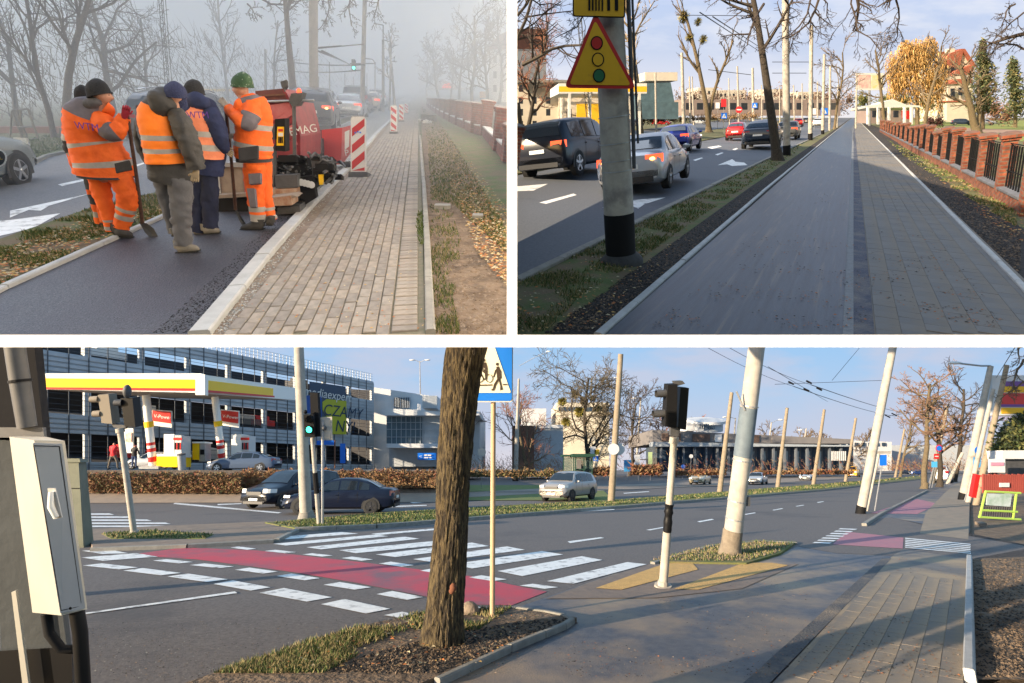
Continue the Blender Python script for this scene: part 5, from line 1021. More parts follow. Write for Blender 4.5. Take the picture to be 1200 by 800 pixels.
# ================================================================= PLACE A : background in the mist
A.use()
def T(P, bx, by, tx, ty, rpx, label, mt, mc, seed=0, top_dd=0.0, group=None, e=0.0, **k):
    b = P.G(bx, by, e); return tree(P, b, P.V(b, tx, ty, top_dd), rpx*b.y/F, label, mt, mc, seed, group=group, **k)
bf, tf = M['bark_f'], M['twig_f']
GA = 'bare trees along the misty road'
T(A, 76, 164, 66, -50, 4.8, 'thick bare tree trunk forking high on the far verge, left of the workers', bf, tf, 3, group=GA, n=(8, 6, 5, 4), lmul=.52, start=.45, ang=(20, 42), wig=.16, trop=.06)
T(A, 64, 163, 20, -30, 3.2, 'bare tree leaning left beside the thick trunk on the far verge', bf, tf, 7, group=GA, n=(9, 6, 5, 3), lmul=.55, start=.2, ang=(15, 40))
T(A, 137, 150, 128, -30, 4, 'spreading bare tree with arching branches behind the man with violet letters', bf, tf, 12, group=GA, n=(10, 7, 6, 4), lmul=.6, start=.25, ang=(35, 75), droop=.05, wig=.25)
T(A, 20, 150, 5, -20, 3, 'hazy bare tree at the far left edge', bf, tf, 15, group=GA, n=(9, 6, 5, 3), start=.25, lmul=.5)
T(A, 178, 140, 165, 20, 2.2, 'small hazy bare tree behind the worker in the dark coat', bf, tf, 16, group=GA, n=(9, 6, 5, 3), start=.2, lmul=.6, ang=(30, 65))
T(A, 268, 128, 268, -5, 1.8, 'slender pale tree with upright twigs above the paving crew', bf, tf, 19, group=GA, n=(12, 7, 5), mx=3, start=.3, lmul=.42, ang=(22, 45), wig=.1)
T(A, 347, 150, 327, -20, 5.2, 'dark smooth trunk leaning left behind the machine', bf, tf, 21, group=GA, n=(4, 6, 5, 3), start=.75, lmul=.5, wig=.07)
T(A, 318, 132, 316, 20, 1.6, 'small misty tree with clumps left of the leaning trunk', bf, tf, 23, group=GA, n=(8, 6, 5), mx=3, start=.25, lmul=.45)
T(A, 463, 128, 468, 35, 1.7, 'crooked bare tree beside the row of poles', bf, tf, 27, group=GA, n=(9, 6, 4), mx=3, start=.3, lmul=.42, wig=.3)
for i, (bx, by, tx, ty, r) in enumerate(((515, 121, 512, 48, 1.6), (553, 124, 556, 18, 2.2), (538, 121, 540, 40, 1.6), (528, 119, 524, 55, 1.2), (572, 124, 575, 30, 2), (500, 117, 499, 60, 1), (585, 122, 590, 20, 2))):
    T(A, bx, by, tx, ty, r, ['round misty tree behind the white tent', 'tall misty tree rising above the brick fence', 'blurred tree between the tent and the tall tree', 'faint small tree left of the tent', 'misty tree beside the pale house', 'faintest tree at the end of the pavement', 'misty tree in front of the pale house'][i], bf, tf, 40+i, group='trees behind the brick fence', n=(12, 8, 6, 4), mx=3, start=.2, lmul=.5, ang=(30, 60))
# twigs hanging into the top of the view
def twigs(P, starts, label, m, seed, e=0.0, base=(0, 0)):
    rng = random.Random(seed); bs = P.G(*base); t = thing('overhanging_branches', P.V(bs, starts[0][0], starts[0][1]), label, 'branches')
    for (x0, y0, x1, y1, r) in starts:
        mb = MB(); a = P.V(bs, x0, y0); b = P.V(bs, x1, y1); grow(mb, mb, a, (b-a).normalized(), r*bs.y/F, (b-a).length, 1, 4, (0, 7, 5, 3), P.u, rng, .3, -.05, .5, (25, 60)); mb.build('branch', m, t, clip=CLIP[P])
    return t
twigs(A, [(300, -10, 330, 40, 1.4), (290, 5, 322, 18, 1), (410, -20, 428, 30, 1.2), (395, -20, 380, 30, 1), (385, 0, 400, 45, .8), (450, -10, 432, 30, .9)], 'drooping bare twigs hanging over the road at the top', tf, 51, base=(360, 150))
# poles
def pole(P, bx, by, tx, ty, r0, r1, label, m, name='concrete_pole', cat='pole', group=None, boot_=0, e=0.0, bm=None):
    b = P.G(bx, by, e); t = P.V(b, tx, ty); s = b.y/F; root = thing(name, b, label, cat, group); mb = MB(); mb.tube([b-P.u*.1, b.lerp(t, .5), t], [r0*s, (r0+r1)/2*s, r1*s], 14); mb.build('shaft', m, root, smooth=60)
    if boot_: mb = MB(); d = (t-b).normalized(); mb.tube([b-P.u*.05, b+d*boot_*s], [r0*s*1.05, r0*s*1.03], 14); mb.build('painted_foot', bm or M['black'], root, smooth=60)
    return root, b, t
GP = 'poles along the misty road'
pole(A, 368, 152, 367, -20, 5, 4.6, 'thick grey concrete pole behind the paving machine', M['conc_f'], group=GP)
r, b, t = pole(A, 424, 140, 428, -20, 2.8, 2.1, 'dark pole right of the green traffic light', M['conc_f'], group=GP, boot_=6)
for a in ((449, 132, 449, 47, 1.7, 1.4, 'pole with a street lamp arm, nearest of the distant row'), (456.5, 130, 458, 62, 1.3, 1.0, 'distant pole with bent lamp arm'), (386.5, 128, 386, 73, .8, .6, 'thin distant mast with crossbar'), (404.5, 122, 404, 87, .6, .5, 'thin faint pole left of the silver car'), (414, 121, 414, 90, .5, .4, 'thinnest faint pole in the mist'),
          (311.5, 133, 311, 58, 1.5, 1.2, 'grey pole left of the leaning trunk'), (345, 128, 345, 70, .9, .8, 'faint pole right of the leaning trunk'), (430, 122, 430, 86, .5, .4, 'faint pole behind the dark pole'), (439.5, 128, 439.5, 73, .8, .6, 'curved lamp post over the beige car'), (240, 125, 237, 72, .8, .6, 'thin pole behind the crew'), (373, 130, 373.4, 90, .8, .7, 'thin black post beside the thick pole')):
    pole(A, *a[:6], a[6], M['conc_f'], group=GP)
def wires(P, segs, label, m, r=.012, base=(0, 0), name='overhead_wires'):
    t = thing(name, ray(segs[0][0], segs[0][1])*segs[0][2], label, 'wires')
    for (x0, y0, Y0, x1, y1, Y1, sag) in segs:
        mb = MB(); a = ray(x0, y0)*Y0; b = ray(x1, y1)*Y1; pts = [a.lerp(b, i/8)-P.u*sag*(1-(i/4-1)**2) for i in range(9)]; mb.tube(pts, r*max(1, (Y0+Y1)/2/18), 3, caps=False); mb.build('wire', m, t)
    return t
wires(A, [(372, 57, 24, 427, 52, 26, 0), (372, 56, 24, 400, 54, 26, 0), (427, 76, 30, 340, 73, 40, .1), (427, 82, 32, 345, 84, 40, .1), (440, 75, 40, 410, 75, 40, 0), (372, 60, 24, 405, 73, 60, 0), (377, 60, 24, 418, 80, 70, 0), (449, 30, 35, 438, 28, 35, 0), (449, 30, 35, 449, 50, 35, 0), (458, 50, 42, 449, 47, 42, 0), (458, 50, 42, 458, 63, 42, 0), (439.5, 76, 45, 436, 70, 45, -.1), (436, 70, 45, 428, 69, 45, 0)], 'tram wires and lamp arms strung across the misty road', M['wire'], .02)
# lattice mast
def lattice(P, bx, by, tx, ty, w0, w1, label, m):
    b = P.G(bx, by); t = P.V(b, tx, ty); s = b.y/F; root = thing('lattice_mast', b, label, 'mast'); mb = MB(); n = 26; X = Vector((1, 0, 0))
    for k in (-1, 1):
        for q in (-1, 1): mb.tube([b+X*k*w0*s+Vector((0, q*w0*s, 0)), t+X*k*w1*s+Vector((0, q*w1*s, 0))], .35*s, 4)
    for i in range(n):
        f0, f1 = i/n, (i+1)/n; p = b.lerp(t, f0); q = b.lerp(t, f1); wa = (w0+(w1-w0)*f0)*s; wb = (w0+(w1-w0)*f1)*s; k = 1 if i % 2 else -1
        mb.tube([p+X*k*wa-Vector((0, wa, 0)), q-X*k*wb-Vector((0, wb, 0))], .3*s, 3)
        mb.tube([q-X*wb-Vector((0, wb, 0)), q+X*wb-Vector((0, wb, 0))], .3*s, 3)
    mb.build('lattice', m, root); return root
lattice(A, 201.5, 150, 188.5, -20, 2.4, 2.2, 'tall narrow lattice mast leaning left behind the crew', M['dgrey'])
# cars in the mist
car(headM(A, 190, 183, 2, .6, 'rear', 4.6), 'suv', (4.6, 1.85, 1.62), paint('charcoal', (.05, .055, .06)), 'dark grey estate car with roof rails seen between the workers', 'cars on the misty road', lit=0, rails=True)
car(headM(A, -104, 232, 0, .6, 'centre', 4.3), 'hatch', (4.3, 1.78, 1.47), paint('silver_green', (.22, .25, .25)), 'silver grey hatchback with a round lettered emblem, cut by the left edge', 'cars on the misty road')
car(headM(A, 407.5, 141.5, 0, .3, 'rear', 4.4), 'sedan', (4.4, 1.72, 1.42), paint('silver', (.50, .52, .54)), 'silver sedan with red lights beside the dark pole', 'cars on the misty road', lit=1)
car(headM(A, 366, 156, -4, .5, 'rear', 4.6), 'suv', (4.6, 1.85, 1.72), paint('charcoal', (.05, .055, .06)), 'dark car with glowing red lights behind the paving machine hopper', 'cars on the misty road', lit=1, glow=True)
car(headM(A, 417, 134, 0, .3, 'rear', 4.6), 'van', (4.8, 1.9, 1.9), paint('dark_blue_grey', (.03, .04, .055)), 'dark van ahead of the silver sedan', 'cars on the misty road', lit=0)
car(headM(A, 433, 131.5, 0, .3, 'rear', 4.4), 'hatch', (4.2, 1.75, 1.5), paint('beige', (.45, .40, .32)), 'beige hatchback under the curved lamp post', 'cars on the misty road', lit=1)
car(headM(A, 441.5, 127, 0, .3, 'rear', 4.4), 'van', (4.4, 1.8, 1.7), paint('white', (.7, .7, .7)), 'white car farthest away in the misty queue', 'cars on the misty road', lit=0)
car(headM(A, 378, 134, 0, .3, 'rear', 4.4), 'hatch', (4.2, 1.75, 1.5), paint('charcoal', (.05, .055, .06)), 'dark hatchback far ahead left of the silver sedan', 'cars on the misty road', lit=1)
e0 = A.G(-82, 212); q = A.V(A.G(14, 222), 15.5, 192, -.01)
mb = MB(); mb.disc(q+Vector((0, -.28, 0)), (0, -1, 0), .155, 24, 0, .004); ro = tag(mb.build('door_emblem', M['wht']), 'round white emblem with yellow letters on the silver grey hatchback', 'emblem')
mb = MB(); mb.disc(Vector((0, -.29, 0))+q, (0, -1, 0), .135, 24, 0, .004); x = mb.build('emblem_field', M['black'], ro); text_mesh('WYL', 'emblem_lettering', q+Vector((-.11, -.30, -.03)), Vector((1, 0, 0)), A.u, .10, M['yellow'], ro)
# street furniture and background of A
b = A.G(427, 137); mb = MB(); t = thing('traffic_light', b, 'traffic light showing green, hung on an arm over the misty road', 'traffic light'); p = A.V(b, 414.5, 77); s = b.y/F
mb.box(p, (1.9*s, 0, 0), (0, .12, 0), A.u*5.2*s); mb.build('housing', M['dgrey'], t); mb = MB(); mb.disc(A.V(b, 414.5, 80, -.16), (0, -1, 0), 1.6*s, 14, 0, .02); mb.build('green_lens', M['green_on'], t); mb = MB(); mb.tube([A.V(b, 415, 75.5), A.V(b, 427, 76.5)], .04, 6); mb.build('arm', M['dgrey'], t)
for (x, y0, y1, by) in ((386, 107, 114, 136), (389.5, 108, 115, 136), (379, 111, 117, 134)):
    b = A.G(x, by); s = b.y/F; t = thing('traffic_light', b, {386: 'middle of three small hazy signals left of the green light', 389.5: 'right one of three small hazy signals left of the green light', 379: 'left one of three small hazy signals left of the green light'}[x], 'traffic light', 'far signals in the mist'); mb = MB(); mb.box(A.V(b, x, (y0+y1)/2), (1.1*s, 0, 0), (0, .1, 0), A.u*3.6*s); mb.build('housing', M['dgrey'], t); mb = MB(); mb.tube([b, A.V(b, x, y1)], .05, 5); mb.build('post', M['dgrey'], t)
b = A.G(30, 166); t = thing('steel_frame', b, 'rusty tubular frame standing on the far grass at the left', 'frame'); mb = MB()
for a, c in (((14, 130), (28, 166)), ((19, 129), (33, 165)), ((33, 128), (45, 164)), ((14, 130), (33, 128)), ((24, 129), (26, 165)), ((20, 150), (38, 149)), ((28, 165), (46, 163)), ((14, 131), (12, 160))): mb.tube([A.V(b, *a), A.V(b, *c, .4)], .035, 5)
mb.build('tubes', M['conc_f'], t)
def block(P, x0, x1, yt, yb, by, dep, m, root=None, name='wall', e=0.0):
    if dep <= .4: by += 1.0
    b = P.G((x0+x1)/2, by, e); q = [P.V(b, x0, yb), P.V(b, x1, yb), P.V(b, x1, yt), P.V(b, x0, yt)]; mb = MB(); mb.prism(q, Vector((0, dep, dep*P.m))); return mb.build(name, m, root)
MW_ = mat('misty_white_wall', (.62, .62, .62), (.54, .54, .54), scale=.6, rough=.8); MYL = mat('dull_yellow_fascia', (.62, .45, .12), rough=.6); MRF = mat('brown_red_roof', (.20, .09, .07), (.15, .07, .05), scale=1, rough=.9); WND = mat('dark_window', (.03, .035, .045), rough=.15)
# pale house in the mist
b = A.G(590, 122); t = thing('house', b, 'pale gabled house fading into the mist above the brick fence', 'house')
block(A, 573, 640, 58, 121, 120, 14, MW_, t); mb = MB(); q = [A.V(A.G(600, 120), x, y) for x, y in ((570, 60), (584, 42), (600, 34), (640, 34), (640, 60))]; mb.prism(q, Vector((0, 14, 6.6))); mb.build('roof', MRF, t)
for (x, y) in ((578, 66), (586, 66), (578, 84), (586, 84), (578, 100), (586, 100)): block(A, x, x+4, y, y+8, 119.7, .2, WND, t, 'window')
t = thing('house', A.G(500, 112), 'low white building blurred behind the faint trees', 'house'); block(A, 491, 508, 82, 110, 112, 10, MW_, t); mb = MB(); mb.prism([A.V(A.G(500, 112), x, y) for x, y in ((489, 84), (499, 78), (510, 84))], Vector((0, 10, 4))); mb.build('roof', MRF, t)
b = A.G(516, 118); t = thing('market_tent', b, 'white canopy tent with a glowing red panel in the mist', 'tent')
mb = MB(); mb.prism([A.V(b, x, y) for x, y in ((498, 104), (508, 98), (519, 94), (530, 98), (541, 103), (541, 105), (498, 106))], Vector((0, 6, 2.8))); mb.build('roof', M['wht'], t)
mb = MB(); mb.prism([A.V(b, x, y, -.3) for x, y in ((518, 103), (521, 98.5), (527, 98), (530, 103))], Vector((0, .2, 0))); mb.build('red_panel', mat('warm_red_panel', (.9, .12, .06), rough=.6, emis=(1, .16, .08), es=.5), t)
for x in (500, 514, 528, 540): mb = MB(); mb.tube([A.V(b, x, 104), A.V(b, x, 118)], .07, 5); mb.build('post', M['wht'], t)
b = A.G(578, 119); t = thing('excavator', b, 'yellow excavator with raised bent boom beyond the brick fence', 'excavator'); YD = mat('excavator_yellow', (.70, .36, .04), rough=.5)
mb = MB(); mb.prism([A.V(b, x, y) for x, y in ((562, 108), (570, 108), (570, 115), (562, 115))], Vector((0, 2, 1))); mb.build('body', YD, t); mb = MB(); mb.prism([A.V(b, x, y) for x, y in ((571, 104), (577, 104), (577, 114), (571, 114))], Vector((0, 1.6, .8))); mb.build('cab', WND, t)
mb = MB(); mb.tube([A.V(b, 573, 110), A.V(b, 578, 98), A.V(b, 586, 90)], [.35, .32, .25], 6); mb.tube([A.V(b, 586, 89), A.V(b, 590, 98), A.V(b, 588, 108)], [.25, .2, .15], 6); mb.build('boom', YD, t); mb = MB(); mb.prism([A.V(b, x, y) for x, y in ((562, 115), (578, 115), (577, 119), (563, 119))], Vector((0, 2, 1))); mb.build('track', M['black'], t)
# debris by the fence
b = A.G(503, 143); t = thing('pallet', b, 'dark heap of boards lying in the earth strip', 'pallet'); 
for i in range(5): mb = MB(); mb.prism([A.V(b, x, y, .05*i) for x, y in ((493, 134.5+i*1.6), (511, 135.5+i*1.6), (511, 136.6+i*1.6), (493, 135.6+i*1.6))], Vector((0, .5, .2))); mb.build('board', M['dgrey'], t)
mb = MB(); rng = random.Random(2)
for i in range(14): p = A.V(A.G(499, 145), rng.uniform(491, 505), rng.uniform(141, 146)); mb.ell(p, (.10, 0, .03), (0, .12, 0), (0, 0, .05), 6, 4)
tag(mb.build('plastic_sheet', M['wht']), 'crumpled pale plastic sheeting beside the boards', 'plastic sheet')
for (x, y, w_) in ((519, 243, 9), (560, 255, 6)):
    b = A.G(x, y+2); s = b.y/F; mb = MB(); mb.box(b+A.n*.03, (w_*s, .01, 0), A.fw*.08, A.n*.035); tag(mb.build('stone_slab', M['kerb_d']), 'flat broken slab of concrete lying on the grass' if x < 540 else 'small stone on the dug earth', 'stone')
mb = MB(); rb = A.G(537, 140); mb.tube([A.V(rb, 525, 116), A.V(rb, 524, 132)], .03, 5); tag(mb.build('marker_post', M['yellow']), 'thin yellow marker post left of the brick fence', 'post') if 0 else None
# blurred station canopy and hedge line far left
t = thing('fuel_station', A.G(250, 124), 'cream and white fuel station canopy blurred in the mist', 'fuel station'); block(A, 236, 268, 102, 108, 126, 6, M['wht'], t, 'canopy'); block(A, 236, 268, 104.5, 107.5, 125.6, .3, MYL, t, 'fascia'); block(A, 240, 262, 108, 124, 124, 5, MW_, t)
for x in (245, 258): block(A, x, x+1.6, 108, 126, 126, .5, M['wht'], t, 'column')
t = thing('low_wall', A.G(110, 150), 'low brownish red wall beyond the far grass', 'wall'); block(A, -60, 175, 149, 157, 158, .5, mat('misty_red_wall', (.22, .12, .10), rough=.9), t)
rng = random.Random(77); mb = MB()
for i in range(3800):
    x = rng.uniform(-60, 470); yb = 150-(x/470)*38+rng.uniform(-4, 2); yb = max(yb, 108); b = A.G(x, yb); hh = rng.uniform(.2, 5.5)*(.5+.5*noise.noise(Vector((x*.03, 0, 0)))+.5); p = b+A.u*hh; s = rng.uniform(.5, 1.4); d = Vector((rng.uniform(-1, 1), rng.uniform(-1, 1), rng.uniform(-.3, 1.6)))
    mb.add([p, p+d*s, p+Vector((.05, 0, .02))], [(0, 1, 2)])
tag(mb.build('far_thicket', tf, clip=CLIP[A]), 'blurred thicket of bushes along the far side in the mist', None, None, 'stuff')
# mist: a closed body of air that fills the foggy view
hz = MB(); n0, f0 = 7.2, 320.0
P8 = [ray(-400, 399)*n0, ray(599.5, 399)*n0, ray(599.5, 399)*f0, ray(-400, 399)*f0, ray(-400, -300)*n0, ray(599.5, -300)*n0, ray(599.5, -300)*f0, ray(-400, -300)*f0]
hz.hexa([P8[0], P8[1], P8[2], P8[3], P8[4], P8[5], P8[6], P8[7]])
hm = bpy.data.materials.new('mist'); hm.use_nodes = True; N = hm.node_tree.nodes; N.remove(N['Principled BSDF']); pvn = N.new('ShaderNodeVolumePrincipled'); pvn.inputs['Density'].default_value = .0155; pvn.inputs['Color'].default_value = (.90, .95, 1, 1); pvn.inputs['Anisotropy'].default_value = .1
hm.node_tree.links.new(pvn.outputs[0], N['Material Output'].inputs['Volume']); tag(hz.build('haze', hm), None, None, None, 'stuff')

# ================================================================= PLACE B : things
B.use()
bk, tw, bd, td = M['bark'], M['twig'], M['bark_d'], M['twig_d']
GB = 'roadside trees of the sunny view'
def glass_car_list():
    G_ = 'cars driving away on the road'
    car(headM(B, 632, 212, 1, .75, 'rear', 4.85), 'suv', (4.85, 1.93, 1.77), paint('black_blue', (.012, .015, .024)), 'black large off road car at the left edge, nearest of the moving cars', G_, lit=1)
    car(headM(B, 737, 229, -5, .75, 'rear', 4.5), 'sedan', (4.5, 1.76, 1.42), paint('champagne', (.42, .43, .45)), 'silver sedan with glowing tail lights half behind the sign pole', G_, lit=1, glow=True)
    car(headM(B, 787, 179.5, -2, .5, 'rear', 4.2), 'hatch', (4.2, 1.75, 1.45), paint('deep_blue', (.012, .03, .26)), 'deep blue hatchback ahead of the silver sedan', G_, lit=1)
    car(headM(B, 860, 165.5, -2, .35, 'rear', 3.6), 'hatch', (3.6, 1.45, 1.43), paint('bright_red', (.50, .015, .02)), 'small bright red hatchback in the left lane', G_, lit=0)
    car(headM(B, 886, 176, 0, .4, 'rear', 4.8), 'coupe_suv', (4.8, 1.86, 1.66), paint('blue_black', (.02, .03, .05)), 'black sloping roofed car left of the dark tree trunk', G_, lit=0)
    car(headM(B, 919, 164.5, 0, .3, 'rear', 4.5), 'sedan', (4.5, 1.8, 1.5), paint('charcoal', (.05, .055, .06)), 'dark car between the dark trunk and the concrete pole', G_, lit=1)
    car(headM(B, 934, 148.5, 0, .2, 'rear', 4.2), 'hatch', (4.2, 1.8, 1.5), paint('bright_red', (.50, .015, .02)), 'distant red car on the road beyond the pole', G_, lit=1, detail=False)
    car(headM(B, 957, 149.5, 0, .2, 'rear', 4.2), 'hatch', (4.2, 1.8, 1.6), paint('white', (.7, .7, .7)), 'distant white car nearest the crossing sign', G_, lit=1, detail=False)
    car(headM(B, 944, 146, 0, .2, 'rear', 4.2), 'suv', (4.2, 1.8, 1.6), paint('charcoal', (.05, .055, .06)), 'distant dark car between the red and the white ones', G_, lit=1, detail=False)
glass_car_list()
# main pole
b = B.G(728, 309); s = b.y/F; t = thing('concrete_pole', b, 'thick concrete pole with black painted base carrying the yellow warning sign', 'pole'); top = B.V(b, 711, -40)
ax = (top-b).normalized()
def ap(y): return B.V(b, 728+(711-728)*(309-y)/(349), y)
mb = MB(); mb.tube([ap(250), ap(120), top], [16.5*s, 15.5*s, 13*s], 24); mb.build('shaft', M['concrete'], t, smooth=60)
mb = MB(); mb.tube([ap(300), ap(250)], [17*s, 16.9*s], 24); mb.build('painted_sleeve', M['black'], t, smooth=60)
mb = MB(); mb.tube([ap(313), ap(306), ap(303), ap(297)], [25*s, 25*s, 24*s, 17.5*s], 24); mb.build('plinth', mat('black_plinth', (.03, .03, .03), (.05, .05, .05), scale=9, rough=.85), t, smooth=40)
for y in (137, 168, 188, 200): mb = MB(); mb.tube([ap(y+.6), ap(y-.6)], [16.6*s, 16.6*s], 24, caps=False); mb.build('steel_strap', M['steel'], t)
mb = MB(); mb.tube([ap(201)+Vector((.20, -.1, 0)), ap(150)+Vector((.205, -.1, 0)), ap(-20)+Vector((.21, -.08, 0))], .024, 8); mb.tube([ap(172)+Vector((.26, -.1, 0)), ap(-20)+Vector((.26, -.05, 0))], .014, 6); mb.build('cable_conduit', M['dgrey'], t, smooth=60)
sb = ap(105); sp = sb-Vector((0, .26, 0))
def SP(x, y, dd=0.0): return B.V(b, x, y, -.30+dd)
def rpoly(pts, r, n=5):
    out = []
    for i, p in enumerate(pts):
        a = pts[i-1]; c = pts[(i+1) % len(pts)]; da = ((a[0]-p[0]), (a[1]-p[1])); dc = ((c[0]-p[0]), (c[1]-p[1])); la = math.hypot(*da); lc = math.hypot(*dc)
        A_ = (p[0]+da[0]/la*r, p[1]+da[1]/la*r); C_ = (p[0]+dc[0]/lc*r, p[1]+dc[1]/lc*r)
        for k in range(n+1):
            u = k/n; out.append(((1-u)**2*A_[0]+2*u*(1-u)*p[0]+u*u*C_[0], (1-u)**2*A_[1]+2*u*(1-u)*p[1]+u*u*C_[1]))
    return out
t = thing('warning_sign', SP(700, 80), 'yellow triangular sign with red border and three coloured discs, on the concrete pole', 'traffic sign')
def flat(pts, dd, m, nm, root, th=.006, P=None, fn=None):
    mb = MB(); fn = fn or SP; q = [fn(x, y, dd) for x, y in pts]; mb.prism(q, q[0].normalized()*th); return mb.build(nm, m, root)
SY = mat('sign_yellow', (.72, .40, .012), (.66, .36, .01), scale=3, rough=.45, c3=(.45, .25, .03), s3=6, t3=(.62, .8))
flat(rpoly([(697.5, 14), (661, 103.5), (746, 104.5)], 8), .012, M['red'], 'border', t, .012); flat(rpoly([(697.5, 24), (667, 99.5), (739.5, 100.5)], 5), .0, SY, 'face', t, .008)
SRD = mat('sign_red', (.45, .012, .012), rough=.45); SGN = mat('sign_green', (.01, .13, .055), rough=.45)
for (x, y, m) in ((699.3, 50.8, SRD), (700.8, 70.2, SY), (702, 89, SGN)):
    flat([(x+7.3*math.cos(i*.2618), y+8.3*math.sin(i*.2618)) for i in range(24)], -.008, M['black'], 'disc_rim', t, .004); flat([(x+5.9*math.cos(i*.2618), y+6.9*math.sin(i*.2618)) for i in range(24)], -.014, m, 'disc', t, .004)
t = thing('text_plate', SP(700, 10), 'yellow rectangular plate with black lettering at the top of the sign pole', 'traffic sign')
flat(rpoly([(671, -14), (733, -14), (732.5, 21.5), (671, 20)], 3), .0, M['black'], 'edge', t, .01); flat(rpoly([(672.5, -12), (731.3, -12), (731, 19.8), (672.5, 18.4)], 2.4), -.01, SY, 'face', t, .008)

for x0, x1 in ((689.5, 691.8), (693.6, 695.6), (697.5, 699.3), (701.2, 702.8), (705, 706.8), (711.5, 715), (720.5, 724.5)): flat([(x0, -8), (x1, -8), (x1, 12.9), (x0, 12.9)], -.02, M['black'], 'letter_stroke', t, .004)
# trees
T(B, 609, 160, 617, -60, 5.2, 'large dark tree with drooping branches at the left edge', bd, td, 61, group=GB, n=(11, 8, 6, 4), lmul=.62, start=.2, ang=(30, 70), droop=.06, wig=.25, extra=None)
T(B, 617, 158, 640, 40, 2.6, 'second thin dark trunk beside the large tree at the left edge', bd, mat('rust_leaves_twig', (.22, .09, .05), rough=.9), 62, group=GB, n=(12, 8, 7, 3), lmul=.55, start=.2, ang=(30, 70))
T(B, 751, 161, 747, -30, 3.4, 'tall slim tree with pale upright twigs behind the silver sedan', bk, mat('pale_twig', (.36, .28, .18), rough=.9), 65, group=GB, n=(14, 8, 5, 3), lmul=.36, start=.3, ang=(22, 48), wig=.1)
def mistle(P, base, pts, label, root=None, m=None):
    m = m or mat('mistletoe', (.34, .27, .05), (.22, .20, .05), scale=20, rough=.9); rng = random.Random(9)
    for (x, y, r) in pts:
        c = P.V(base, x, y); rr = r*base.y/F; mb = MB()
        for i in range(700):
            d = Vector((rng.gauss(0, 1), rng.gauss(0, 1), rng.gauss(0, 1))).normalized(); p = c+d*rr*rng.uniform(.1, 1); k = rr*.22; e = d.orthogonal().normalized()*k*.5
            mb.add([p-e, p+e, p+d*k*1.6], [(0, 1, 2)])
        mb.build('mistletoe_ball', m, root)
t = T(B, 831, 156, 812, 10, 3.2, 'forked tree carrying yellow balls of mistletoe on the median', bk, tw, 68, group=GB, n=(7, 5, 4, 3), lmul=.4, start=.35, ang=(12, 35), wig=.08)
mistle(B, B.G(831, 156), [(801, 20, 6), (818, 26, 4), (808, 44, 4.5), (824, 47, 4.5)], '', t)
T(B, 829, 156, 842, 45, 2.6, 'right hand stem of the mistletoe tree', bk, tw, 69, group=GB, n=(6, 5, 4), mx=3, lmul=.35, start=.45, ang=(12, 35))
T(B, 911, 189, 888, -30, 5.6, 'near black tree trunk curving up beside the concrete pole', bd, td, 71, group=GB, n=(5, 7, 6, 4), lmul=.42, start=.62, ang=(40, 75), wig=.05, droop=.05)
T(B, 978, 152, 980, 60, 1.6, 'bare tree far along the path edge', bk, tw, 72, group=GB, n=(10, 7, 5), mx=3, lmul=.5, start=.25)
T(B, 1037, 150, 1036, 55, 2, 'thin trunk in front of the white pavilion', bk, tw, 73, group=GB, n=(10, 7, 5), mx=3, lmul=.4, start=.35)
T(B, 1083, 153, 1083, 58, 2.1, 'thin bare tree in front of the golden willow', bk, tw, 74, group=GB, n=(10, 7, 5), mx=3, lmul=.42, start=.3)
T(B, 1145, 158, 1128, 75, 4, 'pale trunk leaning left in front of the conifer', bk, tw, 75, group=GB, n=(6, 6, 5), mx=3, lmul=.55, start=.3, ang=(20, 50))
T(B, 1146, 158, 1168, 90, 2.6, 'pale limb leaning right in front of the conifer', bk, tw, 76, group=GB, n=(6, 6, 5), mx=3, lmul=.5, start=.3)
twigs(B, [(965, -20, 960, 60, 1.6), (1000, -15, 985, 80, 1), (945, -20, 975, 65, 1.2), (920, 0, 945, 30, 1), (1000, -10, 1020, 30, 2), (1060, -5, 1015, 20, 3), (1050, 0, 1062, 55, 1)], 'dark drooping twigs hanging over the cycle path', td, 81, base=(930, 190))
twigs(B, [(1200, 40, 1160, 60, 2.2), (1190, 5, 1160, 25, 1), (1210, 60, 1172, 40, 1.2), (1200, 15, 1150, 50, 1)], 'dark branches reaching in from the right edge', td, 83, base=(1190, 200))
twigs(B, [(895, 5, 860, 60, 1.5), (880, 40, 850, 30, 1), (700, -10, 640, 40, 1)], 'thin bare twigs beside the black trunk', td, 84, base=(911, 190))
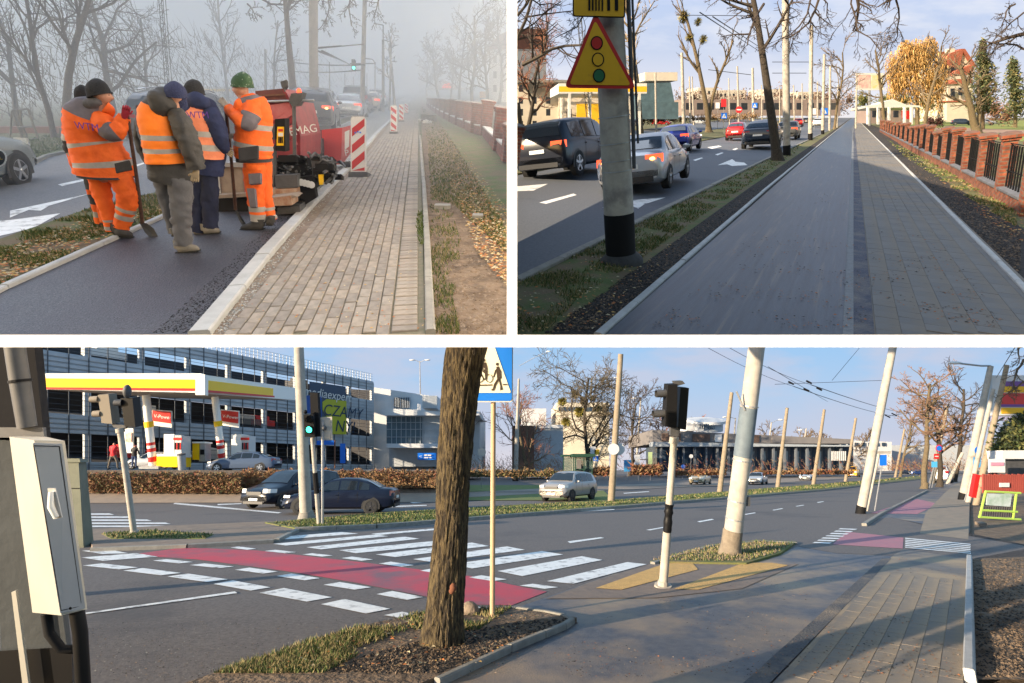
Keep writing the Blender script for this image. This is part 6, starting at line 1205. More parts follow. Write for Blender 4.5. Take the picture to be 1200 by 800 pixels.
# poles and wires of B
GQ = 'concrete poles along the sunny road'
for a in ((922, 183, 920, -30, 4, 3.2, 'grey concrete pole with black foot right of the dark trunk', 12), (949.5, 165, 951, 30, 2.4, 1.7, 'pale pole with black foot, second along the verge', 8), (964, 158, 966, 64, 1.7, 1.3, 'pale pole, third along the verge', 5), (972, 154, 973, 78, 1.3, 1, 'pale pole, fourth along the verge', 0), (1003, 151, 1004, 86, 1, .8, 'slim pale pole standing by the billboard', 0), (801.5, 157, 799, 62, 2.1, 1.5, 'sunlit pale pole behind the blue hatchback', 0), (809, 153, 808, 90, 1, .8, 'slim post right of the sunlit pale pole', 0), (813, 147, 811, 90, .9, .7, 'farther slim post beside the mistletoe tree', 0),
          (769, 155, 768, 86, 1.2, 1, 'pale lamp post in front of the grey glass hall', 0), (866, 150, 864, 78, 1.2, .9, 'sunlit pole behind the no entry sign', 0), (883, 149, 882, 80, 1.6, 1.2, 'sunlit pole left of the black trunk', 0), (855, 147, 854, 92, .7, .6, 'thin far pole left of the no entry sign', 0), (931, 147, 930, 100, .7, .6, 'thin far pole right of the concrete pole', 0), (914, 147, 913.5, 103, .7, .6, 'thin far pole behind the black trunk', 0), (940, 146, 940, 98, .7, .6, 'far thin pole in the afternoon sun', 0), (958, 148, 958, 96, .8, .6, 'thin pole behind the white distant car', 0), (981, 150, 982, 100, .7, .6, 'last thin pole at the end of the verge', 0), (893, 146, 892.5, 100, .7, .6, 'thin far pole between two sunlit poles', 0)):
    pole(B, *a[:6], a[6], M['concrete'], group=GQ, boot_=a[7])
wires(B, [(792, 18, 30, 888, 19, 30, 0), (820, 15, 30, 895, 64, 90, 0), (835, 20, 30, 900, 62, 90, 0), (905, 73, 34, 948, 73, 34, 0), (905, 86, 60, 945, 86, 60, 0), (927, 52, 36, 940, 50, 36, 0), (927, 52, 36, 926, 62, 36, 0), (830, 82, 60, 880, 88, 60, 0)], 'tram wires and brackets above the sunny road', M['wire'], .011)
lattice(B, 692, 165, 676, -10, 2.0, 2.0, 'narrow lattice mast rising behind the yellow warning sign', M['dgrey'])
# signs far away
def disc_sign(P, bx, by, cx, cy, r, m, label, bar=None, post=True, sq=False, cat='traffic sign', name='traffic_sign', mark=None, group=None, dd=0.0, e=0.0, r2=None):
    b = P.G(bx, by, e); s = b.y/F; t = thing(name, b, label, cat, group); c = P.V(b, cx, cy, dd); mb = MB()
    if post: p = MB(); p.tube([b, P.V(b, cx, cy)+Vector((0, .03, 0))], max(.025, .5*s*.5), 6); p.build('post', M['steel'], t)
    if sq: mb.box(c, (r*s, 0, 0), (0, .01, 0), (0, 0, (r2 or r)*s))
    else: mb.disc(c, (0, -1, 0), r*s, 20, 0, .012)
    mb.build('face', m, t)
    if bar: mb = MB(); mb.box(c-Vector((0, .02, 0)), (r*s*.7, 0, 0), (0, .004, 0), (0, 0, r*s*.18)); mb.build('bar', bar, t)
    if mark == 'ped':
        mb = MB(); v = c-Vector((0, .02, 0)); mb.prism([v+Vector((-.72*r*s, 0, -.7*r*s)), v+Vector((.72*r*s, 0, -.7*r*s)), v+Vector((0, 0, .75*r*s))], Vector((0, .006, 0))); mb.build('triangle', M['wht'], t)
        mb = MB(); v = c-Vector((0, .03, 0)); mb.box(v-Vector((0, 0, .15*r*s)), (.09*r*s, 0, 0), (0, .003, 0), (0, 0, .3*r*s)); mb.build('walker', M['black'], t)
    return t
disc_sign(B, 866, 154, 866, 129, 3.9, M['red'], 'round red no entry sign with white bar on a sunlit pole', bar=M['wht'])
disc_sign(B, 848.5, 158, 848.5, 136, 3.4, M['blue'], 'blue crossing sign on a short post left of the no entry sign', sq=True, mark='ped'); disc_sign(B, 966, 155, 966, 131, 4, M['blue'], 'blue pedestrian crossing sign beside the cycle path', sq=True, mark='ped')
disc_sign(B, 884, 150, 884.5, 124, 3, M['blue'], 'small blue square sign on the sunlit pole', sq=True, mark='ped'); disc_sign(B, 848, 152, 848, 121, 3, M['red'], 'red roadside banner beyond the crossing', sq=True, cat='banner', name='banner', r2=4.5); disc_sign(B, 841, 152, 841, 124, 2.4, M['wht'], 'small white board left of the red banner', sq=True, r2=3.4, cat='board', name='board')
disc_sign(B, 954, 152, 954, 131, 2.4, M['wht'], 'small white panel left of the blue crossing sign', sq=True, r2=3.6, cat='board', name='board')
# fuel station and buildings left
WARM = mat('cream_plaster', (.60, .54, .44), (.54, .48, .40), scale=.8, rough=.85); YLW = mat('station_yellow', (.80, .45, .02), rough=.5); PINK_W = mat('pink_grey_plaster', (.27, .21, .185), (.22, .17, .155), scale=.7, rough=.9); TEAL = mat('grey_glass_hall', (.10, .16, .19), (.07, .11, .13), scale=1.5, rough=.3)
t = thing('fuel_station', B.G(700, 160), 'yellow and white fuel station behind the sign pole', 'fuel station'); block(B, 655, 758, 98, 110, 165, 10, M['wht'], t, 'canopy'); block(B, 655, 758, 101.5, 108, 164.6, .3, YLW, t, 'fascia'); block(B, 660, 740, 112, 162, 158, 10, WARM, t); block(B, 676, 708, 122, 150, 157.4, .3, YLW, t, 'yellow_panel')
for x in (666, 690, 712, 748): block(B, x, x+3, 110, 165, 165, .5, M['wht'], t, 'column')
for x in (664, 715, 726): block(B, x, x+6, 128, 142, 157.3, .3, WND, t, 'window')
t = thing('apartment_block', B.G(636, 158), 'white block of flats with small windows behind the dark branches', 'building'); block(B, 603, 672, 96, 160, 156, 14, WARM, t); block(B, 602, 674, 94, 97, 156.5, 15, M['kerb_d'], t, 'roof')
for i in range(4):
    for j in range(4): block(B, 608+i*16, 613+i*16, 100+j*14, 108+j*14, 155.7, .3, WND, t, 'window')
t = thing('glass_hall', B.G(770, 153), 'sloping grey glass hall with a flat white roof sign', 'building'); mb = MB(); bb = B.G(770, 153); mb.prism([B.V(bb, x, y) for x, y in ((752, 98), (786, 97), (792, 128), (750, 128))], Vector((0, 14, 6))); mb.build('glass_wall', TEAL, t); block(B, 756, 794, 85, 95, 152, 8, WARM, t, 'roof_board'); block(B, 745, 795, 120, 140, 153.5, 8, TEAL, t)
rng = random.Random(31)
t = thing('shopping_hall', B.G(900, 145), 'long low pale hall with reddish bays far across the road', 'building'); block(B, 800, 985, 117, 136, 143, 12, PINK_W, t)
for i in range(14): block(B, 804+i*13, 811+i*13, 121, 129, 142.8, .4, WND, t, 'window')
for i, (x0, x1, y0) in enumerate(((818, 840, 103), (842, 874, 106), (895, 925, 105), (935, 962, 108))):
    t = thing('distant_building', B.G((x0+x1)/2, 142), ['pale distant block behind the mistletoe tree', 'wide pale distant block behind the no entry sign', 'pale distant block left of the concrete pole', 'small pale block near the end of the road'][i], 'building', 'distant blocks on the skyline'); block(B, x0, x1, y0, 125, 141, 20, WARM, t)
    for k in range(int((x1-x0)/5)): block(B, x0+2+k*5, x0+4.2+k*5, y0+4, y0+8, 140.8, .4, WND, t, 'window')
# pavilion, billboard, house, willow, conifer
b = B.G(1045, 150); t = thing('pavilion', b, 'low pavilion with white tent roof beyond the brick fence', 'pavilion'); mb = MB(); mb.prism([B.V(b, x, y) for x, y in ((1013, 124.5), (1028, 123), (1046, 116.5), (1062, 123), (1078, 124), (1077, 126), (1014, 127))], Vector((0, 4, 1.2))); mb.build('roof', M['wht'], t)
block(B, 1020, 1070, 126, 145, 148, 5, PINK_W, t)
for x in (1017, 1029, 1042, 1060, 1068): block(B, x, x+1.8, 126, 146, 150, .4, M['wht'], t, 'post')
for x in (1023, 1034, 1048): block(B, x, x+5, 130, 138, 147.8, .3, WND, t, 'window')
block(B, 1058, 1066, 130, 140, 147.7, .3, M['red'], t, 'banner')
t = thing('billboard', B.G(1020, 148), 'pale billboard with pink and yellow poster on a post', 'billboard'); block(B, 1004.5, 1035.5, 86, 106, 148, .5, M['wht'], t, 'frame'); block(B, 1006, 1020, 88, 104, 147.9, .2, mat('poster_pink', (.55, .28, .28), (.62, .50, .42), scale=1.6, rough=.7), t, 'poster'); block(B, 1021, 1034, 88, 104, 147.9, .2, mat('poster_yellow', (.62, .50, .18), (.60, .58, .52), scale=1.6, rough=.7), t, 'poster'); block(B, 1019, 1020.4, 106, 148, 148.2, .4, M['steel'], t, 'post')
RR = mat('red_tiles', (.38, .11, .06), (.28, .08, .05), scale=3, rough=.85, bump=.5, bscale=8); HW = mat('house_plaster', (.62, .56, .46), (.56, .50, .42), scale=1, rough=.85)
b = B.G(1118, 146); t = thing('house', b, 'tall white house with red tiled roofs behind the conifer', 'house'); block(B, 1102.5, 1140, 77, 143, 145, 10, HW, t)
def fb_(pts, dd, m, nm, dep): mb = MB(); mb.prism([B.V(b, x, y, dd) for x, y in pts], Vector((0, dep, dep*.42))); return mb.build(nm, m, t)
fb_([(1127, 59), (1141, 78), (1127, 78)], 0, HW, 'gable', 6); fb_([(1100.5, 79), (1114, 62.5), (1127.5, 58), (1129, 60), (1124.5, 79)], -.6, RR, 'roof', 2); fb_([(1127, 57.5), (1131, 57.5), (1145, 78), (1141, 80)], -.7, RR, 'roof', 8)
fb_([(1115.5, 89), (1121, 83), (1140, 76), (1141, 88)], -1.6, RR, 'roof', 3); fb_([(1109, 99), (1122, 93), (1140, 93), (1140, 98)], -2.0, RR, 'roof', 3); fb_([(1110.5, 99), (1140, 99), (1140, 119), (1110.5, 119)], -1.6, HW, 'wall', 2); fb_([(1108, 118.5), (1140, 118.5), (1140, 120), (1108, 120)], -2.4, RR, 'ledge', 3); fb_([(1109.5, 120), (1140, 120), (1140, 141), (1109.5, 141)], -2.2, HW, 'wall', 3)
fb_([(1113, 57.5), (1119, 57), (1119, 66), (1113, 68)], -.2, HW, 'chimney', 1.5)
for q in (((1107, 78.5), (1123, 78.5), (1123, 83), (1107, 83)), ((1115, 104), (1119, 104), (1119, 114), (1115, 114)), ((1104, 124), (1107, 124), (1107, 132), (1104, 132)), ((1124, 103), (1128, 103), (1128, 112), (1124, 112))): fb_(q, -2.6 if q[0][0] > 1108 else -.5, WND, 'window', .3)
def leafmass(P, nm, base, blobs, n, size, mats, label, cat, seed=1, trunk=None, droop=0.0, root=None):
    rng = random.Random(seed); t = thing(nm, P.G(*base), label, cat); mb = MB(); bb = P.G(*base)
    for i in range(n):
        x, y, rx, ry = rng.choice(blobs); a = rng.uniform(0, 6.283); q = min(1.3, abs(rng.gauss(0, .62))); c = P.V(bb, x+math.cos(a)*rx*q, y+math.sin(a)*ry*q, rng.uniform(-1, 1)*rx*bb.y/F*.8)
        s = size*bb.y/F*rng.uniform(.5, 1.4); d = Vector((rng.gauss(0, 1), rng.gauss(0, 1), rng.gauss(0, 1)-droop)).normalized(); e = d.orthogonal().normalized(); e.rotate(Matrix.Rotation(rng.uniform(0, 6), 3, d))
        mb.add([c-e*s*.3, c+e*s*.3, c+d*s*(1+droop*.6)], [(0, 1, 2)], rng.randrange(len(mats)))
    mb.build('foliage', mats, t, clip=CLIP[P])
    if trunk:
        tb = MB(); tb.tube([P.G(*base)-P.u*.1]+[P.V(bb, x, y) for x, y in trunk[1:]], [trunk[0]*bb.y/F*(1-.7*i/len(trunk)) for i in range(len(trunk))], 7); tb.build('trunk', M['bark'], t)
    return t
WIL = [mat('willow_gold', (.42, .24, .07), rough=.8), mat('willow_amber', (.34, .18, .05), rough=.8), mat('willow_pale', (.50, .34, .14), rough=.8)]
leafmass(B, 'willow', (1075, 148), [(1068, 70, 12, 18), (1082, 68, 14, 20), (1060, 90, 12, 22), (1090, 95, 12, 28), (1075, 100, 16, 30), (1050, 98, 9, 22), (1100, 100, 7, 24), (1075, 62, 10, 12), (1062, 60, 8, 10), (1090, 58, 8, 12), (1048, 80, 8, 16), (1103, 84, 7, 16)], 24000, 1.25, WIL, 'large golden weeping willow behind the pavilion', 'willow', 3, [2.5, (1075, 120), (1073, 80)], 4.0)
CNF = [mat('conifer_green', (.085, .105, .045), rough=.85), mat('conifer_dark', (.05, .07, .03), rough=.85), mat('conifer_olive', (.17, .15, .06), rough=.85)]
leafmass(B, 'conifer', (1152, 152), [(1152, 56, 3, 8), (1152, 68, 7, 8), (1153, 80, 10, 9), (1153, 92, 13, 9), (1152, 104, 16, 9), (1153, 116, 17, 9), (1150, 126, 14, 7)], 6500, 2.4, CNF, 'tall olive green conifer in front of the white house', 'conifer', 4, [1.8, (1152, 100), (1152, 48)], .8)
leafmass(B, 'conifer', (1190, 150), [(1187, 78, 5, 9), (1188, 92, 9, 12), (1190, 108, 14, 14), (1192, 125, 18, 12)], 4200, 2.4, CNF, 'green conifer cut by the right edge', 'conifer', 5, [1.8, (1190, 100), (1188, 70)], .5)
leafmass(B, 'bush', (1130, 146), [(1124, 131, 9, 7), (1135, 133, 8, 6)], 1500, 2, [mat('olive_bush', (.14, .13, .03), rough=.85), CNF[2]], 'round olive bush beside the parked dark car', 'bush', 6)
leafmass(B, 'bush', (1172, 149), [(1165, 130, 10, 12), (1180, 134, 12, 12)], 2600, 2, [mat('russet_bush', (.20, .09, .06), rough=.9), mat('russet_bush_pale', (.26, .15, .09), rough=.9)], 'russet bare shrubs behind the parked white car', 'bush', 7)
leafmass(B, 'hedge', (1094, 152), [(1090, 142, 7, 6), (1100, 143, 6, 6)], 1600, 1.6, [mat('dark_brown_hedge', (.07, .03, .025), rough=.9)], 'dark brown clump of shrubs behind the fence', 'hedge', 8)
leafmass(B, 'hedge', (1060, 146), [(1040, 118, 12, 8), (1085, 122, 14, 8), (1012, 118, 8, 8), (1060, 118, 14, 8)], 3000, 2.4, [CNF[2], CNF[0], mat('moss_green', (.13, .14, .03), rough=.9)], 'green shrubs behind the pavilion', 'hedge', 9)
leafmass(B, 'hedge', (800, 152), [(752+i*12, 142-i*.5, 9, 4) for i in range(12)], 5000, 1.6, [mat('brown_hedge', (.20, .12, .06), rough=.9), mat('brown_hedge_pale', (.28, .18, .09), rough=.9)], 'long clipped brown hedge beyond the far carriageway', 'hedge', 10)
leafmass(B, 'far_wood', (900, 142), [(800+i*13, 117+(i % 3)*4-(6 if i % 4 == 1 else 0), 12, 11) for i in range(16)], 9000, 2.0, [mat('far_brown', (.17, .11, .08), rough=.95), mat('far_brown_pale', (.24, .17, .13), rough=.95)], 'brown belt of bare trees across the far road', 'trees', 11)
car(headM(B, 1127, 147, 88, .5, 'centre', 4.4), 'hatch', (4.4, 1.75, 1.42), paint('blue_black', (.02, .03, .05)), 'dark hatchback parked on the grass before the white house', 'parked cars behind the fence'); car(headM(B, 1152, 147, 88, .5, 'centre', 4.4), 'hatch', (4.4, 1.75, 1.42), paint('white', (.7, .7, .7)), 'white car parked behind the leaning pale trunk', 'parked cars behind the fence')
for i, (x, y) in enumerate(((741, 149), (775, 147), (819, 146))): car(headM(B, x, y, 88, .4, 'centre', 4.3), 'hatch', (4.3, 1.75, 1.45), paint(['charcoal', 'bright_red', 'silver'][i], (.05, .055, .06)), ['dark car parked before the glass hall', 'red car parked right of the glass hall', 'silver car parked near the mistletoe tree'][i], 'cars parked by the fuel station', detail=False)
sheet(B, 'lawn', [(1040, 152), (1300, 175), (1300, 141.5), (1040, 141.5)], .0, mat('sunny_lawn', (.14, .19, .03), (.19, .20, .05), scale=.8, rough=.95)); sheet(B, 'park_path', [(1060, 151), (1300, 163), (1300, 157), (1120, 150)], .02, mat('brown_path', (.28, .18, .13), (.22, .15, .11), scale=1, rough=.95))
BB = brickmat('warm_brick', srgb(158, 88, 60), srgb(118, 60, 44), srgb(120, 100, 86), bw=.26, bh=.085, ms=.013)
bx = [1203, 1173, 1149, 1131, 1117, 1106, 1096, 1087, 1079.5, 1073, 1067, 1061.5, 1056, 1051.5, 1047.5, 1044, 1041, 1038.4, 1036, 1034, 1032.2]; by = [137+(x-1000)*.567 for x in bx]
hf = [(.78 if i % 3 else .74)*(y-137)-(3.5 if i % 4 == 2 else 0) for i, y in enumerate(by)]
brick_fence(B, list(zip(bx, by)), hf, .27, .30, 'row of sunlit orange brick pillars on a low wall beside the path', BB, mat('slate_coping', (.14, .15, .17), (.10, .10, .11), scale=6, rough=.8), mat('weathered_cap', (.14, .07, .05), (.09, .06, .05), scale=8, rough=.9), gapm=M['black'])
# ================================================================= PLACE C : things
C.use()
def wdir(deg): return Vector((math.cos(R(deg)), math.sin(R(deg)), 0))
def angM(P, px, py, deg, e=0.0):
    o = P.G(px, py, e); f = wdir(deg); f = (f-P.n*f.dot(P.n)).normalized(); return frame(o, f, P.n)
def U(base, x, y, dd=0.0): return C.V(base, x, y, dd)
GC = 'cars on the carriageways at the crossing'
car(angM(C, 344, 592.5, -111), 'van', (5.1, 1.95, 1.76), paint('midnight_blue', (.005, .007, .016)), 'dark blue people carrier turning behind the white concrete pole', GC)
car(angM(C, 401, 600.5, -178), 'sedan', (4.55, 1.8, 1.44), paint('blue_black3', (.005, .008, .022)), 'dark blue sedan with black wheels in front of the people carrier', GC, rim=RIMD)
car(angM(C, 667, 585.5, -122), 'suv', (4.45, 1.85, 1.66), paint('pearl_grey', (.36, .33, .30)), 'pearl grey off road car coming towards the signals, left of a pole', GC, rim=RIMD)
car(angM(C, 821, 567.2, -122), 'hatch', (4.1, 1.75, 1.5), paint('pale_gold', (.50, .42, .27)), 'pale gold hatchback left of the large leaning pole', GC, detail=False)
car(angM(C, 888, 566.8, -124), 'sedan', (4.3, 1.75, 1.42), paint('silver', (.50, .52, .54)), 'silver sedan right of the large leaning pole', GC, detail=False)
car(angM(C, 946, 562.4, -126), 'sedan', (4.3, 1.75, 1.42), paint('silver', (.50, .52, .54)), 'distant silver sedan beyond the row of median poles', GC, detail=False)
car(angM(C, 1001, 558.5, -128), 'van', (5.2, 2.0, 2.5), paint('post_yellow', (.80, .42, .01), 0), 'yellow van far down the road', GC, detail=False)
car(angM(C, 1074, 555.5, 180), 'hatch', (4.1, 1.75, 1.5), paint('mid_blue', (.03, .07, .22)), 'small blue car far away before the tree row', GC, detail=False); car(angM(C, 1062, 555, 180), 'sedan', (4.1, 1.75, 1.5), paint('blue_black2', (.02, .03, .055)), 'farthest dark car left of the small blue car', GC, detail=False)
car(angM(C, 1106, 565, 49), 'van', (4.6, 1.9, 2.3), paint('van_white', (.62, .62, .60)), 'white van parked beneath the trees on the right', 'parked cars at the crossing', detail=False)
# concrete poles, each leaning its own way
GPC = 'concrete tram poles at the crossing'
CW = mat('sunlit_concrete', (.43, .40, .35), (.33, .305, .265), scale=4, rough=.9, bump=.3, bscale=30, c3=(.24, .21, .175), s3=2.2, t3=(.56, .74), bdist=.006)  # mottled pale concrete for the crossing's poles
CB = mat('brown_concrete', (.31, .25, .175), (.23, .185, .13), scale=4, rough=.9)
r_, b_, t_ = pole(C, 359, 609, 350, 402.5, 7, 5.4, 'white round concrete pole standing on the end of the median', CW, group=GPC)
mb = MB(); mb.tube([b_, b_+C.u*.28, b_+C.u*.34], [10.5*b_.y/F, 8*b_.y/F, 7.2*b_.y/F], 14); mb.build('footing', M['kerb_d'], r_, smooth=50)
pole(C, 716, 588.5, 727.5, 414, 4.2, 3.0, 'sunlit pole right of the pearl grey car, holding two round sign backs', CB, group=GPC)
for a in ((843, 577.5, 857.5, 459, 3.1, 2.1, 'brown concrete pole between the signal and the large leaning pole'), (911, 571, 922.5, 477, 2.4, 1.7, 'brown concrete pole, first right of the large leaning pole'), (953, 567, 966, 479, 2.1, 1.5, 'brown concrete pole, second right of the large leaning pole'), (990.5, 563.5, 1003, 489, 1.8, 1.3, 'brown concrete pole beside the yellow van'), (1049, 558.5, 1060, 502, 1.3, 1, 'far pale pole right of the bus stop sign')): pole(C, *a[:6], a[6], CB, group=GPC)
r_, b_, t_ = pole(C, 855, 651, 887, 402.5, 10.5, 9.0, 'largest leaning concrete pole with grey sleeve, standing on the small island', CW, group=GPC); s_ = b_.y/F
def lp(b, t, f): return b.lerp(t, f)
mb = MB(); mb.tube([lp(b_, t_, .47), lp(b_, t_, .70)], [10.1*s_, 9.8*s_], 18); mb.build('grey_sleeve', mat('blue_grey_wrap', (.13, .17, .20), (.10, .13, .16), scale=5, rough=.7), r_, smooth=50)
mb = MB(); mb.tube([b_-C.n*.05, lp(b_, t_, .02), lp(b_, t_, .05), lp(b_, t_, .125)], [13.5*s_, 13*s_, 11.3*s_, 10.9*s_], 18); mb.build('worn_foot', mat('dirty_foot', (.16, .13, .10), (.24, .20, .15), scale=8, rough=.95, bump=.5, bscale=20), r_, smooth=50)
for f in (.705, .45, .26, .175): mb = MB(); mb.tube([lp(b_, t_, f), lp(b_, t_, f+.006)], [10.5*s_, 10.5*s_], 18); mb.build('strap', M['steel'], r_)
mb = MB(); mb.tube([U(b_, 873, 480, -.15), U(b_, 870, 474, -.15), U(b_, 863, 458, -.15)], .02, 6); mb.build('bracket', M['steel'], r_); mb = MB(); mb.box(U(b_, 875, 586, -.05), (.05, 0, 0), (0, .06, 0), (0, 0, .10)); mb.build('junction_box', M['dgrey'], r_)
r_, b_, t_ = pole(C, 1008, 601, 1047, 402.5, 5.0, 3.9, 'tall pale pole with a horizontal bracket, at the corner of the side road', CW, group=GPC, boot_=9)
pole(C, 1128, 585, 1161, 428, 4.6, 2.8, 'pale pole with a dark foot, left one of the group by the green fence', CW, group=GPC, boot_=8); pole(C, 1134, 588, 1164, 455, 2.6, 2, 'thinner pale pole right behind the pole with the dark foot', CW, group=GPC); pole(C, 1143, 590, 1180, 427, 3.4, 2.4, 'brown wooden pole leaning right beside the billboard', CB, group=GPC)
pole(C, 1110, 566, 1128, 530, 1.8, 1.6, 'pale short post among the dark trunks', CW, group=GPC); pole(C, 1092, 566, 1110, 475, 2.4, 1.6, 'pale pole standing inside the tree crown', CB, group=GPC)
# lamp posts
GL = 'street lamps at the crossing'
def lamp(bx, by, tx, ty, arm, label, r=.9, foot=0):
    b = C.G(bx, by); s = b.y/F; t = thing('street_lamp', b, label, 'street lamp', GL); top = U(b, tx, ty); mb = MB(); mb.tube([b, b.lerp(top, .5), top], [r*1.9*s, r*1.5*s, r*.8*s], 8); mb.build('post', CW, t, smooth=60)
    if foot: mb = MB(); mb.tube([b, b.lerp(top, foot)], [r*2.4*s, r*2.2*s], 8); mb.build('black_foot', M['black'], t)
    for (x, y, x2, y2) in arm:
        mb = MB(); mb.tube([U(b, x, y), U(b, (x+x2)/2, (y+y2)/2-1), U(b, x2, y2)], .35*s, 5); mb.build('arm', M['steel'], t); mb = MB(); mb.ell(U(b, x2, y2), (3.6*s, 0, 0), (0, 1.5*s, 0), (0, 0, .9*s), 8, 5); mb.build('lamp_head', M['wht'], t, smooth=60)
lamp(604, 563, 608, 443, [(608.5, 428, 643, 411)], 'street lamp with long arm behind the blue sign', 1.5, .1)
mb = MB(); b = C.G(604, 563); mb.tube([U(b, 608, 444), U(b, 608.5, 428), U(b, 611, 421)], .3*b.y/F, 5); tag(mb.build('lamp_spigot', M['steel']), 'thin upper stem of the street lamp behind the blue sign', 'lamp part') if 0 else None
lamp(745, 553, 751, 467, [(751, 467, 743, 466)], 'slim double street lamp right of the bus shelter', .8); lamp(692, 552, 693, 442, [(693, 444, 722, 442)], 'slim street lamp rising out of the bare tree', .7); lamp(857, 556, 862, 489, [(862, 490, 850, 488)], 'slim pale lamp post left of the large leaning pole', .8)
lamp(897, 557, 904, 494, [(904, 495, 915, 491)], 'slim pale lamp post before the shopping hall', .8); lamp(936, 557, 945, 501, [(945, 502, 938, 503)], 'pale lamp post right of the distant silver sedan', .8); lamp(1018, 575, 1033, 494, [], 'thin post behind the pole with the bracket', .8); lamp(494, 553, 492, 422, [(492, 424, 483, 421), (492, 424, 501, 421)], 'tall double lamp above the white building', .5)
b = C.G(1128, 585); mb = MB(); mb.tube([U(b, 1161, 428), U(b, 1150, 428), U(b, 1119, 424.5)], .06, 5); t = thing('street_lamp', b, 'lamp arm with pale head reaching left from the pole with the dark foot', 'street lamp', GL); mb.build('arm', M['steel'], t); mb = MB(); mb.ell(U(b, 1119, 424.5), (.45, 0, 0), (0, .15, 0), (0, 0, .1), 8, 5); mb.build('lamp_head', M['wht'], t, smooth=60)
wires(C, [(908, 449.5, 16, 1033, 445, 17.2, 0), (830, 407, 18, 930, 452, 24, .1), (930, 452, 24, 1050, 487, 60, .2), (855, 407, 17, 950, 450, 24, .1), (950, 450, 24, 1066, 484, 70, .2), (1007, 407, 20, 975, 445, 17, 0), (900, 429, 20, 970, 470, 40, 0), (1040, 487, 60, 1070, 482, 60, 0), (700, 440, 40, 724, 437, 40, 0), (697, 444, 40, 724, 442, 40, 0), (1150, 470, 60, 1190, 405, 20, 0), (1168, 450, 50, 1200, 445, 40, 0)], 'tram wires crossing the sky above the road', M['wire'], .008)
for (x, y) in ((927, 448), (948, 447), (960, 455), (945, 456), (1048, 485), (1062, 482), (1040, 487)): 
    Y = 17 if y < 470 else 55; mb = MB(); mb.tube([ray(x-3, y-1.5)*Y, ray(x+3, y+1.5)*Y], .02*Y/17*(1.6 if y < 470 else 1), 5); tag(mb.build('insulator', M['black']), 'small black insulator at %s of the wires' % {927: 'the left end of the bracket crossing', 948: 'the middle of the bracket crossing', 960: 'the lower right of the bracket crossing', 945: 'the lower strand', 1048: 'the middle of the far meeting', 1062: 'the right of the far meeting', 1040: 'the left of the far meeting'}[x], 'insulator', 'insulators on the wires')
# ---- signals
def visor(c, d, r, l, mb, mi=0): mb.tube([c, c+d*l*.5, c+d*l], [r, r*1.0, r*.92], 12, mi, caps=False)
b = C.G(777, 688); s = b.y/F; t = thing('traffic_signal', b, 'nearest traffic signal on a white pole with a black wrapped middle', 'traffic signal'); tp = U(b, 790.5, 506)
mb = MB(); mb.tube([b, lp(b, tp, .36)], [5.2*s, 4.8*s], 14); mb.tube([lp(b, tp, .54), lp(b, tp, .93)], [4.2*s, 4.0*s], 14); mb.tube([lp(b, tp, .93), lp(b, tp, .97)], [5.6*s, 5.2*s], 14); mb.build('pole', CW, t, smooth=50)
mb = MB(); rng = random.Random(3); mb.tube([lp(b, tp, .36+.018*i) for i in range(11)], [(4.6+rng.uniform(-.3, 1.1))*s for i in range(11)], 10); mb.build('black_wrapping', M['blackg'], t, smooth=40)
mb = MB(); mb.tube([b, b+C.u*.045], [10*s, 10*s], 14); mb.tube([b, b+C.u*.11], [6.5*s, 6*s], 10); mb.build('base_flange', CW, t)
def rbox(q0, q1, q2, q3, dep, m, nm, root, d=0.0): mb = MB(); pts = [U(b, x, y, d) for x, y in (q0, q1, q2, q3)]; mb.prism(pts, Vector((0, dep, 0))); return mb.build(nm, m, root)
rbox((783, 450), (794, 449.5), (793, 501), (779.5, 499), .22, M['black'], 'signal_head', t, -.14); rbox((797.5, 453), (807.5, 454), (804, 503), (794.5, 501.5), .2, M['blackg'], 'signal_head', t, -.02); rbox((790, 446), (800, 445.5), (803, 449), (792, 452), .12, M['dgrey'], 'head_bracket', t, -.02)
rbox((786.5, 499), (798, 500), (795, 511), (786, 510), .1, M['dgrey'], 'lower_bracket', t, 0)
for (x, y) in ((784, 460), (780.5, 483.5)):
    mb = MB(); visor(U(b, x, y, -.03), Vector((-1, -.15, -.03)).normalized(), .062, 16*s, mb); mb.disc(U(b, x-1, y, -.03), (-1, -.15, 0), .06, 12); mb.build('visor', M['dgrey'], t, smooth=50)
# left signal
b = C.G(157, 624, .08); s = b.y/F; t = thing('traffic_signal', b, 'traffic signal with two turned heads on a white pole, on the end of the median', 'traffic signal'); tp = U(b, 140.5, 501)
mb = MB(); mb.tube([b, tp], [3.3*s, 3.3*s], 12); mb.tube([lp(b, tp, .96), lp(b, tp, 1.0)], [4.6*s, 4.6*s], 12); mb.tube([b, lp(b, tp, .02)], [5*s, 5*s], 12); mb.build('pole', CW, t, smooth=50)
rbox((114.5, 462), (127, 461), (131.5, 496), (119, 495), .3, mat('tan_back', (.20, .17, .13), rough=.7), 'signal_head', t, -.1); rbox((141, 466), (155, 465), (158.5, 500), (146, 499), .3, M['blackg'], 'signal_head', t, -.05); rbox((130, 495), (148, 498), (146, 502), (133, 500), .1, M['dgrey'], 'bracket', t)
mb = MB(); mb.ell(U(b, 149, 458, -.05), (4.3*s, 0, 0), (0, .12, 0), (0, 0, 8*s), 12, 8); mb.build('hood', M['dgrey'], t, smooth=60)
for (x, y) in ((115, 467), (118, 484), (143, 471)): mb = MB(); visor(U(b, x, y, -.05), Vector((-1, -.2, 0)).normalized(), 3.8*s, 8*s, mb); mb.disc(U(b, x-1, y, -.05), (-1, -.2, 0), 3.6*s, 12); mb.build('visor', mat('tan_visor', (.30, .25, .19), rough=.7) if x < 140 else M['dgrey'], t, smooth=50)
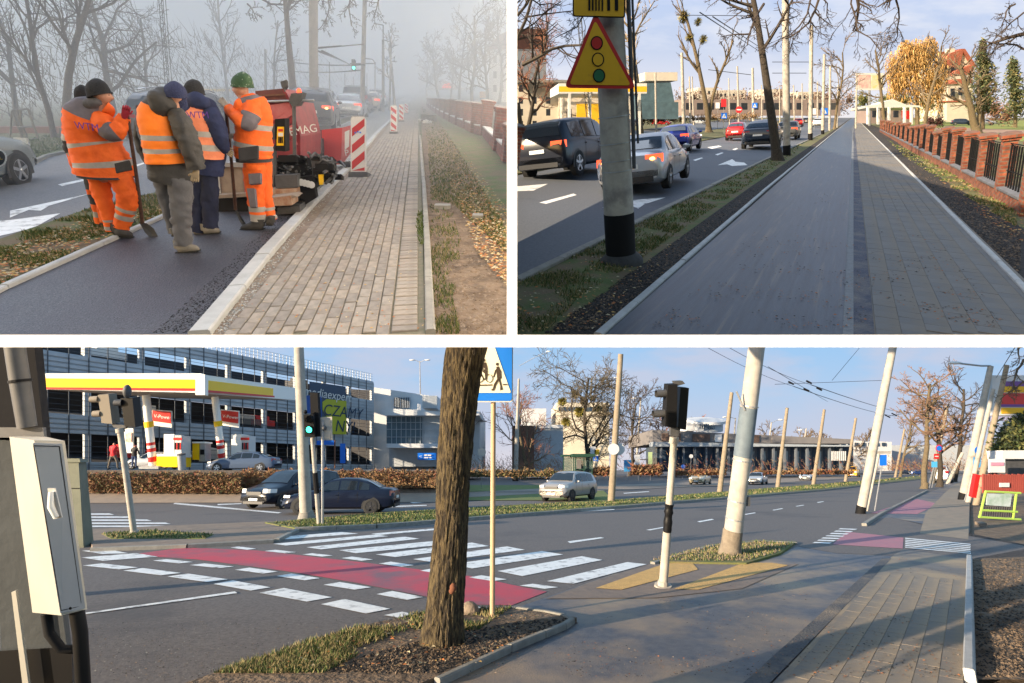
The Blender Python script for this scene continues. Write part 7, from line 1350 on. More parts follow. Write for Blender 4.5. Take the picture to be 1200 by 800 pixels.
# middle signal group by the white pole
b = C.G(374, 614, .08); s = b.y/F; t = thing('traffic_signal', b, 'traffic signal showing green beside the white concrete pole', 'traffic signal')
mb = MB(); mb.tube([b, U(b, 366, 512)], [2.6*s, 2.4*s], 10); mb.build('pole', CW, t, smooth=50); mb = MB(); mb.tube([U(b, 371.3, 577), U(b, 369, 553)], [3.1*s, 3.1*s], 10); mb.build('black_band', M['black'], t)
rbox((363, 459), (372, 460), (375, 511), (365, 511), .2, M['black'], 'back_board', t, 0); rbox((355.5, 485), (367, 485), (369, 512), (357, 511), .3, M['blackg'], 'signal_head', t, -.25)
for y, m in ((490, M['black']), (502.5, M['green_on'])): mb = MB(); mb.disc(U(b, 362.5, y, -.27), (0, -1, 0), 3.6*s, 14, 0, .01); mb.build('lens', m, t); mb = MB(); visor(U(b, 362.5, y, -.25), Vector((.1, -1, 0)), 4.4*s, .12, mb); mb.build('visor', M['black'], t)
mb = MB(); mb.ell(U(b, 358, 482, -.2), (2.2*s, 0, 0), (0, .08, 0), (0, 0, 2.4*s), 8, 6); mb.build('push_cap', M['black'], t)
b = C.G(378, 614, .08); s = b.y/F; t = thing('sign_back', b, 'white square sign back on a thin grey post beside the green signal', 'traffic sign'); mb = MB(); mb.tube([b, U(b, 378, 492)], 1.6*s, 8); mb.build('post', M['steel'], t); rbox((375.5, 488.5), (389, 487.5), (389.5, 515), (376, 514), .02, CW, 'panel', t, .03); mb = MB(); mb.ell(U(b, 380, 501, -.05), (2.6*s, 0, 0), (0, .1, 0), (0, 0, 3*s), 10, 6); mb.build('camera_ball', M['dgrey'], t, smooth=60)
# ---- blue crossing sign with cyclist and walker
b = C.G(577, 721, .06); s = b.y/F; t = thing('crossing_sign', b, 'blue sign with walking figure and bicycle in a white triangle, behind the trunk', 'traffic sign')
mb = MB(); mb.tube([b-C.n*.05, U(b, 578.5, 402.5)], [3.1*s, 2.9*s], 12); mb.build('post', mat('tan_post', (.50, .36, .22), (.42, .31, .20), scale=5, rough=.7), t, smooth=50)
def SG(x, y, dd=0.0): return C.V(b, x, y, -.06+dd)
def fs(pts, dd, m, nm): return flat(pts, dd, m, nm, t, .003, fn=SG)
fs(rpoly([(537, 402.6), (601.3, 402.6), (600.8, 470.5), (536, 470.5)], 4), .0, M['wht'], 'rim'); SB = mat('bright_blue_face', (.015, .20, .80), rough=.35); fs(rpoly([(538, 402.6), (600.2, 402.6), (599.8, 469), (537, 469)], 3.5), -.006, SB, 'face')
CRM = mat('cream_face', (.86, .84, .70), rough=.45); fs([(571, 402.6), (578.5, 402.6), (598.5, 458.5), (598, 459.5), (545, 459.5)], -.012, CRM, 'triangle')
WK = mat('figure_black', (.05, .035, .025), rough=.6)
fs([(582.6+1.6*math.cos(i*.524), 426+1.9*math.sin(i*.524)) for i in range(12)], -.018, WK, 'walker_head')
for q in ([(581.5, 429), (584.5, 428.5), (585.5, 432), (586, 444), (582.5, 444)], [(582.3, 431), (581.5, 434), (578.8, 441.5), (577.8, 441), (580, 433)], [(585, 430.5), (587, 434), (587.6, 442), (586.4, 443), (585.4, 436)], [(582.6, 443), (585, 443.5), (581, 451), (579, 457), (576.5, 457), (579, 449)], [(583.8, 443), (586, 443), (587.5, 450), (589.2, 455.5), (586, 456.8), (586, 451)], [(576, 455), (579, 455.5), (579, 457), (575.5, 456.5)]): fs(q, -.018, WK, 'walker_limb')
for cx_ in (562, 573.2):
    o = [SG(cx_+3.9*math.cos(i*.314), 442.6+4.6*math.sin(i*.314), -.018) for i in range(21)]; mb = MB(); mb.tube(o, .0035, 4, caps=False); mb.build('bicycle_wheel', WK, t)
fs([(567+1.6*math.cos(i*.524), 421.3+1.9*math.sin(i*.524)) for i in range(12)], -.018, WK, 'rider_head')
for q in ([(566.5, 423.5), (569.5, 424), (571.5, 432), (570, 434), (567, 430)], [(566.5, 425), (564.5, 431), (563.5, 434), (564.8, 434), (567.5, 428)], [(567, 431.5), (571.5, 433.5), (570.5, 444), (568.5, 444), (568, 437), (565.5, 435)], [(563.5, 436), (568, 444), (567, 445), (562.5, 437)]): fs(q, -.018, WK, 'rider_limb')
fs([(556, 450), (577, 449.6), (577, 451), (556, 451.6)], -.018, WK, 'kerb_line'); fs([(589, 449.3), (594, 449.2), (594.6, 450.6), (589.4, 450.7)], -.018, WK, 'kerb_line')
# ---- leaning tree trunk
BKC = mat('furrowed_bark', (.065, .047, .024), (.12, .09, .045), scale=7, rough=.95, bump=1.0, bscale=14, stretch=(4.5, 4.5, .9), c3=(.022, .016, .010), s3=8, t3=(.46, .56), bdist=.05)
b = C.G(519, 751, .06); s = b.y/F; t = thing('leaning_tree', b, 'thick furrowed tree trunk leaning right, standing alone on the grass island', 'tree')
prof = cat([(517, 757, 0, 29), (518, 745, 0, 24.5), (521, 715, 0, 21.5), (525, 670, 0, 19.8), (529, 610, 0, 18.5), (532, 550, 0, 18.8), (536, 500, 0, 19.6), (541, 445, 0, 21.5), (548, 401, 0, 23.5)], 16)
mb = MB(); k = 96; vs = []
P3 = [C.V(b, q[0], q[1]) for q in prof]
for i, q in enumerate(prof):
    c = P3[i]
    for j in range(k):
        w = 2*math.pi*j/k; r = q[3]*s; d = Vector((math.cos(w), math.sin(w), 0)); p = c+d*r
        fur = abs(noise.noise(Vector((math.cos(w)*5, math.sin(w)*5, c.z*2.2)))); fur2 = abs(noise.noise(Vector((math.cos(w)*11, math.sin(w)*11, c.z*5))))
        lump = noise.noise(Vector((math.cos(w)*1.2, math.sin(w)*1.2, c.z*1.6)))
        rr = r*(1+.085*min(fur, .35)/.35-.05+.05*min(fur2, .3)/.3+.06*lump+(.28*max(0, math.sin(w*5+1))*max(0, 1-i/14)**2 if i < 14 else 0)); vs.append(c+d*rr)
mb.add(vs, [(i*k+j, i*k+(j+1) % k, (i+1)*k+(j+1) % k, (i+1)*k+j) for i in range(len(prof)-1) for j in range(k)]); mb.build('trunk', BKC, t, smooth=80)
mb = MB(); mb.ell(U(b, 531, 688, -.3), (.035, 0, 0), (0, .04, 0), (0, 0, .045), 8, 6); mb.ell(U(b, 529.5, 692, -.31), (.03, 0, 0), (0, .03, 0), (0, 0, .03), 8, 6); mb.build('bark_knot', mat('rusty_knot', (.14, .05, .025), rough=.9), t, smooth=60)
# ---- grey cabinet on the dark column at the left edge
def hexp(c8, m, nm, root): mb = MB(); mb.hexa([ray(x, y)*Y for x, y, Y in c8]); return mb.build(nm, m, root)
CABL = mat('cream_cabinet_paint', (.37, .355, .31), (.33, .32, .28), scale=3, rough=.5); CABF = mat('pale_blue_grey_paint', (.15, .18, .22), (.13, .16, .195), scale=3, rough=.45)  # one cabinet coat in two tones: warm sunlit side, bluish shaded front
t = thing('utility_cabinet', ray(60, 720)*1.9, 'pale grey utility cabinet with a door handle, fixed to the post at the left edge', 'cabinet')
hexp([(38, 717, 2.05), (72, 720.5, 1.9), (102.5, 713, 2.0), (70, 708, 2.15), (11, 511, 2.05), (40, 515, 1.9), (76, 516, 2.0), (45, 509, 2.15)], CABL, 'housing', t)
mb = MB(); q = [ray(x, y)*Y for x, y, Y in ((74, 716, 1.9), (101, 711, 1.99), (74, 519, 1.99), (42, 518, 1.9))]; d = Vector((.0, -.008, 0)); mb.prism([p+d*.5 for p in q], d); mb.build('door', CABF, t)
mb = MB()
for a, c in (((43.2, 520.5, 1.9), (73, 521.5, 1.985)), ((73, 521.5, 1.985), (98.5, 707.5, 1.985)), ((98.5, 707.5, 1.985), (75, 712.5, 1.905)), ((75, 712.5, 1.905), (43.2, 520.5, 1.9))): mb.tube([ray(*a[:2])*a[2]+d*1.6, ray(*c[:2])*c[2]+d*1.6], .0016, 4)
mb.build('door_seam', M['black'], t)
mb = MB(); mb.prism([ray(x, y)*1.9+Vector((0, -.012, 0)) for x, y in ((60, 570), (69, 570), (77, 604), (67, 606))], Vector((0, -.004, 0))); mb.build('handle_plate', M['steel'], t); mb = MB(); mb.tube([ray(65.5, 574)*1.9+Vector((0, -.02, 0)), ray(68, 590)*1.9+Vector((0, -.03, 0)), ray(71.5, 603)*1.9+Vector((0, -.02, 0))], [.008, .01, .009], 8); mb.build('handle', M['wht'], t, smooth=60)
mb = MB(); mb.disc(ray(86, 710)*1.93+Vector((0, -.012, 0)), (0, -1, 0), .005, 10, 0, .002); mb.build('lock', M['black'], t)
COLD = mat('grey_column', (.035, .042, .048), (.025, .03, .034), scale=2, rough=.85, bump=.2, bscale=20)
t = thing('column', ray(50, 800)*2.25, 'dark column with a cable pipe behind the utility cabinet at the left edge', 'column')
hexp([(5, 830, 2.2), (88, 830, 2.2), (92, 830, 2.5), (10, 830, 2.5), (-12, 500, 2.2), (44, 500, 2.2), (56, 500, 2.5), (-5, 500, 2.5)], COLD, 'lower_shaft', t)
hexp([(-10, 835, 2.18), (85, 835, 2.18), (100, 835, 2.52), (10, 835, 2.52), (-15, 763, 2.18), (84.5, 757, 2.18), (97, 757, 2.52), (10, 760, 2.52)], M['blackg'], 'black_foot', t)
hexp([(-25, 515, 2.2), (52, 515, 2.2), (60, 515, 2.45), (0, 515, 2.45), (-25, 404, 2.2), (40, 404, 2.2), (50, 404, 2.45), (0, 404, 2.45)], mat('black_column', (.006, .006, .008), (.01, .01, .012), scale=4, rough=.8, spec=.1), 'upper_shaft', t)
mb = MB(); mb.tube([ray(17, 404)*2.1, ray(24, 450)*2.1, ray(32, 500)*2.1], [.033, .033, .031], 16); mb.build('cable_pipe', M['dgrey'], t, smooth=60); mb = MB(); mb.tube([ray(23.2, 444)*2.1, ray(23.6, 447)*2.1], .037, 16); mb.build('pipe_joint', M['black'], t)
hexp([(-15, 512, 2.1), (52, 512, 2.1), (55, 511, 2.3), (-15, 511, 2.3), (-15, 500, 2.1), (50, 500, 2.1), (54, 500, 2.3), (-15, 500, 2.3)], M['dgrey'], 'bracket', t)
mb = MB(); mb.tube([ray(54, 718)*2.0, ray(58, 742)*2.0, ray(72, 760)*2.0, ray(86, 760)*2.02, ray(97, 752)*2.02], [.017]*5, 12); mb.build('cable_hose', M['black'], t, smooth=60); mb = MB(); mb.tube([ray(90, 716)*1.98, ray(94, 740)*1.98, ray(95, 760)*1.98, ray(98, 810)*1.98], [.024]*4, 12); mb.build('cable_hose', M['blackg'], t, smooth=60)
mb = MB(); mb.prism([ray(x, y)*2.15 for x, y in ((16, 692), (21, 690), (36, 800), (29, 800))], Vector((0, -.01, 0))); mb.build('metal_strip', CABL, t)
GRC = mat('olive_cabinet', (.155, .165, .12), (.12, .13, .095), scale=3, rough=.6)
t = thing('distribution_box', C.G(95, 640), 'olive green distribution box standing behind the utility cabinet', 'cabinet'); Yb = C.G(95, 641).y
hexp([(70, 641, Yb), (98, 641, Yb), (110, 638, Yb+.5), (80, 638, Yb+.5), (70, 540, Yb), (92, 540, Yb), (101, 540, Yb+.5), (78, 540, Yb+.5)], GRC, 'housing', t); hexp([(70, 572, Yb-.02), (94, 572, Yb-.02), (94, 572, Yb), (70, 572, Yb), (70, 571, Yb-.02), (94, 571, Yb-.02), (94, 571, Yb), (70, 571, Yb)], M['black'], 'door_seam', t); hexp([(66, 541, Yb-.05), (94, 541, Yb-.05), (104, 541, Yb+.55), (76, 541, Yb+.55), (66, 536.5, Yb-.05), (93, 536.5, Yb-.05), (102.5, 537, Yb+.55), (76, 537, Yb+.55)], GRC, 'lid', t)
# ================= embankment, forecourt and hedge
E1 = 1.72
mb = MB(); q = [C.G(-500, 590), C.G(600, 584), C.G(600, 577), C.G(520, 575)]
FY0, FY1 = 33.0, 160.0
def GZ(px, Y, e=0.0): return C.Z(px, Y, e)
mb.poly([GZ(-600, 27.5, .02), GZ(540, 29.5, .02), GZ(540, 31, .45), GZ(-600, 29, .45)]); mb.build('sidewalk', mat('sandy_sidewalk', (.30, .23, .17), (.24, .19, .15), scale=2, rough=.9), kind='structure')
mb = MB(); mb.poly([GZ(-600, 29, .46), GZ(540, 31, .46), GZ(540, 34, E1), GZ(-600, 33, E1)]); mb.build('bank', M['soil'], kind='structure'); mb = MB(); mb.poly([GZ(-600, 33, E1), GZ(540, 34, E1), GZ(540, 150, E1), GZ(-600, 150, E1)]); mb.build('forecourt', mat('forecourt_concrete', (.20, .18, .165), (.16, .145, .135), scale=1, rough=.9), kind='structure')
HG = [mat('hedge_brown', (.17, .095, .045), rough=.9), mat('hedge_tan', (.26, .16, .075), rough=.9), mat('hedge_rust', (.20, .07, .04), rough=.9), mat('hedge_olive', (.12, .11, .04), rough=.9)]
def hedge(x0, x1, ytop, ybot, Y, label, n=9000, seed=1, mats=HG, sz=.10):
    t = thing('hedge', GZ((x0+x1)/2, Y, .5), label, 'hedge'); rng = random.Random(seed); mb = MB()
    for i in range(n):
        x = rng.uniform(x0, x1); yy = rng.uniform(ytop+noise.noise(Vector((x*.08, 0, 0)))*4+noise.noise(Vector((x*.5, 3, 0)))*2.5, ybot); YY = Y+rng.uniform(0, 1.2); p = ray(x, yy)*YY; d = Vector((rng.gauss(0, 1), rng.gauss(0, 1), rng.gauss(0, .8)+.6)).normalized(); e = d.orthogonal().normalized(); e.rotate(Matrix.Rotation(rng.uniform(0, 6), 3, d)); s = sz*rng.uniform(.6, 1.6)
        mb.add([p-e*s*.35, p+e*s*.35, p+d*s*1.3], [(0, 1, 2)], rng.randrange(len(mats)))
    mb.build('foliage', mats, t); mb = MB(); mb.hexa([ray(x0+1, ybot)*(Y+.3), ray(x1-1, ybot)*(Y+.3), ray(x1-1, ybot)*(Y+1), ray(x0+1, ybot)*(Y+1), ray(x0+1, ytop+3)*(Y+.3), ray(x1-1, ytop+3)*(Y+.3), ray(x1-1, ytop+3)*(Y+1), ray(x0+1, ytop+3)*(Y+1)]); mb.build('inner_twigs', mats[0], t)
hedge(98, 283, 554, 577, 30, 'long brown autumn hedge in front of the fuel station', 12000, 1); hedge(283, 512, 550.5, 571, 31, 'reddish brown hedge behind the two dark blue cars', 12000, 2, [HG[1], HG[2], HG[1], HG[0]])
hedge(540, 660, 551, 558, 42, 'low brown hedge line behind the lawn', 3000, 3, [HG[3], HG[1], HG[0]], .14)
mb = MB(); mb.poly([GZ(548, 31, .03), GZ(720, 31, .03), GZ(700, 60, .05), GZ(548, 60, .05)]); mb.build('lawn', mat('green_lawn', (.10, .15, .03), (.15, .17, .05), scale=1, rough=.95), kind='structure')
sheet(C, 'sidewalk', [(540, 583), (720, 574), (900, 566), (1060, 556), (1080, 553), (900, 561), (700, 569), (540, 577)], .05, mat('far_sidewalk', (.30, .24, .19), (.24, .2, .17), scale=1, rough=.9))
# ================= car park building
class Fac:
    def __init__(s, xa, Ya, xb, Yb, e): s.A = GZ(xa, Ya, e); s.B = GZ(xb, Yb, e); s.d = (s.B-s.A); s.L = s.d.length; s.d.normalize(); s.N = s.d.cross(C.u).normalized(); s.N = s.N if s.N.y < 0 else -s.N
    def sz(s, px, py):
        r = ray(px, py); n = s.d.cross(C.u); v = r*(n.dot(s.A)/n.dot(r))-s.A; du = s.d.dot(C.u); z = (v.dot(C.u)-du*v.dot(s.d))/(1-du*du); return v.dot(s.d)-z*du, z
    def s_at(s, px, py=500): return s.sz(px, py)[0]
    def z_at(s, px, py): return s.sz(px, py)[1]
    def p(s, a, z, o=0.0): return s.A+s.d*a+C.u*z+s.N*o
    def bar(s, mb, a0, a1, z0, z1, o0, o1, mi=0): mb.hexa([s.p(a0, z0, o1), s.p(a1, z0, o1), s.p(a1, z0, o0), s.p(a0, z0, o0), s.p(a0, z1, o1), s.p(a1, z1, o1), s.p(a1, z1, o0), s.p(a0, z1, o0)], mi)
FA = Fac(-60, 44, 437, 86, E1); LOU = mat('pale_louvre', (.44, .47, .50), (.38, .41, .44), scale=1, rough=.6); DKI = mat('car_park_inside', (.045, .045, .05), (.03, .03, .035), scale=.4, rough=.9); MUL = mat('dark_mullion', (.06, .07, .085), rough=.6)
t = thing('car_park_building', FA.p(FA.L/2, 0), 'grey multi storey car park with louvred floors and dark openings behind the fuel station', 'building')
hz_ = lambda y, x=330: FA.z_at(x, y)
Z = [0, hz_(543), hz_(519), hz_(503), hz_(481), hz_(452), hz_(438), hz_(425)]
for i, (z0, z1) in enumerate(((Z[0], Z[1]), (Z[2], Z[3]), (Z[4], Z[5]), (Z[6], Z[7]))):
    mb = MB(); FA.bar(mb, 0, FA.L, z0, z1, 0, -.4); mb.build('floor_band', LOU, t)
    mb = MB(); n = max(3, int((z1-z0)/.45))
    for k_ in range(n): FA.bar(mb, 0, FA.L, z0+(z1-z0)*(k_+.1)/n, z0+(z1-z0)*(k_+.75)/n, .16, .02)
    mb.build('louvres', LOU, t)
for z0, z1 in ((Z[1], Z[2]), (Z[3], Z[4]), (Z[5], Z[6])):
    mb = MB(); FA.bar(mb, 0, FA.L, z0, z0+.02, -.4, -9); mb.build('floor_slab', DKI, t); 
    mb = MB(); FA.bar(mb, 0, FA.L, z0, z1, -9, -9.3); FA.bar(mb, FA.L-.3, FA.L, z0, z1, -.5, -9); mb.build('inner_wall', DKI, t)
    mb = MB()
    for k_ in range(4): FA.bar(mb, 0, FA.L, z0+(z1-z0)*(.16+.2*k_), z0+(z1-z0)*(.16+.2*k_)+.04, .1, .06)
    mb.build('cable_rails', MUL, t)
n = 10
for i in range(n+1):
    a = FA.L*(i/n)**1.0; mb = MB(); FA.bar(mb, a-.28, a+.28, 0, Z[7]-.3, -.02, -.45); mb.build('column', LOU, t)
for i in range(3*n): a = FA.L*(i/(3*n)); mb = MB(); FA.bar(mb, a-.035, a+.035, 0, Z[7]+.1, .24, .17); mb.build('mullion', MUL, t)
mb = MB()
for z in (.35, .75, 1.15): FA.bar(mb, 0, FA.L, Z[7]+z, Z[7]+z+.05, .0, -.06)
for i in range(90): a = FA.L*i/90; FA.bar(mb, a, a+.05, Z[7], Z[7]+1.15, .0, -.05)
mb.build('roof_railing', M['wht'], t)
rng = random.Random(8)
for i in range(9):
    a = rng.uniform(.1, .95)*FA.L; z0 = rng.choice((Z[1], Z[3], Z[5])); mb = MB(); FA.bar(mb, a, a+3.6, z0+.3, z0+1.1, -2, -3.6); FA.bar(mb, a+.8, a+2.8, z0+1.1, z0+1.6, -2.1, -3.5); mb.build('car_inside', rng.choice((M['red'], M['wht'], M['dgrey'], M['steel'])), t, kind=None)
# banner
bn = thing('advert_banner', FA.p(FA.s_at(380), Z[4], .5), 'large dark blue and yellow advertising banner hung on the car park facade', 'banner')
def FP(x, y, o=.45): return FA.p(FA.s_at(x, y), FA.z_at(x, y), o)
mb = MB(); mb.prism([FP(x, y) for x, y in ((360, 446), (402, 452), (403, 469), (403, 508), (362, 507))], FA.N*.05); mb.build('cloth', mat('banner_navy', (.05, .075, .12), rough=.6), bn); mb = MB(); mb.prism([FP(x, y, .53) for x, y in ((375, 470), (380, 466.5), (403, 469), (403, 508), (362, 507), (362, 489), (380, 487), (375, 479))], FA.N*.02); mb.build('yellow_field', mat('banner_yellow', (.42, .42, .03), rough=.6), bn)
mb = MB(); mb.prism([FP(x, y, .53) for x, y in ((346, 462), (374, 463), (374, 488), (352, 487))], FA.N*.02); mb.build('blue_field', mat('banner_blue', (.02, .08, .30), rough=.6), bn)
text_mesh('mediaexpert', 'banner_lettering', FP(352, 461.5, .6), FA.d, C.u, 1.75, M['wht'], bn); text_mesh('CZAMY', 'banner_lettering', FP(375, 485, .6), FA.d, C.u, 2.3, mat('banner_ink', (.02, .04, .08), rough=.6), bn); text_mesh('NY!', 'banner_lettering', FP(389, 504, .6), FA.d, C.u, 2.4, mat('banner_ink2', (.02, .04, .08), rough=.6), bn)
WB = mat('white_render', (.62, .63, .64), (.55, .56, .57), scale=.5, rough=.8); GLZ = mat('blue_grey_glazing', (.12, .17, .20), (.09, .13, .16), scale=.5, rough=.2)
def blockC(x0, x1, yt, yb, Y, dep, m, root, name='wall', x1t=None, yt1=None): mb = MB(); mb.prism([ray(x, y)*Y for x, y in ((x0, yb), (x1, yb), (x1, yt1 or yt), (x0, yt))], Vector((0, dep, -.24*dep))); return mb.build(name, m, root)
t = thing('shopping_centre_wing', ray(490, 551)*88, 'white corner wing with a blue grey glazed bay, right of the car park', 'building')
blockC(437, 505, 453, 552, 88, 20, WB, t, yt1=463); blockC(500, 562, 466, 552, 90, 20, WB, t, yt1=480)
blockC(452, 562, 477.5, 486, 80, 12, WB, t, 'bay_roof', yt1=484); blockC(453, 494, 486, 519, 82, 8, GLZ, t, 'bay_glazing'); blockC(494, 520, 487, 520, 82.5, 8, LOU, t, 'bay_glazing'); blockC(453, 530, 519, 524, 80.5, 10, WB, t, 'bay_ledge'); blockC(456, 512, 524, 546, 85, 6, LOU, t, 'stone_wall'); blockC(462, 480, 465, 477, 87.5, .3, DKI, t, 'vent_grille')
for i in range(9): blockC(463+i*2, 463.6+i*2, 465, 477, 87.3, .2, LOU, t, 'vent_slat')
for i in range(1, 8): blockC(453+i*5.6, 453.5+i*5.6, 486, 519, 81.8, .2, LOU, t, 'glazing_bar')
for y in (494, 502, 511): blockC(453, 520, y, y+.5, 81.7, .2, LOU, t, 'glazing_bar')
blockC(495, 512, 463, 477.5, 80, 5, LOU, t, 'plant_room'); blockC(440, 505, 538, 552, 84, .3, M['steel'], t, 'railing') if 0 else None
t = thing('car_park_sign', ray(500, 534)*79, 'small blue entrance sign with arrow and white lettering on the white wing', 'sign'); blockC(489.5, 511, 530, 538, 79, .3, M['blue'], t, 'face'); blockC(497, 500.3, 531.8, 533.6, 78.8, .05, M['wht'], t, 'word_mark'); blockC(501, 505.3, 531.8, 533.6, 78.8, .05, M['wht'], t, 'word_mark'); blockC(497, 502, 535, 536.2, 78.8, .05, M['wht'], t, 'word_mark'); blockC(503, 506, 535, 536.2, 78.8, .05, M['wht'], t, 'word_mark'); text_mesh('<', 'sign_arrow', ray(491, 536.3)*78.8, Vector((1, 0, 0)), C.u, .8, M['wht'], t)
t = thing('entrance_banner', ray(400, 545)*70, 'blue vertical flag banner at the foot of the car park', 'banner'); blockC(398.5, 404.5, 519, 542, 70, .1, M['blue'], t, 'cloth'); t = thing('entrance_canopy', ray(380, 545)*72, 'blue entrance sign strip under the banner', 'sign'); blockC(371, 391, 515.5, 520.5, 72, .3, M['blue'], t, 'face'); blockC(391.5, 392.7, 515, 548, 70, .2, M['rust'], t, 'post')
# ================= fuel station
ST = thing('fuel_station', GZ(200, 38, E1), 'fuel station canopy with white, yellow and red fascia and two round columns', 'fuel station'); SW = mat('station_white', (.86, .84, .78), rough=.5); SYE = mat('station_bright_yellow', (.95, .58, .0), rough=.45); SRE = mat('station_red', (.62, .02, .015), rough=.45)
K0 = (35.5, 36.5, 52.0)
def fas(y0a, y0b, y1a, y1b, off, m, nm, x0=48, x1=236):
    mb = MB(); mb.prism([ray(x0, y1a)*(35.5-off), ray(x1, y1b)*(36-off), ray(x1, y0b)*(36-off), ray(x0, y0a)*(35.5-off)], Vector((0, .25, 0))); mb.build(nm, m, ST)
fas(437, 437, 455.5, 459.5, 0, SW, 'fascia'); fas(442.5, 444, 453, 454.5, .06, SYE, 'fascia_yellow', 53, 229); fas(453, 454.3, 455.2, 457.2, .08, SRE, 'fascia_red', 53, 229)
def fas2(a0, b0, a1, b1, off, m, nm, xa=236, xb=352): mb = MB(); mb.prism([ray(xa, a1)*(36-off), ray(xb, b1)*(58-off), ray(xb, b0)*(58-off), ray(xa, a0)*(36-off)], Vector((-.25, .1, 0))); mb.build(nm, m, ST)
fas2(438, 454.5, 460, 468.5, 0, SW, 'fascia'); fas2(444.5, 458, 456.5, 465.5, .08, SYE, 'fascia_yellow', 240, 350); fas2(456, 465.4, 458.5, 467.2, .1, SRE, 'fascia_red', 240, 350)
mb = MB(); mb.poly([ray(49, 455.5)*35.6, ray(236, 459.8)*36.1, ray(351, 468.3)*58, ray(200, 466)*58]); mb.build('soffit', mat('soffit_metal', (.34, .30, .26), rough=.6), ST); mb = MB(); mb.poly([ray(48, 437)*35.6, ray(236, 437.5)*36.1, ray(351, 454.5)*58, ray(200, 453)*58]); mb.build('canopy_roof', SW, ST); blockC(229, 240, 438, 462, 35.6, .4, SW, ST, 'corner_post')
for (x0, y0, x1, y1, Y) in ((171, 462, 179.5, 546, 38), (252, 464, 260.5, 541, 41)):
    mb = MB(); a = ray(x0, y0)*Y; c = ray(x1, y1)*Y; mb.tube([a, c], .26, 14); cl = mb.build('column', SW, ST, smooth=50); mb = MB(); f0 = .36; mb.tube([a.lerp(c, .37), a.lerp(c, .45)], .30, 14); mb.build('yellow_collar', SYE, cl)
    for f in ((.66, .70), (.74, .79), (.86, .93)): mb = MB(); mb.tube([a.lerp(c, f[0]), a.lerp(c, f[1])], .268, 14); mb.build('red_ring', SRE, cl)
    mb = MB(); mb.hexa([c+Vector((-.7, -.5, -.05)), c+Vector((.7, -.5, -.05)), c+Vector((.7, .5, -.05)), c+Vector((-.7, .5, -.05)), c+Vector((-.7, -.5, .12)), c+Vector((.7, -.5, .12)), c+Vector((.7, .5, .12)), c+Vector((-.7, .5, .12))]); mb.build('kerb_island', M['kerb'], ST)
for i, (x0, x1, Y) in enumerate(((178, 201, 39), (258.5, 280, 42))):
    t = thing('fuel_advert', ray((x0+x1)/2, 490)*Y, ['red and white fuel advert hanging beside the left canopy column', 'red and white fuel advert hanging beside the right canopy column'][i], 'sign'); mb = MB(); mb.prism([ray(x, y)*Y for x, y in ((x0, 497.5), (x1, 500.5), (x1, 481), (x0, 479))], Vector((0, .1, 0))); mb.build('panel', SW, t); mb = MB(); mb.prism([ray(x, y)*(Y-.08) for x, y in ((x0+.5, 492.5), (x1-1, 495.5), (x1-1, 482), (x0+.5, 480.2))], Vector((0, .04, 0))); mb.build('red_field', SRE, t)
    text_mesh('V-Power', 'lettering', ray(x0+2, 488.5)*(Y-.14), Vector((1, 0, -.1)), C.u, .36, SW, t)
def bx(x0, x1, y0, y1, Y, dep, m, nm, root): return blockC(x0, x1, y0, y1, Y, dep, m, root, nm)
for i, (dx, Y) in enumerate(((0, 38), (79, 41))):
    t = thing('fuel_pump', ray(200+dx, 545)*Y, ['white fuel pump on a yellow base under the left part of the canopy', 'white fuel pump on the right, behind the parked blue grey sedan'][i], 'fuel pump'); bx(192+dx, 204+dx, 508, 535, Y, 1.2, SW, 'side_panel', t); bx(204+dx, 212.5+dx, 509.5, 535, Y+.02, 1.1, mat('pump_face', (.62, .60, .58), rough=.5), 'face', t)
    for k_ in range(4): bx(204.6+dx+k_*2, 205.8+dx+k_*2, 518, 526, Y-.04, .05, [M['black'], SRE, M['black'], SRE][k_], 'nozzle', t)
    bx(203+dx, 213+dx, 512, 515, Y-.03, .04, SRE, 'display', t)
    if i == 0: bx(183.5, 208, 532, 546.5, Y-.3, 1.6, SYE, 'yellow_base', t); bx(183.5, 208, 531, 534, Y-.32, 1.65, SW, 'base_top', t)
t = thing('payment_box', ray(232, 540)*39.5, 'yellow and grey upright box right of the left pump', 'kiosk'); bx(225.5, 233, 518, 538, 39.5, .8, SYE, 'yellow_side', t); bx(233, 240, 518, 540, 39.6, .8, M['steel'], 'grey_side', t); bx(234.5, 238.5, 526, 532, 39.5, .1, M['black'], 'screen', t); bx(225, 240, 516.8, 518.6, 39.4, 1, SW, 'top', t)
t = thing('litter_bin', ray(214, 545)*36, 'round grey litter bin beside the left pump', 'bin'); mb = MB(); mb.tube([ray(213.5, 550)*36, ray(212.5, 532)*36], [.24, .26], 14); mb.build('drum', M['steel'], t, smooth=50); mb = MB(); mb.tube([ray(212.5, 532.5)*36, ray(212.4, 531)*36], [.27, .25], 14); mb.build('lid', M['dgrey'], t)
t = thing('poster_board', ray(150, 520)*40, 'white poster board with red drawing behind the left signal', 'board'); bx(145, 156, 501, 530, 40, .1, SW, 'panel', t); bx(147, 154, 506, 517, 39.9, .05, mat('poster_print', (.70, .35, .25), (.8, .75, .68), scale=4, rough=.6), 'print', t)
fcar = lambda px, py, deg, L, st, dim, pn, lab: car(frame(ray(px, py)*L, wdir(deg), C.n), st, dim, pn, lab, 'cars at the fuel station', detail=False)
fcar(286, 552.5, 183, 38, 'sedan', (4.7, 1.8, 1.42), paint('station_blue', (.07, .10, .16)), 'blue grey sedan parked at the fuel station, above the hedge'); fcar(180, 549, 183, 46, 'hatch', (4.2, 1.75, 1.45), paint('silver', (.50, .52, .54)), 'silver car being refuelled behind the left canopy column')
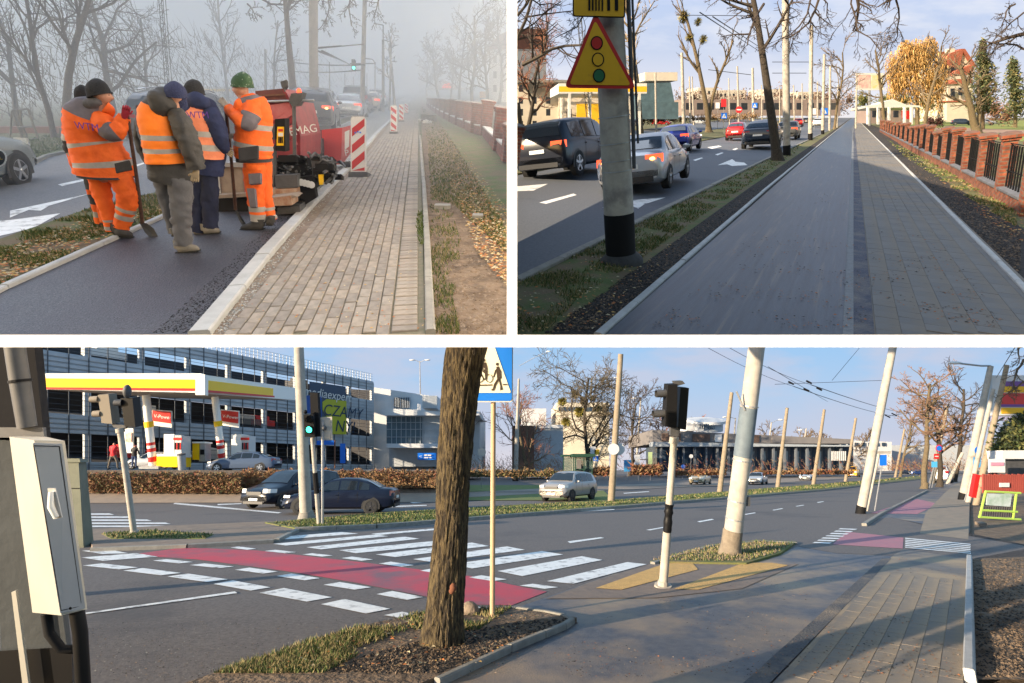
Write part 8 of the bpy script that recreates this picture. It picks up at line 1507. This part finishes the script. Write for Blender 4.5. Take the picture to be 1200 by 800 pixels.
# two small people at the station
def walker(px, py, Y, hgt, label, top, trs, stride=.25, lean=0, hairm=None, turn=1):
    o = ray(px, py)*Y; t = thing('person', frame(o, Vector((0, 1, 0)), C.u), label, 'person', 'people at the fuel station'); H = hgt
    def q(x, y, z): return (x*H, y*H, z*H)
    nod = {'pelvis': (0, 0, .52, .075), 'waist': (0.01, 0, .62, .07), 'chest': (.02, 0, .74, .085), 'neck': (.03, 0, .84, .03), 'head': (.04, 0, .92, .055), 'sl': (-.085, 0, .80, .035), 'el': (-.12, .02, .66, .028), 'wl': (-.08, .05, .55, .02), 'hl': (-.07, .07, .50, .02), 'sr': (.12, 0, .80, .035), 'er': (.17, .02, .66, .028), 'wr': (.15, .07, .56, .02), 'hr': (.15, .09, .52, .02),
           'tl': (-.05, 0, .48, .055), 'kl': (-.05-stride*.3, .02, .28, .038), 'al': (-.05-stride*.5, .0, .05, .026), 'fl': (.0-stride*.5, .06, .02, .022), 'tr': (.06, 0, .48, .055), 'kr': (.06+stride*.35, .0, .28, .038), 'ar': (.06+stride*.4, .0, .05, .026), 'fr': (.11+stride*.4, .06, .02, .022)}
    E = [('pelvis', 'waist'), ('waist', 'chest'), ('chest', 'neck'), ('neck', 'head'), ('chest', 'sl'), ('sl', 'el'), ('el', 'wl'), ('wl', 'hl'), ('chest', 'sr'), ('sr', 'er'), ('er', 'wr'), ('wr', 'hr'), ('pelvis', 'tl'), ('tl', 'kl'), ('kl', 'al'), ('al', 'fl'), ('pelvis', 'tr'), ('tr', 'kr'), ('kr', 'ar'), ('ar', 'fr')]
    names = list(nod); me = bpy.data.meshes.new('b'); me.from_pydata([q(*nod[n][:3]) for n in names], [(names.index(a), names.index(c)) for a, c in E], []); ob = bpy.data.objects.new('tmp', me); scene.collection.objects.link(ob); md = ob.modifiers.new('s', 'SKIN')
    for i, v in enumerate(me.skin_vertices[0].data): v.radius = (nod[names[i]][3]*H,)*2; v.use_root = (i == 0)
    ob.modifiers.new('d', 'SUBSURF').levels = 1; dg = bpy.context.evaluated_depsgraph_get(); dg.update(); m2 = bpy.data.meshes.new_from_object(ob.evaluated_get(dg)); bpy.data.objects.remove(ob); m2.materials.clear()
    for m in (top, trs, SKIN, hairm or M['black']): m2.materials.append(m)
    for f in m2.polygons:
        z = f.center.z/H; f.material_index = 2 if z > .86 and z < .945 else (3 if z >= .945 or z < .045 else (0 if z > .5 or (abs(f.center.x) > .12*H and z > .45) else 1)); f.use_smooth = True
    o2 = bpy.data.objects.new('body', m2); cur['col'].objects.link(o2); o2.parent = t
    # local frame: x forward(away), y left, z up -> turn so that local x lies across the view
    t.matrix_basis = t.matrix_basis @ Matrix.Rotation(R(-90*turn), 4, 'Z')
walker(132.5, 549.5, 35, 1.92, 'person in a red jacket with yellow shoulder walking left of the fuel station', mat('red_jacket', (.70, .02, .03), rough=.7), mat('khaki_trousers', (.12, .10, .08), rough=.8)); walker(157, 547.5, 40, 1.85, 'person in black jacket and blue jeans leaning on the silver car', mat('black_jacket', (.015, .015, .02), rough=.7), mat('jeans_blue', (.03, .06, .16), rough=.8), .05)
# ================= background trees and buildings right of the trunk
GT = 'bare trees beyond the far carriageway'
MOSS = mat('olive_twig', (.14, .115, .045), rough=.9)
tt = T(C, 690, 560, 690, 440, 2.6, 'wide dark spreading tree with mistletoe behind the bus shelter', bd, mat('dark_olive_twig', (.085, .065, .035), rough=.9), 101, group=GT, n=(14, 8, 6, 3), mx=4, lmul=.64, start=.08, ang=(30, 75), wig=.28, trop=.03)
mistle(C, C.G(690, 560), [(674, 461, 4.5), (659, 470, 5), (700, 478, 4), (663, 494, 5), (684, 470, 3.5), (679, 482, 6), (695, 466, 3.5), (657, 508, 3)], '', tt)
mistle(C, C.G(690, 560), [(684, 468, 4)], '', tt, mat('brown_nest', (.10, .045, .03), rough=.9))
T(C, 738, 557, 744, 470, 2, 'bare dark tree right of the bus shelter', bd, td, 103, group=GT, n=(11, 7, 5, 3), mx=4, lmul=.6, start=.12, ang=(30, 65)); T(C, 615, 562, 613, 470, 2, 'reddish brown young tree behind the sign post', bk, mat('red_brown_twig', (.20, .09, .055), rough=.9), 105, group=GT, n=(12, 9, 6, 4), lmul=.58, start=.12, ang=(30, 60))
for i, (x, yb, yt) in enumerate(((772, 556, 495), (820, 557, 500), (833, 557, 503), (884, 556, 505), (872, 555, 508), (931, 555, 508), (945, 556, 510), (963, 555, 512), (1000, 555, 515), (1018, 555, 512), (650, 557, 490))):
    T(C, x, yb, x+3, yt, 1, ['small tree with rusty leaves left of the signal', 'small street tree with rust red leaves before the shopping hall', 'thin street tree close to the rust red one', 'bare street tree right of the large leaning pole', 'thin bare tree hidden by the large pole', 'small bare tree between two brown poles', 'small bare tree beside the second brown pole', 'small bare tree right of the second brown pole', 'little far tree beside the yellow van', 'little far tree behind the thin post', 'bare bush like tree left of the dark spreading tree'][i], bk, mat('rust_leaf_twig', (.26, .10, .05), rough=.9) if i < 2 else mat('tan_twig', (.24, .17, .10), rough=.9) if i == 2 else tw, 110+i, group=GT, n=(10, 7, 5), mx=3, lmul=.5, start=.35, ang=(25, 55))
T(C, 1083, 572, 1106, 450, 3.2, 'pollarded tree with a knotty leaning trunk, front one of the right hand pair', bk, mat('purple_brown_twig', (.19, .11, .07), rough=.9), 131, group='gnarled trees on the right', n=(12, 8, 5, 3), mx=4, lmul=.42, start=.45, ang=(35, 80), wig=.2)
T(C, 1101, 570, 1120, 462, 3.0, 'gnarled tree with a dense brown crown, behind the pollarded one', bd, mat('rust_brown_twig', (.20, .11, .06), rough=.9), 133, group='gnarled trees on the right', n=(12, 8, 5, 3), mx=4, lmul=.48, start=.35, ang=(35, 75)); T(C, 1118, 564, 1136, 455, 2.6, 'dark gnarled tree nearest the pale poles', bd, td, 135, group='gnarled trees on the right', n=(12, 9, 6, 4), lmul=.48, start=.35, ang=(30, 65)); T(C, 1055, 558, 1062, 492, 1.5, 'leafless light tree left of the pollarded tree', bk, tw, 137, group='gnarled trees on the right', n=(10, 7, 5), mx=3, lmul=.5, start=.3)
twigs(C, [(1200, 420, 1165, 435, 1.4), (1205, 445, 1180, 470, 1), (1195, 405, 1180, 425, 1)], 'bare branch ends reaching in from the right edge of the crossing view', tw, 139, base=(1150, 600))
CRD = mat('dark_brown_hall', (.16, .10, .075), (.12, .075, .055), scale=.5, rough=.9); SHP = mat('shop_grey_band', (.20, .185, .18), (.16, .15, .15), scale=.4, rough=.8); DGL = mat('dark_blue_glazing', (.035, .06, .095), rough=.15)
t = thing('brick_hall', ray(620, 551)*95, 'dark brown hall behind the reddish young tree', 'building'); blockC(600, 626, 498, 551, 95, 20, CRD, t); blockC(626, 660, 500, 551, 96, 20, LOU, t, 'pale_wall'); blockC(626, 660, 497, 501, 95.5, .3, WB, t, 'eaves')
t = thing('rooftop_block', ray(683, 500)*150, 'cream office block rising behind the spreading tree', 'building'); blockC(652, 714, 471, 551, 150, 20, mat('cream_render', (.66, .60, .48), (.58, .53, .42), scale=.3, rough=.8), t)
for i in range(10): blockC(654.5+i*6, 658+i*6, 476, 481, 149.6, .3, DGL, t, 'window')
t = thing('rooftop_block', ray(620, 480)*150, 'white block rising left of the cream office block', 'building'); blockC(612, 640, 478, 551, 150, 14, WB, t)
mat_pil = mat('blue_grey_pillar', (.12, .14, .17), rough=.7)
t = thing('shopping_hall', ray(880, 551)*120, 'long shopping hall with a grey upper floor over dark blue shop windows', 'building'); blockC(765, 1000, 503, 519, 120, 25, SHP, t, 'upper_floor', yt1=514); blockC(765, 1000, 517, 522.5, 118.5, 3, mat('pale_fascia', (.34, .38, .42), rough=.6), t, 'fascia', yt1=521); blockC(770, 1000, 522, 552, 121, 10, DGL, t, 'shop_front')
for i in range(17): blockC(774+i*13.2, 776+i*13.2, 522, 552, 119.5, .6, mat_pil, t, 'pillar')
for i, (x0, x1) in enumerate(((776, 798), (812, 832), (838, 846), (876, 890), (905, 918))): blockC(x0, x1, 507+i*.7, 516+i*.5, 119.7, .3, [CRD, CRD, WB, CRD, SHP][i], t, 'upper_panel')
t = thing('roof_pavilion', ray(827, 500)*128, 'round pale rooftop pavilion on the shopping hall', 'building'); mb = MB(); mb.tube([ray(827, 503)*130, ray(827, 494)*130], [4.0, 4.0], 18); mb.build('drum', LOU, t, smooth=40); mb = MB(); mb.tube([ray(827, 494)*130, ray(827, 491)*130], [4.6, 4.6], 20); mb.build('flat_roof', WB, t, smooth=40); blockC(805, 817, 494, 504, 128, 6, WB, t, 'stair_head')
for i in range(8): blockC(820+i*2.4, 821.3+i*2.4, 496, 502, 125.5, .2, DGL, t, 'window')
t = thing('distant_building', ray(960, 545)*190, 'long white distant building above the road end', 'building'); blockC(925, 1045, 513, 551, 190, 20, WB, t, yt1=517)
for i in range(14): blockC(930+i*8, 934+i*8, 518, 522, 189.5, .3, DGL, t, 'window')
for i in range(8): blockC(975+i*2.2, 976+i*2.2, 528, 539, 118, .2, WB, t, 'slanted_fin')
t = thing('distant_building', ray(1040, 545)*200, 'ochre tower block far away behind the bus stop sign', 'building'); blockC(1028, 1044, 521, 551, 200, 20, mat('ochre_render', (.42, .30, .14), rough=.8), t); blockC(1040, 1160, 521, 551, 210, 20, LOU, t, 'wall')
for i in range(3): blockC(1030+i*5, 1033+i*5, 525, 529, 199.5, .3, DGL, t, 'window')
mb = MB(); rng = random.Random(90)
for i in range(5200):
    x = rng.choice((rng.uniform(545, 660), rng.uniform(700, 1180), rng.uniform(1040, 1160))); Y = rng.uniform(55, 115); y = 551-abs(rng.gauss(0, 1))*7; p = ray(x, y)*Y; s = rng.uniform(.15, .7); d = Vector((rng.uniform(-1, 1), rng.uniform(-1, 1), rng.uniform(-.2, 1.4)))
    mb.add([p, p+d*s, p+Vector((.06, 0, .04))], [(0, 1, 2)], rng.randrange(3))
tag(mb.build('far_shrubs', [tw, HG[1], HG[2]]), 'low brown shrubs and twigs in the distance along the far pavement', None, None, 'stuff')
for i, (x0, x1, yt, yb, Y, sd) in enumerate(((676, 718, 548, 556, 52, 4), (740, 775, 546, 556, 56, 5), (790, 850, 551, 556, 58, 6), (880, 1000, 551, 555, 66, 7))): hedge(x0, x1, yt, yb, Y, ['rusty low hedge left of the blue board', 'rusty low hedge right of the blue board', 'low hedge strip before the shop windows', 'thin hedge line along the far pavement'][i], 1500, sd, [HG[2], HG[0], HG[1]], .22)
# bus shelter
GS = mat('shelter_green', (.02, .06, .04), rough=.5); GGL = mat('shelter_glass', (.10, .16, .15), rough=.1, alpha=.55)
t = thing('bus_shelter', ray(680, 557)*47, 'dark green bus shelter with glass walls under the spreading tree', 'bus shelter'); YS = 47
bx(671, 698, 531, 534.5, YS, 2.2, GS, 'roof', t); bx(659, 674, 532, 534, YS+1, 2, GS, 'roof', t); bx(672, 684, 535, 556, YS+1.6, .06, GGL, 'back_glass', t); bx(684, 694, 535, 556, YS+1.6, .06, GGL, 'back_glass', t); bx(660, 671, 535, 556, YS+1.6, .06, GGL, 'back_glass', t); bx(676, 681, 538, 550, YS+1.4, .06, SHP, 'timetable', t)
for x in (660, 671.5, 674, 684, 693.5): bx(x, x+1, 533, 557, YS+.2, .1, GS, 'frame_post', t)
bx(674, 692, 548.5, 549.8, YS+1, .5, GS, 'bench', t)
disc_sign(C, 655, 560, 654.5, 528.5, 3.2, M['red'], 'red no entry sign left of the bus shelter', bar=M['wht']); disc_sign(C, 697.5, 562, 698, 536.5, 3, M['blue'], 'blue square sign right of the bus shelter', sq=True, mark='ped'); disc_sign(C, 735, 562, 735.5, 545, 4.3, mat('light_blue_board', (.06, .32, .62), rough=.5), 'light blue upright board right of the sunlit pole', sq=True, r2=6.8, cat='board', name='board'); disc_sign(C, 695, 562, 695, 527, 3.2, WB, 'white square board above the bus shelter', sq=True, r2=4.5, cat='board', name='board'); disc_sign(C, 700, 562, 699.5, 529, 2.8, YLW, 'yellow triangular board above the bus shelter', sq=True, r2=3, cat='board', name='board')
disc_sign(C, 748, 562, 747, 538, 3, WB, 'white and red notice board by the lamp post', sq=True, r2=6, cat='board', name='board'); disc_sign(C, 762, 562, 762, 536, 2.4, mat('pale_green_board', (.4, .5, .25), rough=.5), 'pale green board left of the signal', sq=True, r2=7, cat='board', name='board'); disc_sign(C, 800, 560, 800.5, 546, 2.6, M['blue'], 'blue round sign right of the near signal', mark=None); disc_sign(C, 809, 560, 810, 534, 2.4, WB, 'small pale round sign back before the shop windows')
b = C.G(716, 588.5)
for i, dx in enumerate((-5.5, 5.5)): disc_sign(C, 716+dx*.2, 588.6, 722+dx*.55, 525.5, 7.2 if i else 6.6, WB, ['left of two round white sign backs on the sunlit pole', 'right of two round white sign backs on the sunlit pole'][i], post=False, dd=.12 if i else -.14)
disc_sign(C, 564, 572, 564.5, 529, 5.0, mat('sign_back_grey', (.38, .38, .37), rough=.6), 'grey round sign back between trunk and sign post'); disc_sign(C, 230, 567, 227.5, 530, 1.8, M['blue'], 'small square sign on a white post in the brown hedge', sq=True, r2=2.2); disc_sign(C, 311, 563, 306, 521, 4.2, WB, 'white tilted sign board on a post above the people carrier', sq=True, r2=9.5, cat='board', name='board')
disc_sign(C, 1025, 598, 1035, 538.5, 4.0, M['blue'], 'blue bus stop sign on a slim white post beside the pole with bracket', sq=True, r2=6.2); b = C.G(1016, 598); t = thing('notice_post', b, 'slim post with a wide cream board left of the bus stop sign', 'board'); mb = MB(); mb.tube([b, U(b, 1030, 531)], .045, 8); mb.build('post', CW, t); rbox((1025, 528), (1044, 528), (1044, 531), (1025, 531), .05, CW, 'board', t)
disc_sign(C, 1092, 571, 1100.5, 524.5, 4.2, mat('no_parking_red', (.6, .03, .08), rough=.5), 'no parking sign on the pale pole among the trees'); b = C.G(1092, 571); t = thing('no_parking_disc', b, 'blue centre of the no parking sign', 'sign') if 0 else None
mb = MB(); mb.disc(U(b, 1100.5, 524.5, -.12), (0, -1, 0), 3*b.y/F, 16, 0, .01); mb.build('blue_centre', M['blue'], bpy.data.objects[[o.name for o in bpy.data.objects if o.get('label') == 'no parking sign on the pale pole among the trees'][0]])
disc_sign(C, 1089, 571, 1097.5, 534, 3, M['red'], 'red and white plate under the no parking sign', sq=True, bar=M['wht']); disc_sign(C, 1087, 571, 1095, 543.5, 3.4, mat('light_cyan_sign', (.08, .42, .72), rough=.5), 'light blue plate lowest on the pale pole among the trees', sq=True)
disc_sign(C, 1131, 586, 1146.5, 527, 4.6, M['blue'], 'round blue arrow sign on the pale pole', mark=None); disc_sign(C, 1130, 586, 1145, 541, 4.4, mat('blue_white_plate', (.10, .36, .70), rough=.5), 'blue plate with white below the round blue sign', sq=True, bar=M['wht'], r2=6)
# billboard, ivy, fences on the right
t = thing('billboard', C.G(1185, 585), 'tall billboard with purple, red and yellow stripes at the right edge', 'billboard'); Y = 32; blockC(1162, 1205, 439, 486, Y, .4, WB, t, 'frame')
for (y0, y1, m) in ((446, 452, mat('bb_purple', (.16, .07, .28), rough=.6)), (452, 459, YLW), (460, 473, mat('bb_red', (.62, .05, .05), rough=.6)), (473, 476, bpy.data.materials['bb_purple']), (477, 484, YLW)): blockC(1174, 1204, y0, y1, Y-.05, .1, m, t, 'stripe')
blockC(1162, 1205, 487, 492, Y+.1, .3, mat('bb_lilac', (.30, .30, .45), rough=.6), t, 'lower_strip'); blockC(1184, 1188, 486, 580, Y+.6, .4, M['steel'], t, 'post')
IVY = [mat('ivy_green', (.06, .085, .025), rough=.85), mat('ivy_olive', (.12, .12, .035), rough=.85), mat('ivy_dark', (.025, .035, .015), rough=.85)]
leafmass(C, 'ivy_hedge', (1180, 590), [(1180, 518, 18, 22), (1192, 508, 14, 16), (1168, 535, 9, 16), (1190, 535, 14, 18), (1198, 500, 10, 14)], 9000, 4.0, IVY, 'thick ivy covered hedge under the billboard', 'hedge', 12)
t = thing('kiosk', C.G(1190, 590), 'white roofed dark kiosk beside the ivy hedge', 'kiosk'); blockC(1175, 1210, 527, 537, 27, 1, WB, t, 'roof'); blockC(1178, 1210, 537, 556, 27.3, 1, M['dgrey'], t)
t = thing('notice_board', C.G(1168, 592), 'white notice board with a pink stripe before the ivy hedge', 'board'); blockC(1160, 1178, 537, 553, 26, .1, WB, t, 'panel'); blockC(1161.5, 1176.5, 541, 545, 25.95, .04, mat('pink_stripe', (.55, .25, .35), rough=.6), t, 'stripe')
RF = mat('red_brown_fence', (.30, .06, .045), rough=.7); t = thing('slatted_fence', C.G(1170, 592), 'red brown slatted fence behind the green stand', 'fence'); blockC(1151, 1210, 556, 558, 24.6, .1, RF, t, 'rail'); blockC(1151, 1210, 570, 572, 24.6, .1, RF, t, 'rail')
for i in range(26): blockC(1152+i*2.3, 1153.6+i*2.3, 554.5+(i % 3)*.5, 577, 24.5, .06, RF, t, 'slat')
blockC(1172, 1183, 565, 570, 24.4, .05, WB, t, 'small_notice'); t = thing('red_gate', C.G(1144, 590), 'bright red gate post left of the slatted fence', 'gate'); mb = MB(); mb.prism([ray(x, y)*25.5 for x, y in ((1139, 582), (1144, 583), (1149, 556), (1144, 555))], Vector((0, .2, 0))); mb.build('leaf', M['red'], t)
LG = mat('lime_green_steel', (.30, .46, .08), rough=.5); b = C.G(1168, 608); t = thing('green_stand', b, 'lime green steel stand with a landscape picture at the right edge', 'stand')
def st_(a, c, r=1.3): mb = MB(); mb.tube([U(b, *a), U(b, *c)], r*b.y/F, 6); mb.build('rail', LG, t)
for a, c in (((1148, 605), (1155, 575)), ((1155, 575), (1196, 577)), ((1187, 607), (1191, 577)), ((1147, 605), (1196, 608)), ((1150, 597), (1192, 599))): st_(a, c)
rbox((1157, 577.5), (1186, 578.5), (1184, 593), (1156, 591), .03, mat('landscape_print', (.45, .52, .55), (.25, .35, .30), scale=3, rough=.6), 'picture', t, -.02)
for i in range(13): mb = MB(); mb.tube([U(b, 1153+i*2.7, 605), U(b, 1154.2+i*2.7, 593)], .3*b.y/F, 4); mb.build('bar', M['black'], t)
mb = MB(); mb.box(C.G(1150, 615)+C.n*.05, (.13, .02, 0), (0, .1, 0), C.n*.05); tag(mb.build('clay_lump', M['soil_l']), 'pale lump of clay on the earth below the green stand', 'lump')
# unseen bare trees added on the left to throw long shadows over the path
for i, (x, y, z) in enumerate(((-5.2, 2.2, 0), (-9.0, 6.4, 0))):
    bb = Vector((x, y, 0)); bb.z = (-1.8-C.n.y*y)/C.n.z*1.0; tree(C, bb, bb+C.u*5.2, .16, ['bare tree just outside the left edge of the crossing view', 'second bare tree outside the left edge of the crossing view'][i], bk, tw, 150+i, n=(8, 5, 4), mx=3, group='street trees left of the view', lmul=.4)
